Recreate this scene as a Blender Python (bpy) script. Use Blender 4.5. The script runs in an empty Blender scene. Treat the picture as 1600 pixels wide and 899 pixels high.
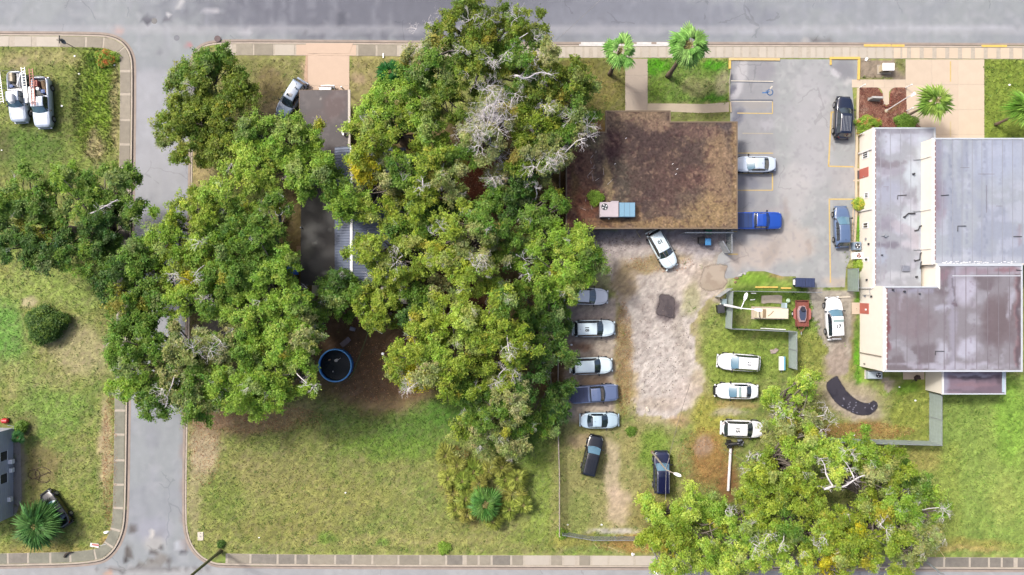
import bpy, bmesh, math, random
import numpy as np
from mathutils import Vector, Matrix, geometry
C = bpy.context.scene.collection
SC = bpy.context.scene
R = math.radians
rng = np.random.default_rng(7)
random.seed(7)

# ------------------------------------------------------------------ camera, light, exposure
CAMH = 80.0
cam = bpy.data.cameras.new("camera"); cam.lens = 24.0; cam.sensor_width = 36.0
cam.clip_end = 2000.0; cam.clip_start = 1.0
camo = bpy.data.objects.new("camera", cam); camo.location = (0, 0, CAMH); C.objects.link(camo)
SC.camera = camo
SUN_EL, SUN_AZ = R(50), R(-52)
w = bpy.data.worlds.new("World"); SC.world = w; w.use_nodes = True
nt = w.node_tree; sky = nt.nodes.new('ShaderNodeTexSky'); sky.sky_type = 'NISHITA'; sky.sun_disc = False
sky.sun_elevation = SUN_EL; sky.sun_rotation = SUN_AZ % (2*math.pi); sky.dust_density = 6.0; sky.air_density = 0.7
nt.links.new(sky.outputs[0], nt.nodes['Background'].inputs[0]); nt.nodes['Background'].inputs[1].default_value = 0.15
sun = bpy.data.lights.new("sun", 'SUN'); sun.energy = 2.0; sun.angle = R(7); sun.color = (1.0, 0.975, 0.93)
suno = bpy.data.objects.new("sun", sun); C.objects.link(suno)
tosun = Vector((math.sin(SUN_AZ)*math.cos(SUN_EL), math.cos(SUN_AZ)*math.cos(SUN_EL), math.sin(SUN_EL)))
suno.rotation_euler = tosun.to_track_quat('Z', 'Y').to_euler(); suno.location = (-60, 60, 60)
SC.view_settings.view_transform = 'Standard'; SC.view_settings.look = 'None'; SC.view_settings.gamma = 1.0
SC.view_settings.use_curve_mapping = False
SC.view_settings.exposure = 1.04
K = 0.55

# ------------------------------------------------------------------ helpers
U = 1/13.3333
def P(px, py, h=0.0):
    s = (CAMH-h)/CAMH*U
    return Vector(((px-800)*s, (449.5-py)*s))
def lin(c):
    c = np.asarray(c, float)/255.0
    return np.where(c <= 0.04045, c/12.92, ((c+0.055)/1.055)**2.4)
def alb(c, k=None):
    v = lin(c)*(K if k is None else k)
    return (float(v[0]), float(v[1]), float(v[2]), 1.0)

def tag(o, label=None, cat=None, group=None, kind=None):
    if label: o['label'] = label
    if cat: o['category'] = cat
    if group: o['group'] = group
    if kind: o['kind'] = kind
    return o
def empty(name, loc=(0, 0, 0), rz=0.0, label=None, cat=None, group=None):
    o = bpy.data.objects.new(name, None); C.objects.link(o); o.empty_display_size = 0.3
    o.location = loc if len(loc) == 3 else (loc[0], loc[1], 0); o.rotation_euler = (0, 0, rz)
    return tag(o, label, cat, group)
def link(name, me, parent=None, loc=None, rot=None):
    o = bpy.data.objects.new(name, me); C.objects.link(o)
    if parent is not None: o.parent = parent
    if loc is not None: o.location = loc
    if rot is not None: o.rotation_euler = rot
    return o

class MB:
    def __init__(s): s.v = []; s.f = []; s.m = []; s.mats = []; s.cur = 0
    def mat(s, m):
        if m not in s.mats: s.mats.append(m)
        s.cur = s.mats.index(m); return s
    def add(s, vs, fs):
        n = len(s.v); s.v += [tuple(v) for v in vs]
        for f in fs: s.f.append([n+i for i in f]); s.m.append(s.cur)
        return s
    def box(s, x0, x1, y0, y1, z0, z1, b=0.0, M=None):
        if x0 > x1: x0, x1 = x1, x0
        if y0 > y1: y0, y1 = y1, y0
        if b > 0:
            vs = [(x0, y0, z0), (x1, y0, z0), (x1, y1, z0), (x0, y1, z0),
                  (x0, y0, z1-b), (x1, y0, z1-b), (x1, y1, z1-b), (x0, y1, z1-b),
                  (x0+b, y0+b, z1), (x1-b, y0+b, z1), (x1-b, y1-b, z1), (x0+b, y1-b, z1)]
            fs = [(3, 2, 1, 0), (0, 1, 5, 4), (1, 2, 6, 5), (2, 3, 7, 6), (3, 0, 4, 7),
                  (4, 5, 9, 8), (5, 6, 10, 9), (6, 7, 11, 10), (7, 4, 8, 11), (8, 9, 10, 11)]
        else:
            vs = [(x0, y0, z0), (x1, y0, z0), (x1, y1, z0), (x0, y1, z0), (x0, y0, z1), (x1, y0, z1), (x1, y1, z1), (x0, y1, z1)]
            fs = [(3, 2, 1, 0), (0, 1, 5, 4), (1, 2, 6, 5), (2, 3, 7, 6), (3, 0, 4, 7), (4, 5, 6, 7)]
        if M is not None: vs = [M @ Vector(v) for v in vs]
        return s.add(vs, fs)
    def prism(s, pts, z0, z1, taper=None):
        n = len(pts); vs = [(p[0], p[1], z0) for p in pts]+[(p[0], p[1], z1) for p in (taper or pts)]
        a = sum(pts[i][0]*pts[(i+1) % n][1]-pts[(i+1) % n][0]*pts[i][1] for i in range(n))
        fs = [[i, (i+1) % n, n+(i+1) % n, n+i] for i in range(n)]+[list(range(n, 2*n)), list(range(n-1, -1, -1))]
        if a < 0: fs = [f[::-1] for f in fs]
        return s.add(vs, fs)
    def tube(s, pts, r, n=6, r1=None, cap=True):
        pts = [Vector(p) for p in pts]; k = len(pts); rings = []
        vs = []
        for i, p in enumerate(pts):
            d = (pts[min(i+1, k-1)]-pts[max(i-1, 0)])
            if d.length < 1e-9: d = Vector((0, 0, 1))
            d.normalize()
            a = Vector((0, 0, 1)) if abs(d.z) < 0.9 else Vector((1, 0, 0))
            u = d.cross(a).normalized(); vv = u.cross(d)
            if isinstance(r, (list, tuple)): rr = r[i]
            else: rr = r if r1 is None else r+(r1-r)*i/(k-1)
            for j in range(n):
                t = 2*math.pi*j/n; vs.append(p+u*(math.cos(t)*rr)+vv*(math.sin(t)*rr))
        fs = []
        for i in range(k-1):
            for j in range(n):
                a = i*n+j; b = i*n+(j+1) % n; fs.append((a, b, b+n, a+n))
        if cap: fs.append(tuple(range(n-1, -1, -1))); fs.append(tuple(range((k-1)*n, k*n)))
        return s.add(vs, fs)
    def cyl(s, x, y, z0, z1, r, n=16, r1=None):
        return s.tube([(x, y, z0), (x, y, z1)], r, n, r1)
    def disc(s, x, y, z, r, n=24):
        return s.add([(x+r*math.cos(2*math.pi*i/n), y+r*math.sin(2*math.pi*i/n), z) for i in range(n)], [list(range(n))])
    def build(s, name, parent=None, smooth=False, loc=None, rot=None):
        me = bpy.data.meshes.new(name); me.from_pydata(s.v, [], s.f)
        for m in s.mats: me.materials.append(m)
        if len(s.mats) > 1: me.polygons.foreach_set('material_index', s.m)
        if smooth: me.polygons.foreach_set('use_smooth', [True]*len(s.f))
        me.update()
        return link(name, me, parent, loc, rot)

# ------------------------------------------------------------------ noise (numpy)
def vnoise(x, y, seed=0):
    xi = np.floor(x).astype(np.int64); yi = np.floor(y).astype(np.int64); xf = x-xi; yf = y-yi
    def h(a, b):
        n = (a*374761393+b*668265263+seed*1442695041) & 0xffffffff
        n = ((n ^ (n >> 13))*1274126177) & 0xffffffff
        return ((n ^ (n >> 16)) & 0xffffff)/float(0xffffff)
    u = xf*xf*(3-2*xf); v = yf*yf*(3-2*yf)
    return (h(xi, yi)*(1-u)+h(xi+1, yi)*u)*(1-v)+(h(xi, yi+1)*(1-u)+h(xi+1, yi+1)*u)*v
def fbm(x, y, seed=0, o=4):
    s = 0; a = 0.5; t = 0
    for i in range(o):
        s = s+a*vnoise(x*2**i, y*2**i, seed+i*17); t += a; a *= 0.55
    return s/t
def sstep(a, b, x):
    t = np.clip((x-a)/(b-a), 0, 1); return t*t*(3-2*t)
def inpoly(x, y, poly):
    c = np.zeros(x.shape, bool); n = len(poly)
    for i in range(n):
        x0, y0 = poly[i]; x1, y1 = poly[(i+1) % n]
        if y0 == y1: continue
        m = ((y0 > y) != (y1 > y)) & (x < (x1-x0)*(y-y0)/(y1-y0)+x0)
        c ^= m
    return c
def dseg(x, y, pts):
    d = np.full(x.shape, 1e9)
    for (x0, y0), (x1, y1) in zip(pts[:-1], pts[1:]):
        dx, dy = x1-x0, y1-y0; L = dx*dx+dy*dy+1e-9
        t = np.clip(((x-x0)*dx+(y-y0)*dy)/L, 0, 1)
        d = np.minimum(d, np.hypot(x-x0-t*dx, y-y0-t*dy))
    return d
def paint(px, py, base, ops, seed=3, warp=9.0, ws=30.0):
    """colour each point from soft patches; px,py in photograph pixels at ground scale; colours as sRGB"""
    wx = px+(fbm(px/ws, py/ws, seed)-.5)*2*warp+(fbm(px/7, py/7, seed+5, 2)-.5)*warp*.7
    wy = py+(fbm(px/ws, py/ws, seed+9)-.5)*2*warp+(fbm(px/7, py/7, seed+6, 2)-.5)*warp*.7
    col = np.array(base, float)*np.ones(px.shape+(3,)) if np.ndim(base) == 1 else base.copy()
    for i, o in enumerate(ops):
        if o[0] == 'b':
            _, cx, cy, rx, ry, ang, c, s = o[:8]; soft = o[8] if len(o) > 8 else .5
            a = R(ang); dx = wx-cx; dy = wy-cy
            u = (dx*math.cos(a)+dy*math.sin(a))/rx; v = (-dx*math.sin(a)+dy*math.cos(a))/ry
            d = np.sqrt(u*u+v*v)+(fbm(px/12, py/12, seed+31+i, 3)-.5)*.5
            m = (1-sstep(1-soft, 1+soft*.4, d))*s
        elif o[0] == 'p':
            _, poly, c, s = o[:4]
            m = inpoly(wx, wy, poly)*s*np.clip(1.15+.8*(fbm(px/9, py/9, seed+41+i, 3)-.5), 0, 1)
        elif o[0] == 'r':
            _, x0, x1, y0, y1, c, s = o[:7]; e = o[7] if len(o) > 7 else 3.
            m = sstep(x0-e, x0+e, wx)*(1-sstep(x1-e, x1+e, wx))*sstep(y0-e, y0+e, wy)*(1-sstep(y1-e, y1+e, wy))*s
        elif o[0] == 'l':
            _, pts, wd, c, s = o[:5]
            q = (wx, wy) if len(o) < 6 else (px, py)
            m = (1-sstep(wd*.6, wd*1.2, dseg(q[0], q[1], pts)))*s
        elif o[0] == 'n':
            _, sc, lo, hi, c, s = o[:6]; sx = o[6] if len(o) > 6 else 1.; sy = o[7] if len(o) > 7 else 1.
            m = sstep(lo, hi, fbm(px/sc*sx, py/sc*sy, seed+51+i, 4))*s
        m = np.clip(m, 0, 1)[..., None]
        col = col*(1-m)+np.array(c, float)*m
    return col
def set_col(me, rgb_srgb, k=None, raw=False):
    a = me.color_attributes.new("Col", 'FLOAT_COLOR', 'POINT')
    v = rgb_srgb if raw else lin(np.clip(rgb_srgb, 0, 255))*(K if k is None else k)
    out = np.ones((len(me.vertices), 4), np.float32); out[:, :3] = v
    a.data.foreach_set('color', out.ravel())

def np_mesh(name, V, F, mats, smooth=False):
    me = bpy.data.meshes.new(name); n = len(V); k = F.shape[1]; m = len(F)
    me.vertices.add(n); me.vertices.foreach_set('co', V.astype(np.float32).ravel())
    me.loops.add(m*k); me.loops.foreach_set('vertex_index', F.astype(np.int32).ravel())
    me.polygons.add(m); me.polygons.foreach_set('loop_start', np.arange(0, m*k, k, dtype=np.int32))
    try: me.polygons.foreach_set('loop_total', np.full(m, k, np.int32))
    except Exception: pass
    if smooth: me.polygons.foreach_set('use_smooth', np.ones(m, bool))
    for q in mats: me.materials.append(q)
    me.update(calc_edges=True); me.validate()
    return me
def grid_mesh(name, xs, ys, z, mats):
    X, Y = np.meshgrid(xs, ys); nx = len(xs); ny = len(ys)
    Z = z(X, Y) if callable(z) else np.full(X.shape, z)
    V = np.stack([X.ravel(), Y.ravel(), Z.ravel()], 1)
    i = np.arange(nx*ny).reshape(ny, nx)
    F = np.stack([i[:-1, :-1].ravel(), i[:-1, 1:].ravel(), i[1:, 1:].ravel(), i[1:, :-1].ravel()], 1)
    return np_mesh(name, V, F, mats), V
def px_of(V, h=0.0):
    s = CAMH/((CAMH-h)*U)
    return V[:, 0]*s+800, 449.5-V[:, 1]*s
def sheet(name, poly, z, res, colfn, m, parent=None, k=None):
    """flat sheet over a polygon (world metres), triangulated and coloured per vertex"""
    b = []; n = len(poly)
    for i in range(n):
        p, q = Vector(poly[i][:2]), Vector(poly[(i+1) % n][:2]); c = max(1, int((q-p).length/res))
        c = min(c, 400)
        b += [p.lerp(q, j/c) for j in range(c)]
    xs = [p.x for p in b]; ys = [p.y for p in b]
    gx = np.arange(min(xs)+res*.5, max(xs), res); gy = np.arange(min(ys)+res*.5, max(ys), res)
    X, Y = np.meshgrid(gx, gy); X = X.ravel()+rng.uniform(-.2, .2, X.size)*res; Y = Y.ravel()+rng.uniform(-.2, .2, Y.size)*res
    bp = [(p.x, p.y) for p in b]
    keep = inpoly(X, Y, bp) & (dseg(X, Y, bp+[bp[0]]) > res*.35)
    pts = b+[Vector((x, y)) for x, y in zip(X[keep], Y[keep])]
    r = geometry.delaunay_2d_cdt(pts, [], [list(range(len(b)))], 1, 1e-5)
    V = np.array([(p.x, p.y, z) for p in r[0]]); F = np.array([f for f in r[2]])
    a, bb, c = V[F[:, 0]], V[F[:, 1]], V[F[:, 2]]
    cr = (bb-a)[:, 0]*(c-a)[:, 1]-(bb-a)[:, 1]*(c-a)[:, 0]
    F[cr < 0] = F[cr < 0][:, ::-1]
    me = np_mesh(name, V, F, [m])
    X2, Y2 = px_of(V, z)
    set_col(me, colfn(X2, Y2), k)
    return link(name, me, parent)
def rect_px(x0, y0, x1, y1, h=0.0):
    a = P(x0, y0, h); b = P(x1, y1, h)
    return [(a.x, b.y), (b.x, b.y), (b.x, a.y), (a.x, a.y)]
def polyP(pts, h=0.0): return [tuple(P(x, y, h)) for x, y in pts]
def offset_path(pts, d):
    """offset a polyline (world) to its left by d"""
    out = []; n = len(pts)
    for i in range(n):
        a = Vector(pts[max(i-1, 0)]); b = Vector(pts[min(i+1, n-1)]); t = (b-a).normalized()
        out.append((pts[i][0]-t.y*d, pts[i][1]+t.x*d))
    return out
def smooth_path(pts, it=2):
    for _ in range(it):
        q = [pts[0]]
        for a, b in zip(pts[:-1], pts[1:]):
            q += [(a[0]*.75+b[0]*.25, a[1]*.75+b[1]*.25), (a[0]*.25+b[0]*.75, a[1]*.25+b[1]*.75)]
        pts = q+[pts[-1]]
    return pts
def strip(mb, a, b, z0, z1, bev=0.02):
    """solid strip between two equally long polylines"""
    n = len(a); vs = []
    for i in range(n):
        p = Vector(a[i]); q = Vector(b[i]); d = (q-p).normalized()*bev
        vs += [(p.x, p.y, z0), (p.x, p.y, z1-bev), (p.x+d.x, p.y+d.y, z1), (q.x-d.x, q.y-d.y, z1), (q.x, q.y, z1-bev), (q.x, q.y, z0)]
    fs = []
    for i in range(n-1):
        for j in range(5):
            k = i*6+j; fs.append((k, k+1, k+7, k+6))
    fs += [(5, 4, 3, 2, 1, 0), tuple((n-1)*6+j for j in range(6))]
    # make the top face point up
    v = [Vector(vs[i]) for i in fs[2]]
    if (v[1]-v[0]).cross(v[2]-v[0]).z < 0: fs = [f[::-1] for f in fs]
    return mb.add(vs, fs)

# ------------------------------------------------------------------ materials
def new_mat(name):
    m = bpy.data.materials.new(name); m.use_nodes = True
    return m, m.node_tree, m.node_tree.nodes['Principled BSDF']
def _noise(nt, scale, detail=3, rough=.6, coord='Object', stretch=None):
    tc = nt.nodes.new('ShaderNodeTexCoord'); n = nt.nodes.new('ShaderNodeTexNoise')
    n.inputs['Scale'].default_value = scale; n.inputs['Detail'].default_value = detail; n.inputs['Roughness'].default_value = rough
    if stretch:
        mp = nt.nodes.new('ShaderNodeMapping'); mp.inputs['Scale'].default_value = stretch
        nt.links.new(tc.outputs[coord], mp.inputs[0]); nt.links.new(mp.outputs[0], n.inputs['Vector'])
    else: nt.links.new(tc.outputs[coord], n.inputs['Vector'])
    return n.outputs['Fac']
def _math(nt, op, a, b=None, c=None):
    n = nt.nodes.new('ShaderNodeMath'); n.operation = op
    for i, v in enumerate((a, b, c)):
        if v is None: continue
        if hasattr(v, 'is_output'): nt.links.new(v, n.inputs[i])
        else: n.inputs[i].default_value = v
    return n.outputs[0]
def _scale(nt, col, fac):
    n = nt.nodes.new('ShaderNodeVectorMath'); n.operation = 'SCALE'
    if hasattr(col, 'is_output'): nt.links.new(col, n.inputs[0])
    else: n.inputs[0].default_value = col[:3]
    nt.links.new(fac, n.inputs['Scale']); return n.outputs[0]
def _bump(nt, bs, h, strength, dist=.05):
    b = nt.nodes.new('ShaderNodeBump'); b.inputs['Strength'].default_value = strength; b.inputs['Distance'].default_value = dist
    nt.links.new(h, b.inputs['Height']); nt.links.new(b.outputs[0], bs.inputs['Normal'])
def mat(name, col, rough=.7, amp=.15, scale=4.0, bump=0.0, metal=0.0, coat=0.0, spec=.5, rnd=0.0, k=None, raw=None, stretch=None):
    m, nt, bs = new_mat(name); c = alb(col, k) if raw is None else (*raw, 1)
    f = _noise(nt, scale, 4, .65, 'Object', stretch)
    v = _math(nt, 'MULTIPLY_ADD', f, amp*2, 1-amp)
    if rnd:
        oi = nt.nodes.new('ShaderNodeObjectInfo'); v = _math(nt, 'MULTIPLY', v, _math(nt, 'MULTIPLY_ADD', oi.outputs['Random'], rnd*2, 1-rnd))
    nt.links.new(_scale(nt, c, v), bs.inputs['Base Color'])
    bs.inputs['Roughness'].default_value = rough; bs.inputs['Metallic'].default_value = metal
    bs.inputs['Specular IOR Level'].default_value = spec
    if coat: bs.inputs['Coat Weight'].default_value = coat; bs.inputs['Coat Roughness'].default_value = .04
    if bump: _bump(nt, bs, _noise(nt, scale*6, 4), bump)
    return m
def mat_attr(name, rough=.9, fine=(6, .25), mid=(1.2, .12), bump=.3, spec=.3, trans=0.0, speck=0.0, stretch=None, dist=.05):
    m, nt, bs = new_mat(name)
    at = nt.nodes.new('ShaderNodeAttribute'); at.attribute_name = 'Col'
    f1 = _noise(nt, fine[0], 4, .7); f2 = _noise(nt, mid[0], 3, .6, 'Object', stretch)
    v = _math(nt, 'MULTIPLY', _math(nt, 'MULTIPLY_ADD', f1, fine[1]*2, 1-fine[1]), _math(nt, 'MULTIPLY_ADD', f2, mid[1]*2, 1-mid[1]))
    if speck:
        tc = nt.nodes.new('ShaderNodeTexCoord'); vo = nt.nodes.new('ShaderNodeTexVoronoi'); vo.inputs['Scale'].default_value = 9
        nt.links.new(tc.outputs['Object'], vo.inputs['Vector'])
        sp = _math(nt, 'MULTIPLY_ADD', _math(nt, 'LESS_THAN', vo.outputs['Distance'], .22), -speck, 1)
        v = _math(nt, 'MULTIPLY', v, sp)
    nt.links.new(_scale(nt, at.outputs['Color'], v), bs.inputs['Base Color'])
    bs.inputs['Roughness'].default_value = rough; bs.inputs['Specular IOR Level'].default_value = spec
    if bump: _bump(nt, bs, f1, bump, dist)
    return m
def mat_leaf(name, rough=.5, tr=.46):
    m, nt, bs = new_mat(name)
    at = nt.nodes.new('ShaderNodeAttribute'); at.attribute_name = 'Col'
    f = _noise(nt, 3.0, 2); v = _math(nt, 'MULTIPLY_ADD', f, .4, .8); c = _scale(nt, at.outputs['Color'], v)
    nt.links.new(c, bs.inputs['Base Color']); bs.inputs['Roughness'].default_value = rough
    bs.inputs['Specular IOR Level'].default_value = .25
    t = nt.nodes.new('ShaderNodeBsdfTranslucent'); nt.links.new(c, t.inputs[0])
    mx = nt.nodes.new('ShaderNodeMixShader'); mx.inputs[0].default_value = tr
    nt.links.new(bs.outputs[0], mx.inputs[1]); nt.links.new(t.outputs[0], mx.inputs[2])
    nt.links.new(mx.outputs[0], nt.nodes['Material Output'].inputs[0])
    return m

M_ground = mat_attr('ground_soil', .95, (5, .38), (.9, .16), .6, .1)
def mat_road(name):
    m = mat_attr(name, .88, (22, .20), (.5, .08), .25, .25); nt = m.node_tree; bs = nt.nodes['Principled BSDF']
    tc = nt.nodes.new('ShaderNodeTexCoord'); nz = nt.nodes.new('ShaderNodeTexNoise'); nz.inputs['Scale'].default_value = .7; nz.inputs['Detail'].default_value = 5
    nt.links.new(tc.outputs['Object'], nz.inputs['Vector']); ad = nt.nodes.new('ShaderNodeVectorMath'); ad.operation = 'MULTIPLY_ADD'
    nt.links.new(nz.outputs['Color'], ad.inputs[0]); ad.inputs[1].default_value = (1.6, 1.6, 0); nt.links.new(tc.outputs['Object'], ad.inputs[2])
    vo = nt.nodes.new('ShaderNodeTexVoronoi'); vo.feature = 'DISTANCE_TO_EDGE'; vo.inputs['Scale'].default_value = .22; nt.links.new(ad.outputs[0], vo.inputs['Vector'])
    mk = _math(nt, 'GREATER_THAN', _noise(nt, .13, 2), .56)
    cr = _math(nt, 'MULTIPLY', _math(nt, 'LESS_THAN', vo.outputs['Distance'], .012), mk)
    old = bs.inputs['Base Color'].links[0].from_socket
    nt.links.new(_scale(nt, old, _math(nt, 'MULTIPLY_ADD', cr, -.17, 1)), bs.inputs['Base Color']); return m
M_road = mat_road('asphalt')
M_roof = mat_attr('roof_gravel', .95, (7, .42), (1.5, .2), .5, .2)
M_membrane = mat_attr('roof_membrane', .55, (3, .10), (1.0, .10), .1, .4, stretch=(1.2, .15, 1))
M_conc_attr = mat_attr('concrete_sheet', .9, (8, .10), (.8, .08), .15, .3)
M_mulch = mat_attr('mulch', .95, (10, .5), (2, .2), .8, .1)
M_leaf = mat_leaf('leaf')
M_grass = mat_leaf('grass_blade', .7, .3)
M_slab = mat('concrete_slab', (178, 168, 152), .9, .16, 2.2, .2, rnd=.08)
M_slab_old = mat('weathered_slab', (128, 122, 108), .92, .35, 1.6, .3, rnd=.22)
M_kerb = mat('kerb_concrete', (176, 166, 150), .9, .22, 1.6, .2)
M_yellow = mat('yellow_paint', (222, 188, 95), .7, .22, 3)
M_line = mat('worn_yellow_line', (205, 180, 115), .8, .3, 3)
M_whitep = mat('white_paint', (235, 233, 228), .6, .12, 2, k=.8)
M_white = mat('white_metal', (232, 232, 232), .45, .05, 2, k=.75)
M_cream = mat('cream_stucco', (222, 215, 202), .85, .08, 1.2, .15, k=.72)
M_black = mat('black_plastic', (28, 28, 30), .5, .1, 5)
M_dark = mat('dark_metal', (55, 56, 60), .55, .15, 5)
M_grey = mat('galvanized_metal', (165, 170, 176), .4, .1, 5, metal=.35)
M_brownred = mat('rust_red', (140, 78, 66), .85, .25, 6, .2)
M_red = mat('faded_red_paint', (194, 108, 94), .6, .15, 4)
M_wood = mat('weathered_wood', (140, 115, 85), .85, .25, 6, .2)
M_bark = mat('grey_bark', (125, 115, 105), .95, .3, 6, .4)
M_twig = mat('bare_branch', (206, 200, 200), .9, .2, 5, .2, k=.70)
M_tyre = mat('tyre_rubber', (30, 30, 32), .9, .2, 8)
M_rim = mat('wheel_rim', (170, 172, 178), .35, .1, 4, metal=.5)
M_glass = mat('tinted_glass', (38, 52, 62), .06, .05, 2, spec=.9, coat=1.0)
M_glass_blue = mat('windscreen_glass', (100, 140, 160), .08, .12, 1.5, spec=.8, coat=.6, k=.5)  # blue base colour carries the reflected sky
M_lamp_glass = mat('headlight_glass', (205, 210, 215), .12, .08, 8, k=.7)
M_taillight = mat('tail_light', (150, 25, 25), .25, .1, 6)
M_orange = mat('orange_plastic', (225, 120, 60), .6, .1, 4)
M_blue = mat('blue_plastic', (35, 90, 170), .45, .12, 4)
M_rimblue = mat('pool_wall_blue', (30, 124, 214), .35, .08, 4, k=.7)
M_green = mat('green_plastic', (40, 120, 90), .5, .1, 4)
M_tan = mat('tan_metal', (205, 190, 160), .6, .08, 4)
M_water = mat('dark_water', (24, 32, 38), .25, .05, 1.2, spec=.3)
M_puddle = mat('muddy_water', (118, 108, 98), .12, .12, .8, spec=.6)
# ------------------------------------------------------------------ setting: ground, roads, kerbs, pavements
L1 = [(-1400, 50), (-400, 51), (0, 53), (150, 54), (176, 57), (194, 67), (206, 86), (208, 110), (206, 300), (199, 620), (197, 800), (192, 836), (176, 866), (150, 882), (0, 885), (-400, 887), (-1400, 890)]
L2 = [(3000, 78), (1600, 72), (1140, 70), (850, 70), (560, 67), (400, 66), (345, 66), (318, 70), (303, 83), (299, 105), (298, 300), (291, 620), (288, 800), (291, 838), (304, 864), (326, 880), (350, 885), (1000, 887), (1600, 890), (3000, 895)]
def smooth_corner(L, a, b, it=2): return L[:a]+smooth_path(L[a:b], it)+L[b:]
L1s = smooth_corner(L1, 2, 15, 3); L2s = smooth_corner(L2, 5, 18, 3)
ROADPOLY = [(-1400, -95), (3000, -95)]+L2s+[(3000, 1000), (-1400, 1000)]+L1s[::-1]
LOT_L = L1s; LOT_R = L2s

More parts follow.
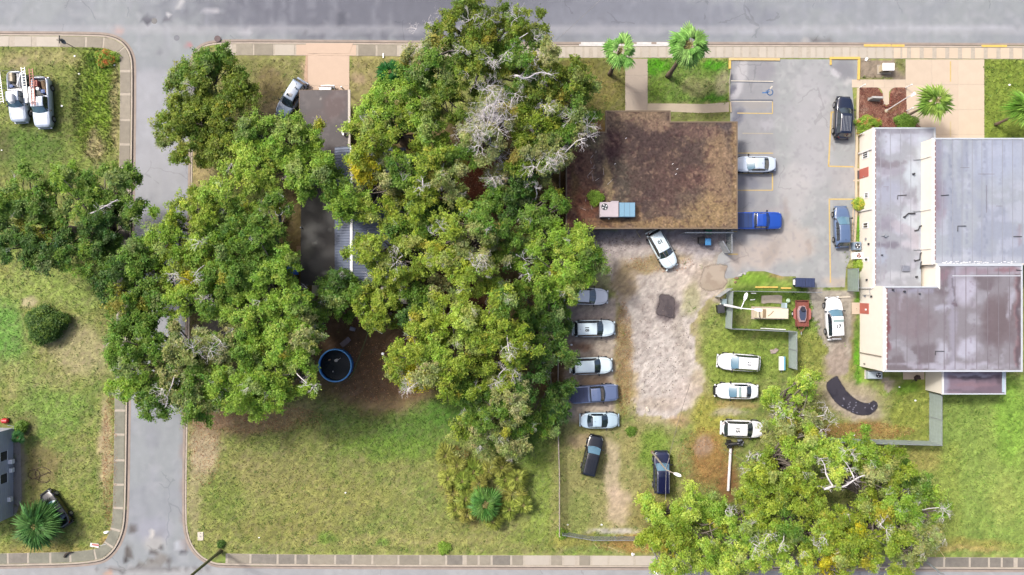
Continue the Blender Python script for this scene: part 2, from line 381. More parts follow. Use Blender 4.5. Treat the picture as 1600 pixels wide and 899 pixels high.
G_ops = [
 ('n', 30, .5, .66, (176, 180, 102), .5), ('n', 8, .56, .66, (170, 156, 88), .25), ('n', 7, .56, .68, (168, 156, 104), .35),
 ('n', 46, .42, .62, (160, 158, 92), .6), ('n', 20, .55, .7, (178, 166, 112), .5), ('n', 14, .58, .72, (118, 140, 62), .55),
 # far left, top lot
 ('r', -40, 185, 60, 300, (150, 152, 86), .55, 8), ('b', 60, 90, 90, 14, 0, (176, 164, 112), .8),
 ('b', 150, 165, 40, 105, 4, (160, 184, 70), .95, .6), ('b', 160, 95, 30, 16, 0, (120, 156, 58), .8),
 ('b', 150, 232, 18, 34, 0, (182, 160, 128), .8), ('b', 180, 170, 9, 90, 0, (176, 158, 118), .75),
 ('b', 105, 185, 26, 60, 0, (112, 122, 62), .7), ('b', 45, 235, 70, 40, 0, (104, 134, 58), .75), ('b', 110, 265, 80, 30, 0, (140, 150, 80), .6),
 ('b', 5, 230, 16, 30, 0, (96, 84, 66), .5), ('b', 25, 100, 25, 10, 0, (168, 150, 120), .6),
 # left lot, middle and bottom
 ('b', 60, 450, 80, 30, 0, (168, 182, 96), .7), ('b', 10, 520, 30, 60, 0, (130, 176, 84), .8), ('b', 120, 545, 60, 50, 30, (186, 170, 134), .7),
 ('b', 50, 472, 14, 8, 0, (196, 178, 148), .8), ('b', 40, 590, 60, 30, 20, (178, 170, 112), .6), ('b', 120, 470, 60, 20, 0, (164, 176, 96), .6),
 ('b', 80, 640, 70, 40, 0, (146, 172, 84), .8), ('b', 165, 700, 12, 90, 0, (190, 168, 134), .85), ('b', 40, 570, 18, 60, 0, (150, 168, 88), .5),
 ('b', 65, 730, 34, 40, 0, (136, 122, 82), .85), ('b', 28, 735, 12, 60, 0, (128, 122, 112), .85), ('b', 40, 660, 25, 20, 0, (130, 118, 84), .6),  # the grey band along the left house is its shadow painted in
 ('b', 120, 800, 60, 50, 0, (156, 158, 84), .7), ('b', 172, 845, 14, 10, 0, (200, 140, 88), .8), ('b', 80, 862, 90, 12, 0, (184, 160, 96), .7),
 # strip right of the street, top
 ('r', 299, 480, 78, 300, (150, 142, 92), .75, 6), ('b', 315, 270, 18, 50, 0, (190, 166, 122), .8), ('b', 420, 135, 28, 30, 0, (128, 112, 78), .8),
 ('b', 430, 175, 30, 22, 0, (150, 128, 104), .7), ('b', 478, 110, 8, 20, 0, (186, 160, 134), .8),
 ('r', 546, 660, 78, 200, (166, 150, 102), .85, 5), ('b', 562, 122, 12, 12, 30, (164, 142, 116), .8), ('b', 600, 95, 40, 12, 0, (168, 156, 96), .6),
 # big lawn in the middle
 ('r', 292, 880, 640, 868, (160, 156, 90), .5, 8), ('b', 320, 700, 26, 60, 0, (190, 168, 146), .75), ('b', 304, 760, 12, 100, 0, (176, 160, 128), .6),
 ('b', 410, 655, 110, 26, -8, (152, 128, 96), .85), ('b', 330, 655, 40, 14, 0, (186, 152, 122), .7),
 ('b', 620, 668, 135, 44, 6, (104, 136, 58), .85, .9), ('b', 690, 640, 60, 24, 0, (106, 138, 60), .6), ('b', 600, 700, 90, 22, 0, (128, 156, 62), .6), ('b', 540, 655, 50, 18, 0, (112, 132, 66), .6), ('b', 720, 650, 60, 40, 0, (104, 140, 58), .8),
 ('b', 420, 740, 90, 40, 0, (164, 152, 98), .6), ('b', 520, 780, 110, 40, 0, (168, 160, 94), .7), ('b', 450, 830, 100, 20, 0, (158, 146, 84), .5),
 ('b', 350, 780, 40, 40, 0, (140, 152, 74), .6), ('b', 600, 845, 220, 12, 0, (178, 168, 104), .7), ('b', 840, 770, 26, 90, 0, (150, 166, 78), .8),
 ('b', 512, 840, 18, 12, 0, (122, 150, 62), .8), ('b', 600, 845, 12, 8, 0, (118, 146, 62), .8), ('b', 840, 840, 50, 16, 0, (148, 158, 78), .7),
 ('b', 730, 770, 36, 60, -20, (150, 122, 70), .75), ('b', 800, 690, 60, 50, 0, (116, 146, 60), .7),
 # back yard under the trees
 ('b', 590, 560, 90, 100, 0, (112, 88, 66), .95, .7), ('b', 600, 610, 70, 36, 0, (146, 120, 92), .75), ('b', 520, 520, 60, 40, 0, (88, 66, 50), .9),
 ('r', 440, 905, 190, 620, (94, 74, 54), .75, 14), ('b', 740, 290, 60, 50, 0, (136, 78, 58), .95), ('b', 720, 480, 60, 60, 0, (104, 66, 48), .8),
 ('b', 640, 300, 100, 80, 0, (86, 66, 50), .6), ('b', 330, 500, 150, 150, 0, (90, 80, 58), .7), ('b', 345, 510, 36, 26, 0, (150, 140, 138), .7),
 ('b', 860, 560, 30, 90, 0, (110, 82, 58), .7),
 # brown building surroundings
 ('r', 872, 1010, 92, 232, (124, 118, 66), .85, 5), ('b', 890, 110, 50, 20, 0, (140, 126, 70), .7), ('b', 940, 140, 30, 30, 0, (156, 138, 82), .7),
 ('b', 915, 290, 42, 80, 0, (118, 80, 64), .95), ('b', 925, 200, 30, 30, 0, (120, 90, 64), .8),
 ('r', 1012, 1142, 92, 162, (122, 146, 66), .9, 2), ('b', 1025, 102, 28, 12, 0, (98, 166, 36), .9), ('b', 1115, 100, 22, 9, 0, (98, 168, 40), .9),
 ('b', 1090, 135, 34, 20, 10, (164, 156, 108), .7), ('b', 1128, 130, 14, 28, 0, (170, 156, 132), .7), ('b', 1118, 156, 24, 6, 0, (96, 150, 46), .8),
 ('b', 1030, 140, 22, 20, 0, (128, 150, 62), .6), ('r', 1045, 1145, 174, 192, (134, 136, 78), .8, 2),
  # sandy yard
 ('l', [(1145, 440), (1105, 470), (1082, 505), (1084, 560), (1104, 585), (1096, 628), (1050, 658), (998, 646), (980, 570), (966, 470)], 13, (176, 160, 116), .8),
 ('p', [(880, 360), (1145, 360), (1145, 440), (1105, 470), (1082, 505), (1084, 560), (1104, 585), (1096, 628), (1050, 658), (998, 646), (980, 570), (966, 470), (940, 400), (880, 380)], (190, 181, 173), .97),
 ('n', 5, .56, .66, (160, 146, 136), .4) if False else ('b', 1040, 600, 44, 20, 0, (186, 176, 168), .4),
 ('r', 884, 1142, 356, 388, (152, 148, 154), .9, 8), ('b', 1100, 385, 55, 18, 0, (160, 154, 158), .7), ('b', 950, 385, 60, 22, 0, (178, 166, 160), .6),
 ('b', 960, 430, 50, 34, 0, (182, 168, 154), .5), ('b', 1000, 385, 90, 16, 0, (196, 184, 176), .6), ('b', 1030, 412, 55, 15, -12, (162, 140, 98), .8), ('b', 975, 440, 22, 34, 0, (158, 136, 98), .7), ('b', 1085, 440, 34, 40, 0, (204, 190, 178), .7),
 ('r', 884, 962, 468, 660, (182, 168, 158), .9, 6), ('b', 973, 560, 16, 90, 0, (152, 128, 88), .9), ('b', 905, 540, 26, 8, 0, (140, 104, 82), .7), ('b', 930, 592, 30, 8, 0, (166, 138, 112), .7),
 ('b', 1034, 560, 60, 110, 0, (206, 199, 192), .5, 1.), ('b', 1010, 500, 18, 60, 12, (172, 162, 154), .5), ('b', 1062, 520, 12, 70, -8, (174, 164, 152), .5), ('b', 1030, 630, 44, 12, 0, (180, 166, 150), .6), ('b', 1090, 600, 16, 30, 0, (180, 164, 134), .6), ('b', 1060, 430, 40, 30, 0, (200, 188, 174), .5), ('n', 10, .62, .72, (150, 132, 120), .12),
 ('n', 4, .60, .68, (120, 104, 100), .25), ('b', 1041, 480, 19, 23, 0, (110, 100, 100), .95, .35), ('b', 1112, 434, 28, 26, 0, (178, 164, 148), .95, .5), ('b', 1070, 615, 26, 26, 0, (198, 184, 174), .6), ('b', 985, 605, 16, 26, 0, (168, 144, 100), .7),
 # lower part of the yard
 ('r', 880, 1010, 655, 830, (160, 150, 100), .8, 8), ('b', 955, 735, 16, 60, -4, (190, 172, 148), .75), ('b', 905, 800, 20, 40, 0, (150, 156, 86), .7), ('b', 965, 790, 22, 40, 0, (194, 172, 150), .8),
 ('r', 886, 960, 488, 500, (186, 172, 164), .7, 5), ('b', 910, 690, 30, 14, 0, (172, 148, 122), .7), ('b', 1018, 702, 34, 34, 0, (134, 156, 66), .85), ('b', 985, 700, 20, 26, 0, (170, 156, 104), .7),
 ('b', 1138, 560, 50, 60, 0, (152, 164, 76), .85), ('b', 1200, 560, 50, 44, 0, (144, 160, 74), .8), ('b', 1114, 656, 42, 40, 0, (178, 168, 80), .85),
 ('b', 1150, 630, 40, 9, 0, (186, 152, 110), .7), ('b', 1140, 645, 30, 8, 0, (176, 166, 160), .7), ('b', 1108, 716, 36, 44, -10, (168, 124, 80), .85), ('b', 1098, 700, 16, 20, 0, (160, 140, 128), .7),
 ('b', 1060, 660, 20, 10, 0, (184, 150, 116), .6), ('b', 1140, 760, 20, 30, 0, (140, 96, 66), .8), ('b', 1080, 470, 18, 30, 20, (150, 150, 84), .4),
 ('b', 1020, 800, 40, 50, 0, (160, 140, 84), .6), ('b', 1000, 848, 60, 16, 0, (190, 148, 88), .8), ('b', 960, 832, 50, 5, 0, (190, 184, 178), .85),
 ('b', 900, 845, 50, 12, 0, (172, 156, 82), .6),
 ('r', 1132, 1278, 440, 520, (138, 156, 72), .8, 5), ('b', 1180, 435, 40, 12, 0, (128, 158, 56), .8), ('b', 1215, 430, 14, 8, 0, (178, 146, 104), .8), ('b', 1160, 500, 20, 14, 0, (160, 150, 100), .6),
 ('b', 1170, 462, 34, 12, 0, (84, 108, 44), .8), ('b', 1250, 462, 34, 10, 0, (86, 110, 46), .8), ('b', 1120, 470, 8, 6, 0, (178, 166, 160), .8),
 # track beside the pale building
 ('r', 1240, 1342, 520, 690, (158, 158, 80), .8, 8), ('b', 1275, 470, 6, 40, 0, (150, 150, 80), .6),
 ('p', [(1262, 452), (1338, 452), (1336, 520), (1330, 560), (1322, 590), (1300, 585), (1290, 545), (1278, 520), (1268, 490)], (164, 156, 150), .9),
 ('b', 1308, 570, 24, 34, 0, (156, 142, 130), .85), ('b', 1330, 625, 62, 34, 28, (170, 156, 136), .85), ('b', 1342, 640, 60, 22, 20, (170, 158, 148), .6),
 ('b', 1335, 520, 5, 60, 0, (132, 120, 88), .7), ('r', 1337, 1345, 340, 600, (112, 166, 46), .95, 2), ('b', 1352, 590, 16, 12, 0, (150, 172, 74), .7),
 ('p', [(1372, 592), (1412, 592), (1396, 612), (1388, 616)], (172, 158, 148), .9), ('b', 1340, 500, 5, 40, 0, (120, 110, 78), .6),
 ('r', 1395, 1456, 592, 690, (150, 154, 72), .7, 6), ('b', 1420, 605, 26, 14, 0, (112, 142, 50), .8), ('b', 1340, 672, 80, 14, 0, (172, 138, 82), .85), ('b', 1420, 650, 40, 20, 0, (158, 162, 76), .5),
 # bright lawn far right
 ('r', 1468, 1900, 586, 868, (154, 174, 86), .8, 5), ('r', 1390, 1500, 698, 868, (162, 170, 84), .7, 10), ('b', 1440, 720, 30, 20, 0, (182, 164, 98), .7),
 ('b', 1580, 660, 30, 80, 0, (146, 186, 72), .6), ('b', 1530, 852, 60, 12, 0, (178, 158, 88), .7), ('b', 1570, 780, 30, 40, 0, (176, 180, 98), .6), ('b', 1500, 860, 90, 6, 0, (196, 168, 110), .7),
 ('r', 1536, 1900, 92, 216, (142, 156, 66), .9, 2),  ('r', 1342, 1416, 92, 125, (146, 132, 118), .95, 1.5), ('b', 1408, 100, 8, 18, 0, (128, 130, 72), .8), ('r', 1338, 1346, 180, 340, (158, 138, 116), .9, 2),
]
def ground_col(px, py):
    g = fbm(px/60, py/60, 77); g2 = fbm(px/11, py/11, 78)
    base = np.array((148, 157, 84.))+((g-.5)[..., None])*np.array((60, 20, 30.))*1.2+((g2-.5)[..., None])*np.array((46, 40, 26.))
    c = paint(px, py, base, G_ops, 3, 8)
    # small tufts and bare specks; shade between grass clumps painted into the colour
    n = fbm(px/3.2, py/3.2, 90, 3); yel = (c[..., 0]+c[..., 1])*.5-c[..., 2]; gf = np.clip((yel-28)/36, 0, 1)
    t = fbm(px/7, py/6, 190, 3); c = c*(1-.06*gf-.5*gf*(np.clip(.5-t, -.12, .2)))[..., None]
    c[..., 0] -= 5*gf; c[..., 1] += 2*gf; return np.clip(c*(1+(n-.5)[..., None]*.42), 0, 255)
def steps(a, b, d): return np.arange(a, b+d*.5, d)
xs = np.concatenate([[-330, -200, -140, -100, -80], steps(-66, 66, .3), [80, 100, 140, 200, 330]])
ys = np.concatenate([[-260, -160, -100, -70, -50], steps(-38, 38, .3), [50, 70, 100, 160, 260]])
def gz(X, Y):
    px = X/U+800; py = 449.5-Y/U
    inside = inpoly(px, py, ROADPOLY)
    h = (fbm(px/25, py/25, 12, 3)-.5)*.03
    return np.where(inside, -.35, -.012+h*0-.0)
me, V = grid_mesh('ground', xs, ys, gz, [M_ground])
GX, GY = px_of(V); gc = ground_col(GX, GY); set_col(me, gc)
tag(link('ground', me), kind='structure')

road_base = np.array((148., 153, 155))
R_ops = [('n', 60, .45, .65, (142, 146, 152), .6), ('n', 12, .55, .72, (170, 172, 176), .35), ('n', 5, .6, .7, (136, 138, 144), .3),
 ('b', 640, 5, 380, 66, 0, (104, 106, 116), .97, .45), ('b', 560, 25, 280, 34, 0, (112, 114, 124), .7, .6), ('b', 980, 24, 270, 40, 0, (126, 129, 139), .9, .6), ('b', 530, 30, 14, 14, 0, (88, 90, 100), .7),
 ('b', 1290, 8, 60, 10, 0, (140, 144, 152), .5), ('b', 330, 16, 18, 6, 0, (206, 204, 206), .6), ('b', 385, 50, 12, 8, 0, (190, 190, 194), .7), ('b', 266, 27, 6, 6, 0, (215, 214, 214), .7),
 ('b', 282, 5, 6, 8, 0, (216, 214, 210), .8), ('b', 228, 30, 9, 6, 20, (86, 86, 94), .9), ('b', 259, 31, 7, 5, 0, (100, 100, 108), .8), ('b', 229, 38, 3, 3, 0, (70, 70, 78), .8),
 ('b', 270, 45, 4, 3, 0, (110, 108, 112), .8), ('b', 253, 80, 3, 6, 0, (120, 120, 126), .7), ('b', 185, 47, 7, 5, 0, (216, 140, 112), .55), ('b', 297, 71, 6, 4, 0, (220, 120, 120), .5), ('b', 200, 118, 3, 20, 0, (150, 150, 158), .3),
 ('b', 478, 51, 3, 2, 0, (70, 72, 80), .7), ('b', 627, 51, 3, 2, 0, (70, 72, 80), .7), ('b', 1278, 62, 26, 4, 0, (104, 100, 100), .8), ('b', 1258, 64, 5, 6, 0, (176, 172, 166), .8),
 ('r', -400, 2400, 40, 52, (176, 176, 180), .5, 4), ('b', 1470, 42, 120, 3, 0, (184, 186, 192), .5), ('l', [(1140, 50), (1600, 44)], 2, (178, 180, 188), .3),
 ('r', 203, 296, 110, 640, (170, 171, 176), .7, 6), ('n', 8, .6, .7, (156, 158, 166), .3, 1, .12),
 ('b', 236, 828, 34, 22, 0, (152, 154, 164), .8), ('b', 240, 848, 18, 14, 0, (170, 168, 164), .8), ('b', 205, 828, 7, 9, 20, (92, 86, 84), .8, .4), ('b', 200, 862, 6, 16, 0, (92, 86, 82), .9), ('b', 196, 876, 4, 5, 0, (44, 38, 38), .95),
 ('l', [(212, 882), (222, 884), (238, 876), (246, 872), (262, 880), (264, 870), (252, 862), (236, 866)], 2.6, (84, 80, 78), .75), ('b', 232, 881, 20, 7, 0, (122, 118, 112), .7), ('b', 250, 873, 12, 10, 0, (128, 122, 116), .7),
 ('l', [(228, 858), (236, 862), (252, 856)], 1.5, (84, 80, 80), .8), ('b', 247, 834, 6, 6, 0, (140, 140, 146), .9), ('b', 236, 832, 4, 5, 0, (214, 208, 196), .9), ('b', 280, 852, 7, 9, 10, (190, 194, 202), .7), ('b', 285, 862, 8, 4, 0, (86, 86, 92), .8),
 ('r', -400, 2400, 886, 905, (176, 174, 172), .5, 3), ('b', 170, 893, 8, 5, 0, (216, 150, 112), .6), ('l', [(150, 889), (330, 889)], 1.3, (120, 118, 118), .7, 1), ('r', -400, 2400, 904, 960, (156, 158, 164), .6, 3),
 ('r', -1400, 3000, -50, -6, (150, 152, 160), .5, 6),
 ('l', [(180, 893), (270, 892)], 1.6, (70, 68, 70), .5), ('r', 284, 291, 640, 860, (142, 124, 116), .6, 2), ('r', 210, 214, 100, 240, (150, 146, 150), .5, 3)]
def road_col(px, py):
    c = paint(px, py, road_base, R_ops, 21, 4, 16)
    return np.clip(c*(1+(fbm(px/3, py/14, 96, 3)-.5)[..., None]*.10), 0, 255)
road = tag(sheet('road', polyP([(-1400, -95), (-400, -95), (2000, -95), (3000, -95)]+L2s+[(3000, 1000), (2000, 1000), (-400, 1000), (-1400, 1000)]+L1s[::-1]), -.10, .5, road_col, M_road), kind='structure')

# kerbs and gutter pans along both blocks
def world(L): return [tuple(P(x, y)) for x, y in L]
W1, W2 = world(L1s), world(L2s)
def dens(path, step=1.0):
    out = [path[0]]
    for a, b in zip(path[:-1], path[1:]):
        n = max(1, int(math.hypot(b[0]-a[0], b[1]-a[1])/step))
        out += [(a[0]+(b[0]-a[0])*j/n, a[1]+(b[1]-a[1])*j/n) for j in range(1, n+1)]
    return out
def cut(path, x0, x1):  # not used for curved parts
    return path
def side_strip(name, path, d0, d1, z0, z1, m, parent=None, kind='structure', bev=.02):
    mb = MB().mat(m); p = dens(path, 1.5); strip(mb, offset_path(p, d0), offset_path(p, d1), z0, z1, bev)
    o = mb.build(name, parent)
    if parent is None and kind: tag(o, kind=kind)
    return o
KER = mat('kerb_worn', (184, 172, 156), .9, .32, .9, .25)
GUT = mat('gutter_stained', (160, 146, 134), .9, .40, .7, .25)
side_strip('kerb', W1, -.02, -.22, -.3, .03, KER); side_strip('kerb', W2, .02, .22, -.3, .03, KER)
side_strip('gutter', W1, .36, -.02, -.3, -.09, GUT, bev=.004); side_strip('gutter', W2, -.36, .02, -.3, -.09, GUT, bev=.004)
DJ = mat('dark_gutter_line', (92, 82, 76), .95, .4, 1.2)
side_strip('gutter_joint', W1, .10, -.015, -.3, -.086, DJ, bev=.002); side_strip('gutter_joint', W2, -.10, .015, -.3, -.086, DJ, bev=.002)
def joint_gap(path, d, name='kerb_joint'): pass

def slab_walk(name, path, d0, d1, lens, z, chooser, sgn):
    """pavement: a bedding strip with separate slabs, each one an object"""
    p = dens(path, .25)
    a = offset_path(p, sgn*d0); b = offset_path(p, sgn*d1)
    base = MB().mat(M_joint); strip(base, a, b, -.3, z-.02, .005); bo = base.build(name); tag(bo, kind='structure')
    # arc length along the kerb
    s = [0]
    for q, r in zip(p[:-1], p[1:]): s.append(s[-1]+math.hypot(r[0]-q[0], r[1]-q[1]))
    t = 0; i = 0
    while t < s[-1]-.1:
        L = lens(p[min(range(0, len(p)), key=lambda k: abs(s[k]-t))]) if callable(lens) else lens
        e = min(t+L, s[-1]); ks = [k for k in range(len(p)) if t+.02 <= s[k] <= e-.02]
        if len(ks) >= 2:
            px, py = p[ks[len(ks)//2]][0]/U+800, 449.5-p[ks[len(ks)//2]][1]/U
            if -30 < px < 1630 and -20 < py < 920:
                mb = MB().mat(chooser(px, py)); zz = z+random.uniform(-.006, .006)
                kk = ks if len(ks) < 6 else ks[::2]+([ks[-1]] if (len(ks) % 2 == 0) else [])
                # straight runs need only the two ends
                strip(mb, [(a[k][0]+(b[k][0]-a[k][0])*.02, a[k][1]+(b[k][1]-a[k][1])*.02) for k in kk], [(b[k][0]+(a[k][0]-b[k][0])*.02, b[k][1]+(a[k][1]-b[k][1])*.02) for k in kk], z-.06, zz, .01)
                mb.build('slab', bo)
            else:
                mb = MB().mat(chooser(px, py)); kk = [ks[0], ks[-1]]
                strip(mb, [a[k] for k in kk], [b[k] for k in kk], z-.06, z, .01); far_walk.append((mb, bo))
        t = e; i += 1
far_walk = []
M_joint = mat('slab_joint', (184, 174, 158), .95, .3, 3)
SL = [mat('slab_pale', (190, 181, 166), .9, .12, 1.2, .15, rnd=.06), mat('slab_grey', (150, 142, 126), .9, .28, 1.4, .2, rnd=.12),
      mat('slab_dark', (132, 126, 116), .92, .45, 1.3, .25, rnd=.10), mat('slab_tan', (208, 190, 166), .9, .10, 1.0, .12, rnd=.04),
      mat('slab_green', (134, 133, 118), .92, .42, 1.1, .25, rnd=.07)]
def ch1(px, py):
    if py > 860: return SL[4] if random.random() < .8 else SL[2]
    if px > 170: return SL[4] if py > 400 else SL[1]
    return SL[0] if px < 95 else SL[1]
slab_walk('pavement', [q for q in W1], .26, 1.50, lambda q: 2.85 if abs(q[1]) < 28 else random.choice([2.2, 2.6, 3.0]), .03, ch1, -1)
# north pavement of the right block, from the corner eastwards
def sub(path, f): return [q for q in path if f(q)]
N2 = [q for q in W2 if q[1] > 27.5 and q[0] > -34.6]; S2 = [q for q in W2 if q[1] < -32.5 and q[0] > -34.2]
def ch2(px, py):
    if px < 470 or 552 < px < 660: return SL[1] if random.random() < .6 else SL[0]
    if px < 552: return M_salmon
    if px > 1395: return SL[3]
    return SL[0]
M_salmon = mat('salmon_concrete', (204, 180, 158), .9, .08, 1.2, .12, rnd=.03)
slab_walk('pavement', [P(2300, 75)[:], *[q for q in N2 if q[0] < P(2290, 75)[0]]], .24, 1.55, lambda q: .98 if 3.7 < q[0] < 47 else (1.5 if q[0] > 47 else 2.4), .03, ch2, 1)
def ch3(px, py):
    if px < 800: return SL[2] if random.random() < .72 else SL[1]
    if px < 1010: return SL[1] if random.random() < .5 else SL[0]
    return SL[2]
slab_walk('pavement', [q for q in S2 if q[0] < P(2290, 890)[0]]+[P(2300, 893)[:]], .24, 1.38, lambda q: random.choice([1.6, 2.2, 2.6, 3.0]), .03, ch3, 1)

def flat(name, poly_px, z0, z1, m, parent=None, kind='structure'):
    o = MB().mat(m).prism(polyP(poly_px), z0, z1).build(name, parent)
    if parent is None and kind: tag(o, kind=kind)
    return o
def bar(mb, a, b, wd, z0, z1):
    a = Vector(a[:2]); b = Vector(b[:2]); d = (b-a).normalized(); n = Vector((-d.y, d.x))*wd/2
    q = [a-n, b-n, b+n, a+n]; return mb.prism([(v.x, v.y) for v in q], z0, z1)

# painted kerbs: parts of a yellow kerb each
M_curbwhite = mat('kerb_white_paint', (216, 214, 210), .7, .35, 3, k=.55)
for x0, x1 in ((1350, 1392), (1393, 1413), (1534, 1573)):
    mb = MB().mat(M_yellow); y = 70.6+(x0-1140)*.0042; bar(mb, P(x0, y), P(x1, y+.1), .26, -.2, .045)
    tag(mb.build('painted_kerb'), kind='structure')
mb = MB().mat(M_curbwhite); bar(mb, P(905, 70.8), P(1075, 70.9), .2, -.2, .042); tag(mb.build('painted_kerb'), kind='structure')
mb = MB().mat(M_curbwhite)
for x0, x1 in ((908, 945), (995, 1018), (1026, 1048)): bar(mb, P(x0, 67.2), P(x1, 67.3), .22, -.2, -.083)
tag(mb.build('painted_gutter_mark'), kind='structure')

# ---- driveways and paths (rectangular sheets with tooled panels)
def panels(name, x0, y0, x1, y1, nx, ny, m, z=.012, h=.08, gap=.018):
    base = flat(name, [(x0, y0), (x1, y0), (x1, y1), (x0, y1)], -.2, z-.012, M_joint)
    a = P(x0, y1); b = P(x1, y0); wx = (b.x-a.x)/nx; wy = (b.y-a.y)/ny
    pm = MB().mat(m).box(-wx/2+gap, wx/2-gap, -wy/2+gap, wy/2-gap, -h, 0, .008)
    me = None
    for i in range(nx):
        for j in range(ny):
            loc = (a.x+wx*(i+.5), a.y+wy*(j+.5), z+random.uniform(0, .004))
            if me is None: o = pm.build('panel', base, loc=loc); me = o.data
            else: link('panel', me, base, loc)
    return base
panels('driveway', 481, 84, 546, 235, 1, 3, M_salmon)
flat('driveway_apron', [(478, 68), (552, 68), (546, 84), (481, 84)], -.1, .046, M_salmon)
flat('driveway_edge', [(478, 84), (481, 84), (481, 138), (474, 138)], -.1, .018, mat('old_edge', (190, 160, 134), .9, .2, 2))
panels('walkway', 977, 92, 1012, 173, 1, 3, mat('walkway_concrete', (176, 162, 146), .9, .12, .8, .15, rnd=.05))
flat('walkway', [(1012, 162), (1050, 162), (1100, 163), (1139, 160), (1139, 175), (1100, 177), (1050, 175), (1012, 174)], -.1, .016, mat('side_path_concrete', (186, 172, 150), .9, .12, 1, .15))
TAN = mat('tan_concrete', (206, 188, 166), .9, .12, .8, .15, rnd=.035)
dv = panels('driveway', 1415, 93, 1538, 250, 3, 4, TAN, gap=.012)
ln = MB().mat(M_line); ln.box(*(lambda a, b: (a.x, b.x, b.y, a.y))(P(1484, 96), P(1486, 128)), .0165, .021); ln.build('parking_line', dv)
ln = MB().mat(mat('very_worn_line', (204, 186, 146), .9, .1, 3)); ln.box(*(lambda a, b: (a.x, b.x, b.y, a.y))(P(1484, 190), P(1486, 214)), .0165, .021); ln.build('parking_line', dv)
panels('walkway', 1331, 124.5, 1415, 137, 5, 1, TAN, z=.02)
flat('walkway', [(1371, 137), (1398, 137), (1393, 139), (1389, 144), (1389, 164), (1379, 164), (1379, 144), (1376, 139)], -.1, .018, TAN)

# mulch bed
MU_ops = [('n', 10, .5, .65, (120, 76, 66), .7), ('n', 5, .58, .66, (176, 150, 132), .5), ('b', 1351, 172, 9, 8, 0, (172, 150, 134), .8), ('b', 1398, 168, 14, 6, -30, (156, 134, 92), .8), ('b', 1360, 152, 16, 8, 0, (150, 118, 92), .4)]
tag(sheet('mulch_bed', polyP([(1342, 137), (1370, 137), (1374, 140), (1377, 146), (1378, 166), (1391, 166), (1391, 144), (1394, 139), (1399, 137), (1415, 137), (1417, 178), (1440, 200), (1440, 214), (1342, 214)]), .02, .18,
    lambda x, y: paint(x, y, (150, 108, 92), MU_ops, 61, 3, 10)*(1+(fbm(x/1.6, y/1.6, 99, 2)-.5)[..., None]*.7), M_mulch), kind='structure')

# asphalt parking lot
PL_ops = [('n', 30, .45, .62, (158, 159, 160), .7), ('n', 12, .55, .68, (184, 184, 182), .45),
 ('r', 1141, 1212, 92, 380, (148, 147, 151), .55, 6), ('b', 1160, 110, 10, 40, 8, (186, 184, 184), .9), ('b', 1150, 145, 9, 26, 20, (186, 184, 186), .9), ('b', 1142, 120, 4, 14, 0, (84, 84, 92), .9, .3), ('b', 1144, 140, 5, 10, 30, (100, 100, 112), .8),
 ('b', 1152, 185, 8, 18, 20, (108, 110, 124), .8), ('b', 1180, 165, 26, 8, 0, (164, 158, 148), .5), ('b', 1195, 110, 20, 16, 0, (140, 138, 144), .6), ('b', 1200, 195, 16, 8, 0, (178, 176, 180), .6),
 ('b', 1170, 285, 20, 10, 0, (120, 122, 134), .6), ('b', 1165, 315, 16, 14, 0, (136, 138, 146), .7),
 ('b', 1270, 200, 40, 110, 0, (176, 174, 176), .6), ('b', 1240, 300, 30, 50, 0, (186, 182, 180), .6), ('b', 1320, 110, 20, 18, 0, (128, 128, 134), .7), ('b', 1305, 115, 8, 5, 30, (196, 194, 196), .8), ('b', 1325, 128, 6, 6, 0, (196, 192, 190), .6),
 ('b', 1265, 385, 4, 14, 0, (128, 118, 110), .8), ('b', 1230, 380, 50, 36, 0, (188, 176, 166), .7), ('b', 1180, 400, 40, 26, 0, (186, 174, 164), .8), ('b', 1210, 330, 30, 8, -10, (164, 158, 160), .6),
 ('b', 1228, 330, 6, 22, 0, (152, 140, 132), .5), ('b', 1204, 395, 12, 26, 40, (152, 142, 134), .5), ('b', 1150, 400, 12, 30, 0, (182, 170, 160), .7),
 ('r', 1297, 1334, 262, 300, (172, 168, 168), .5, 4), ('b', 1306, 440, 24, 10, 0, (184, 168, 152), .6), ('l', [(1301, 235), (1301, 175)], 1.2, (150, 140, 130), .4),
 ('n', 5, .62, .7, (140, 138, 142), .35)]
LOT = [(1141, 93), (1342, 93), (1342, 126), (1331, 126), (1336, 200), (1338, 340), (1330, 400), (1322, 420), (1320, 449), (1252, 450), (1243, 432), (1222, 432), (1195, 424), (1170, 424), (1152, 434), (1128, 436), (1118, 420), (1122, 400), (1136, 385), (1136, 362), (1141, 358)]
lot = tag(sheet('parking_lot', polyP(LOT), .004, .25, lambda x, y: paint(x, y, (158, 161, 160), PL_ops, 71, 5, 14), M_road), kind='structure')
def pline(pts, m=M_line, wd=.11):
    mb = MB().mat(m)
    for a, b in zip(pts[:-1], pts[1:]): bar(mb, P(*a), P(*b), wd, .005, .011)
    mb.build('parking_line', lot)
M_linew = mat('worn_white_line', (204, 196, 180), .8, .3, 3); M_lineblk = mat('tar_line', (84, 90, 104), .8, .3, 3)
pline([(1142, 126.5), (1208, 127.5)], M_linew); pline([(1142, 128.2), (1208, 129.2)], M_lineblk, .09)
pline([(1142, 156.8), (1208, 156.8)], M_lineblk, .12); pline([(1142, 158.6), (1208, 159.2)], M_linew, .1)
pline([(1152, 177), (1207, 177.6)]); pline([(1207, 158.5), (1207, 178)]); pline([(1160, 208.5), (1208, 209)], mat('faint_line', (178, 168, 146), .85, .15, 3), .09)
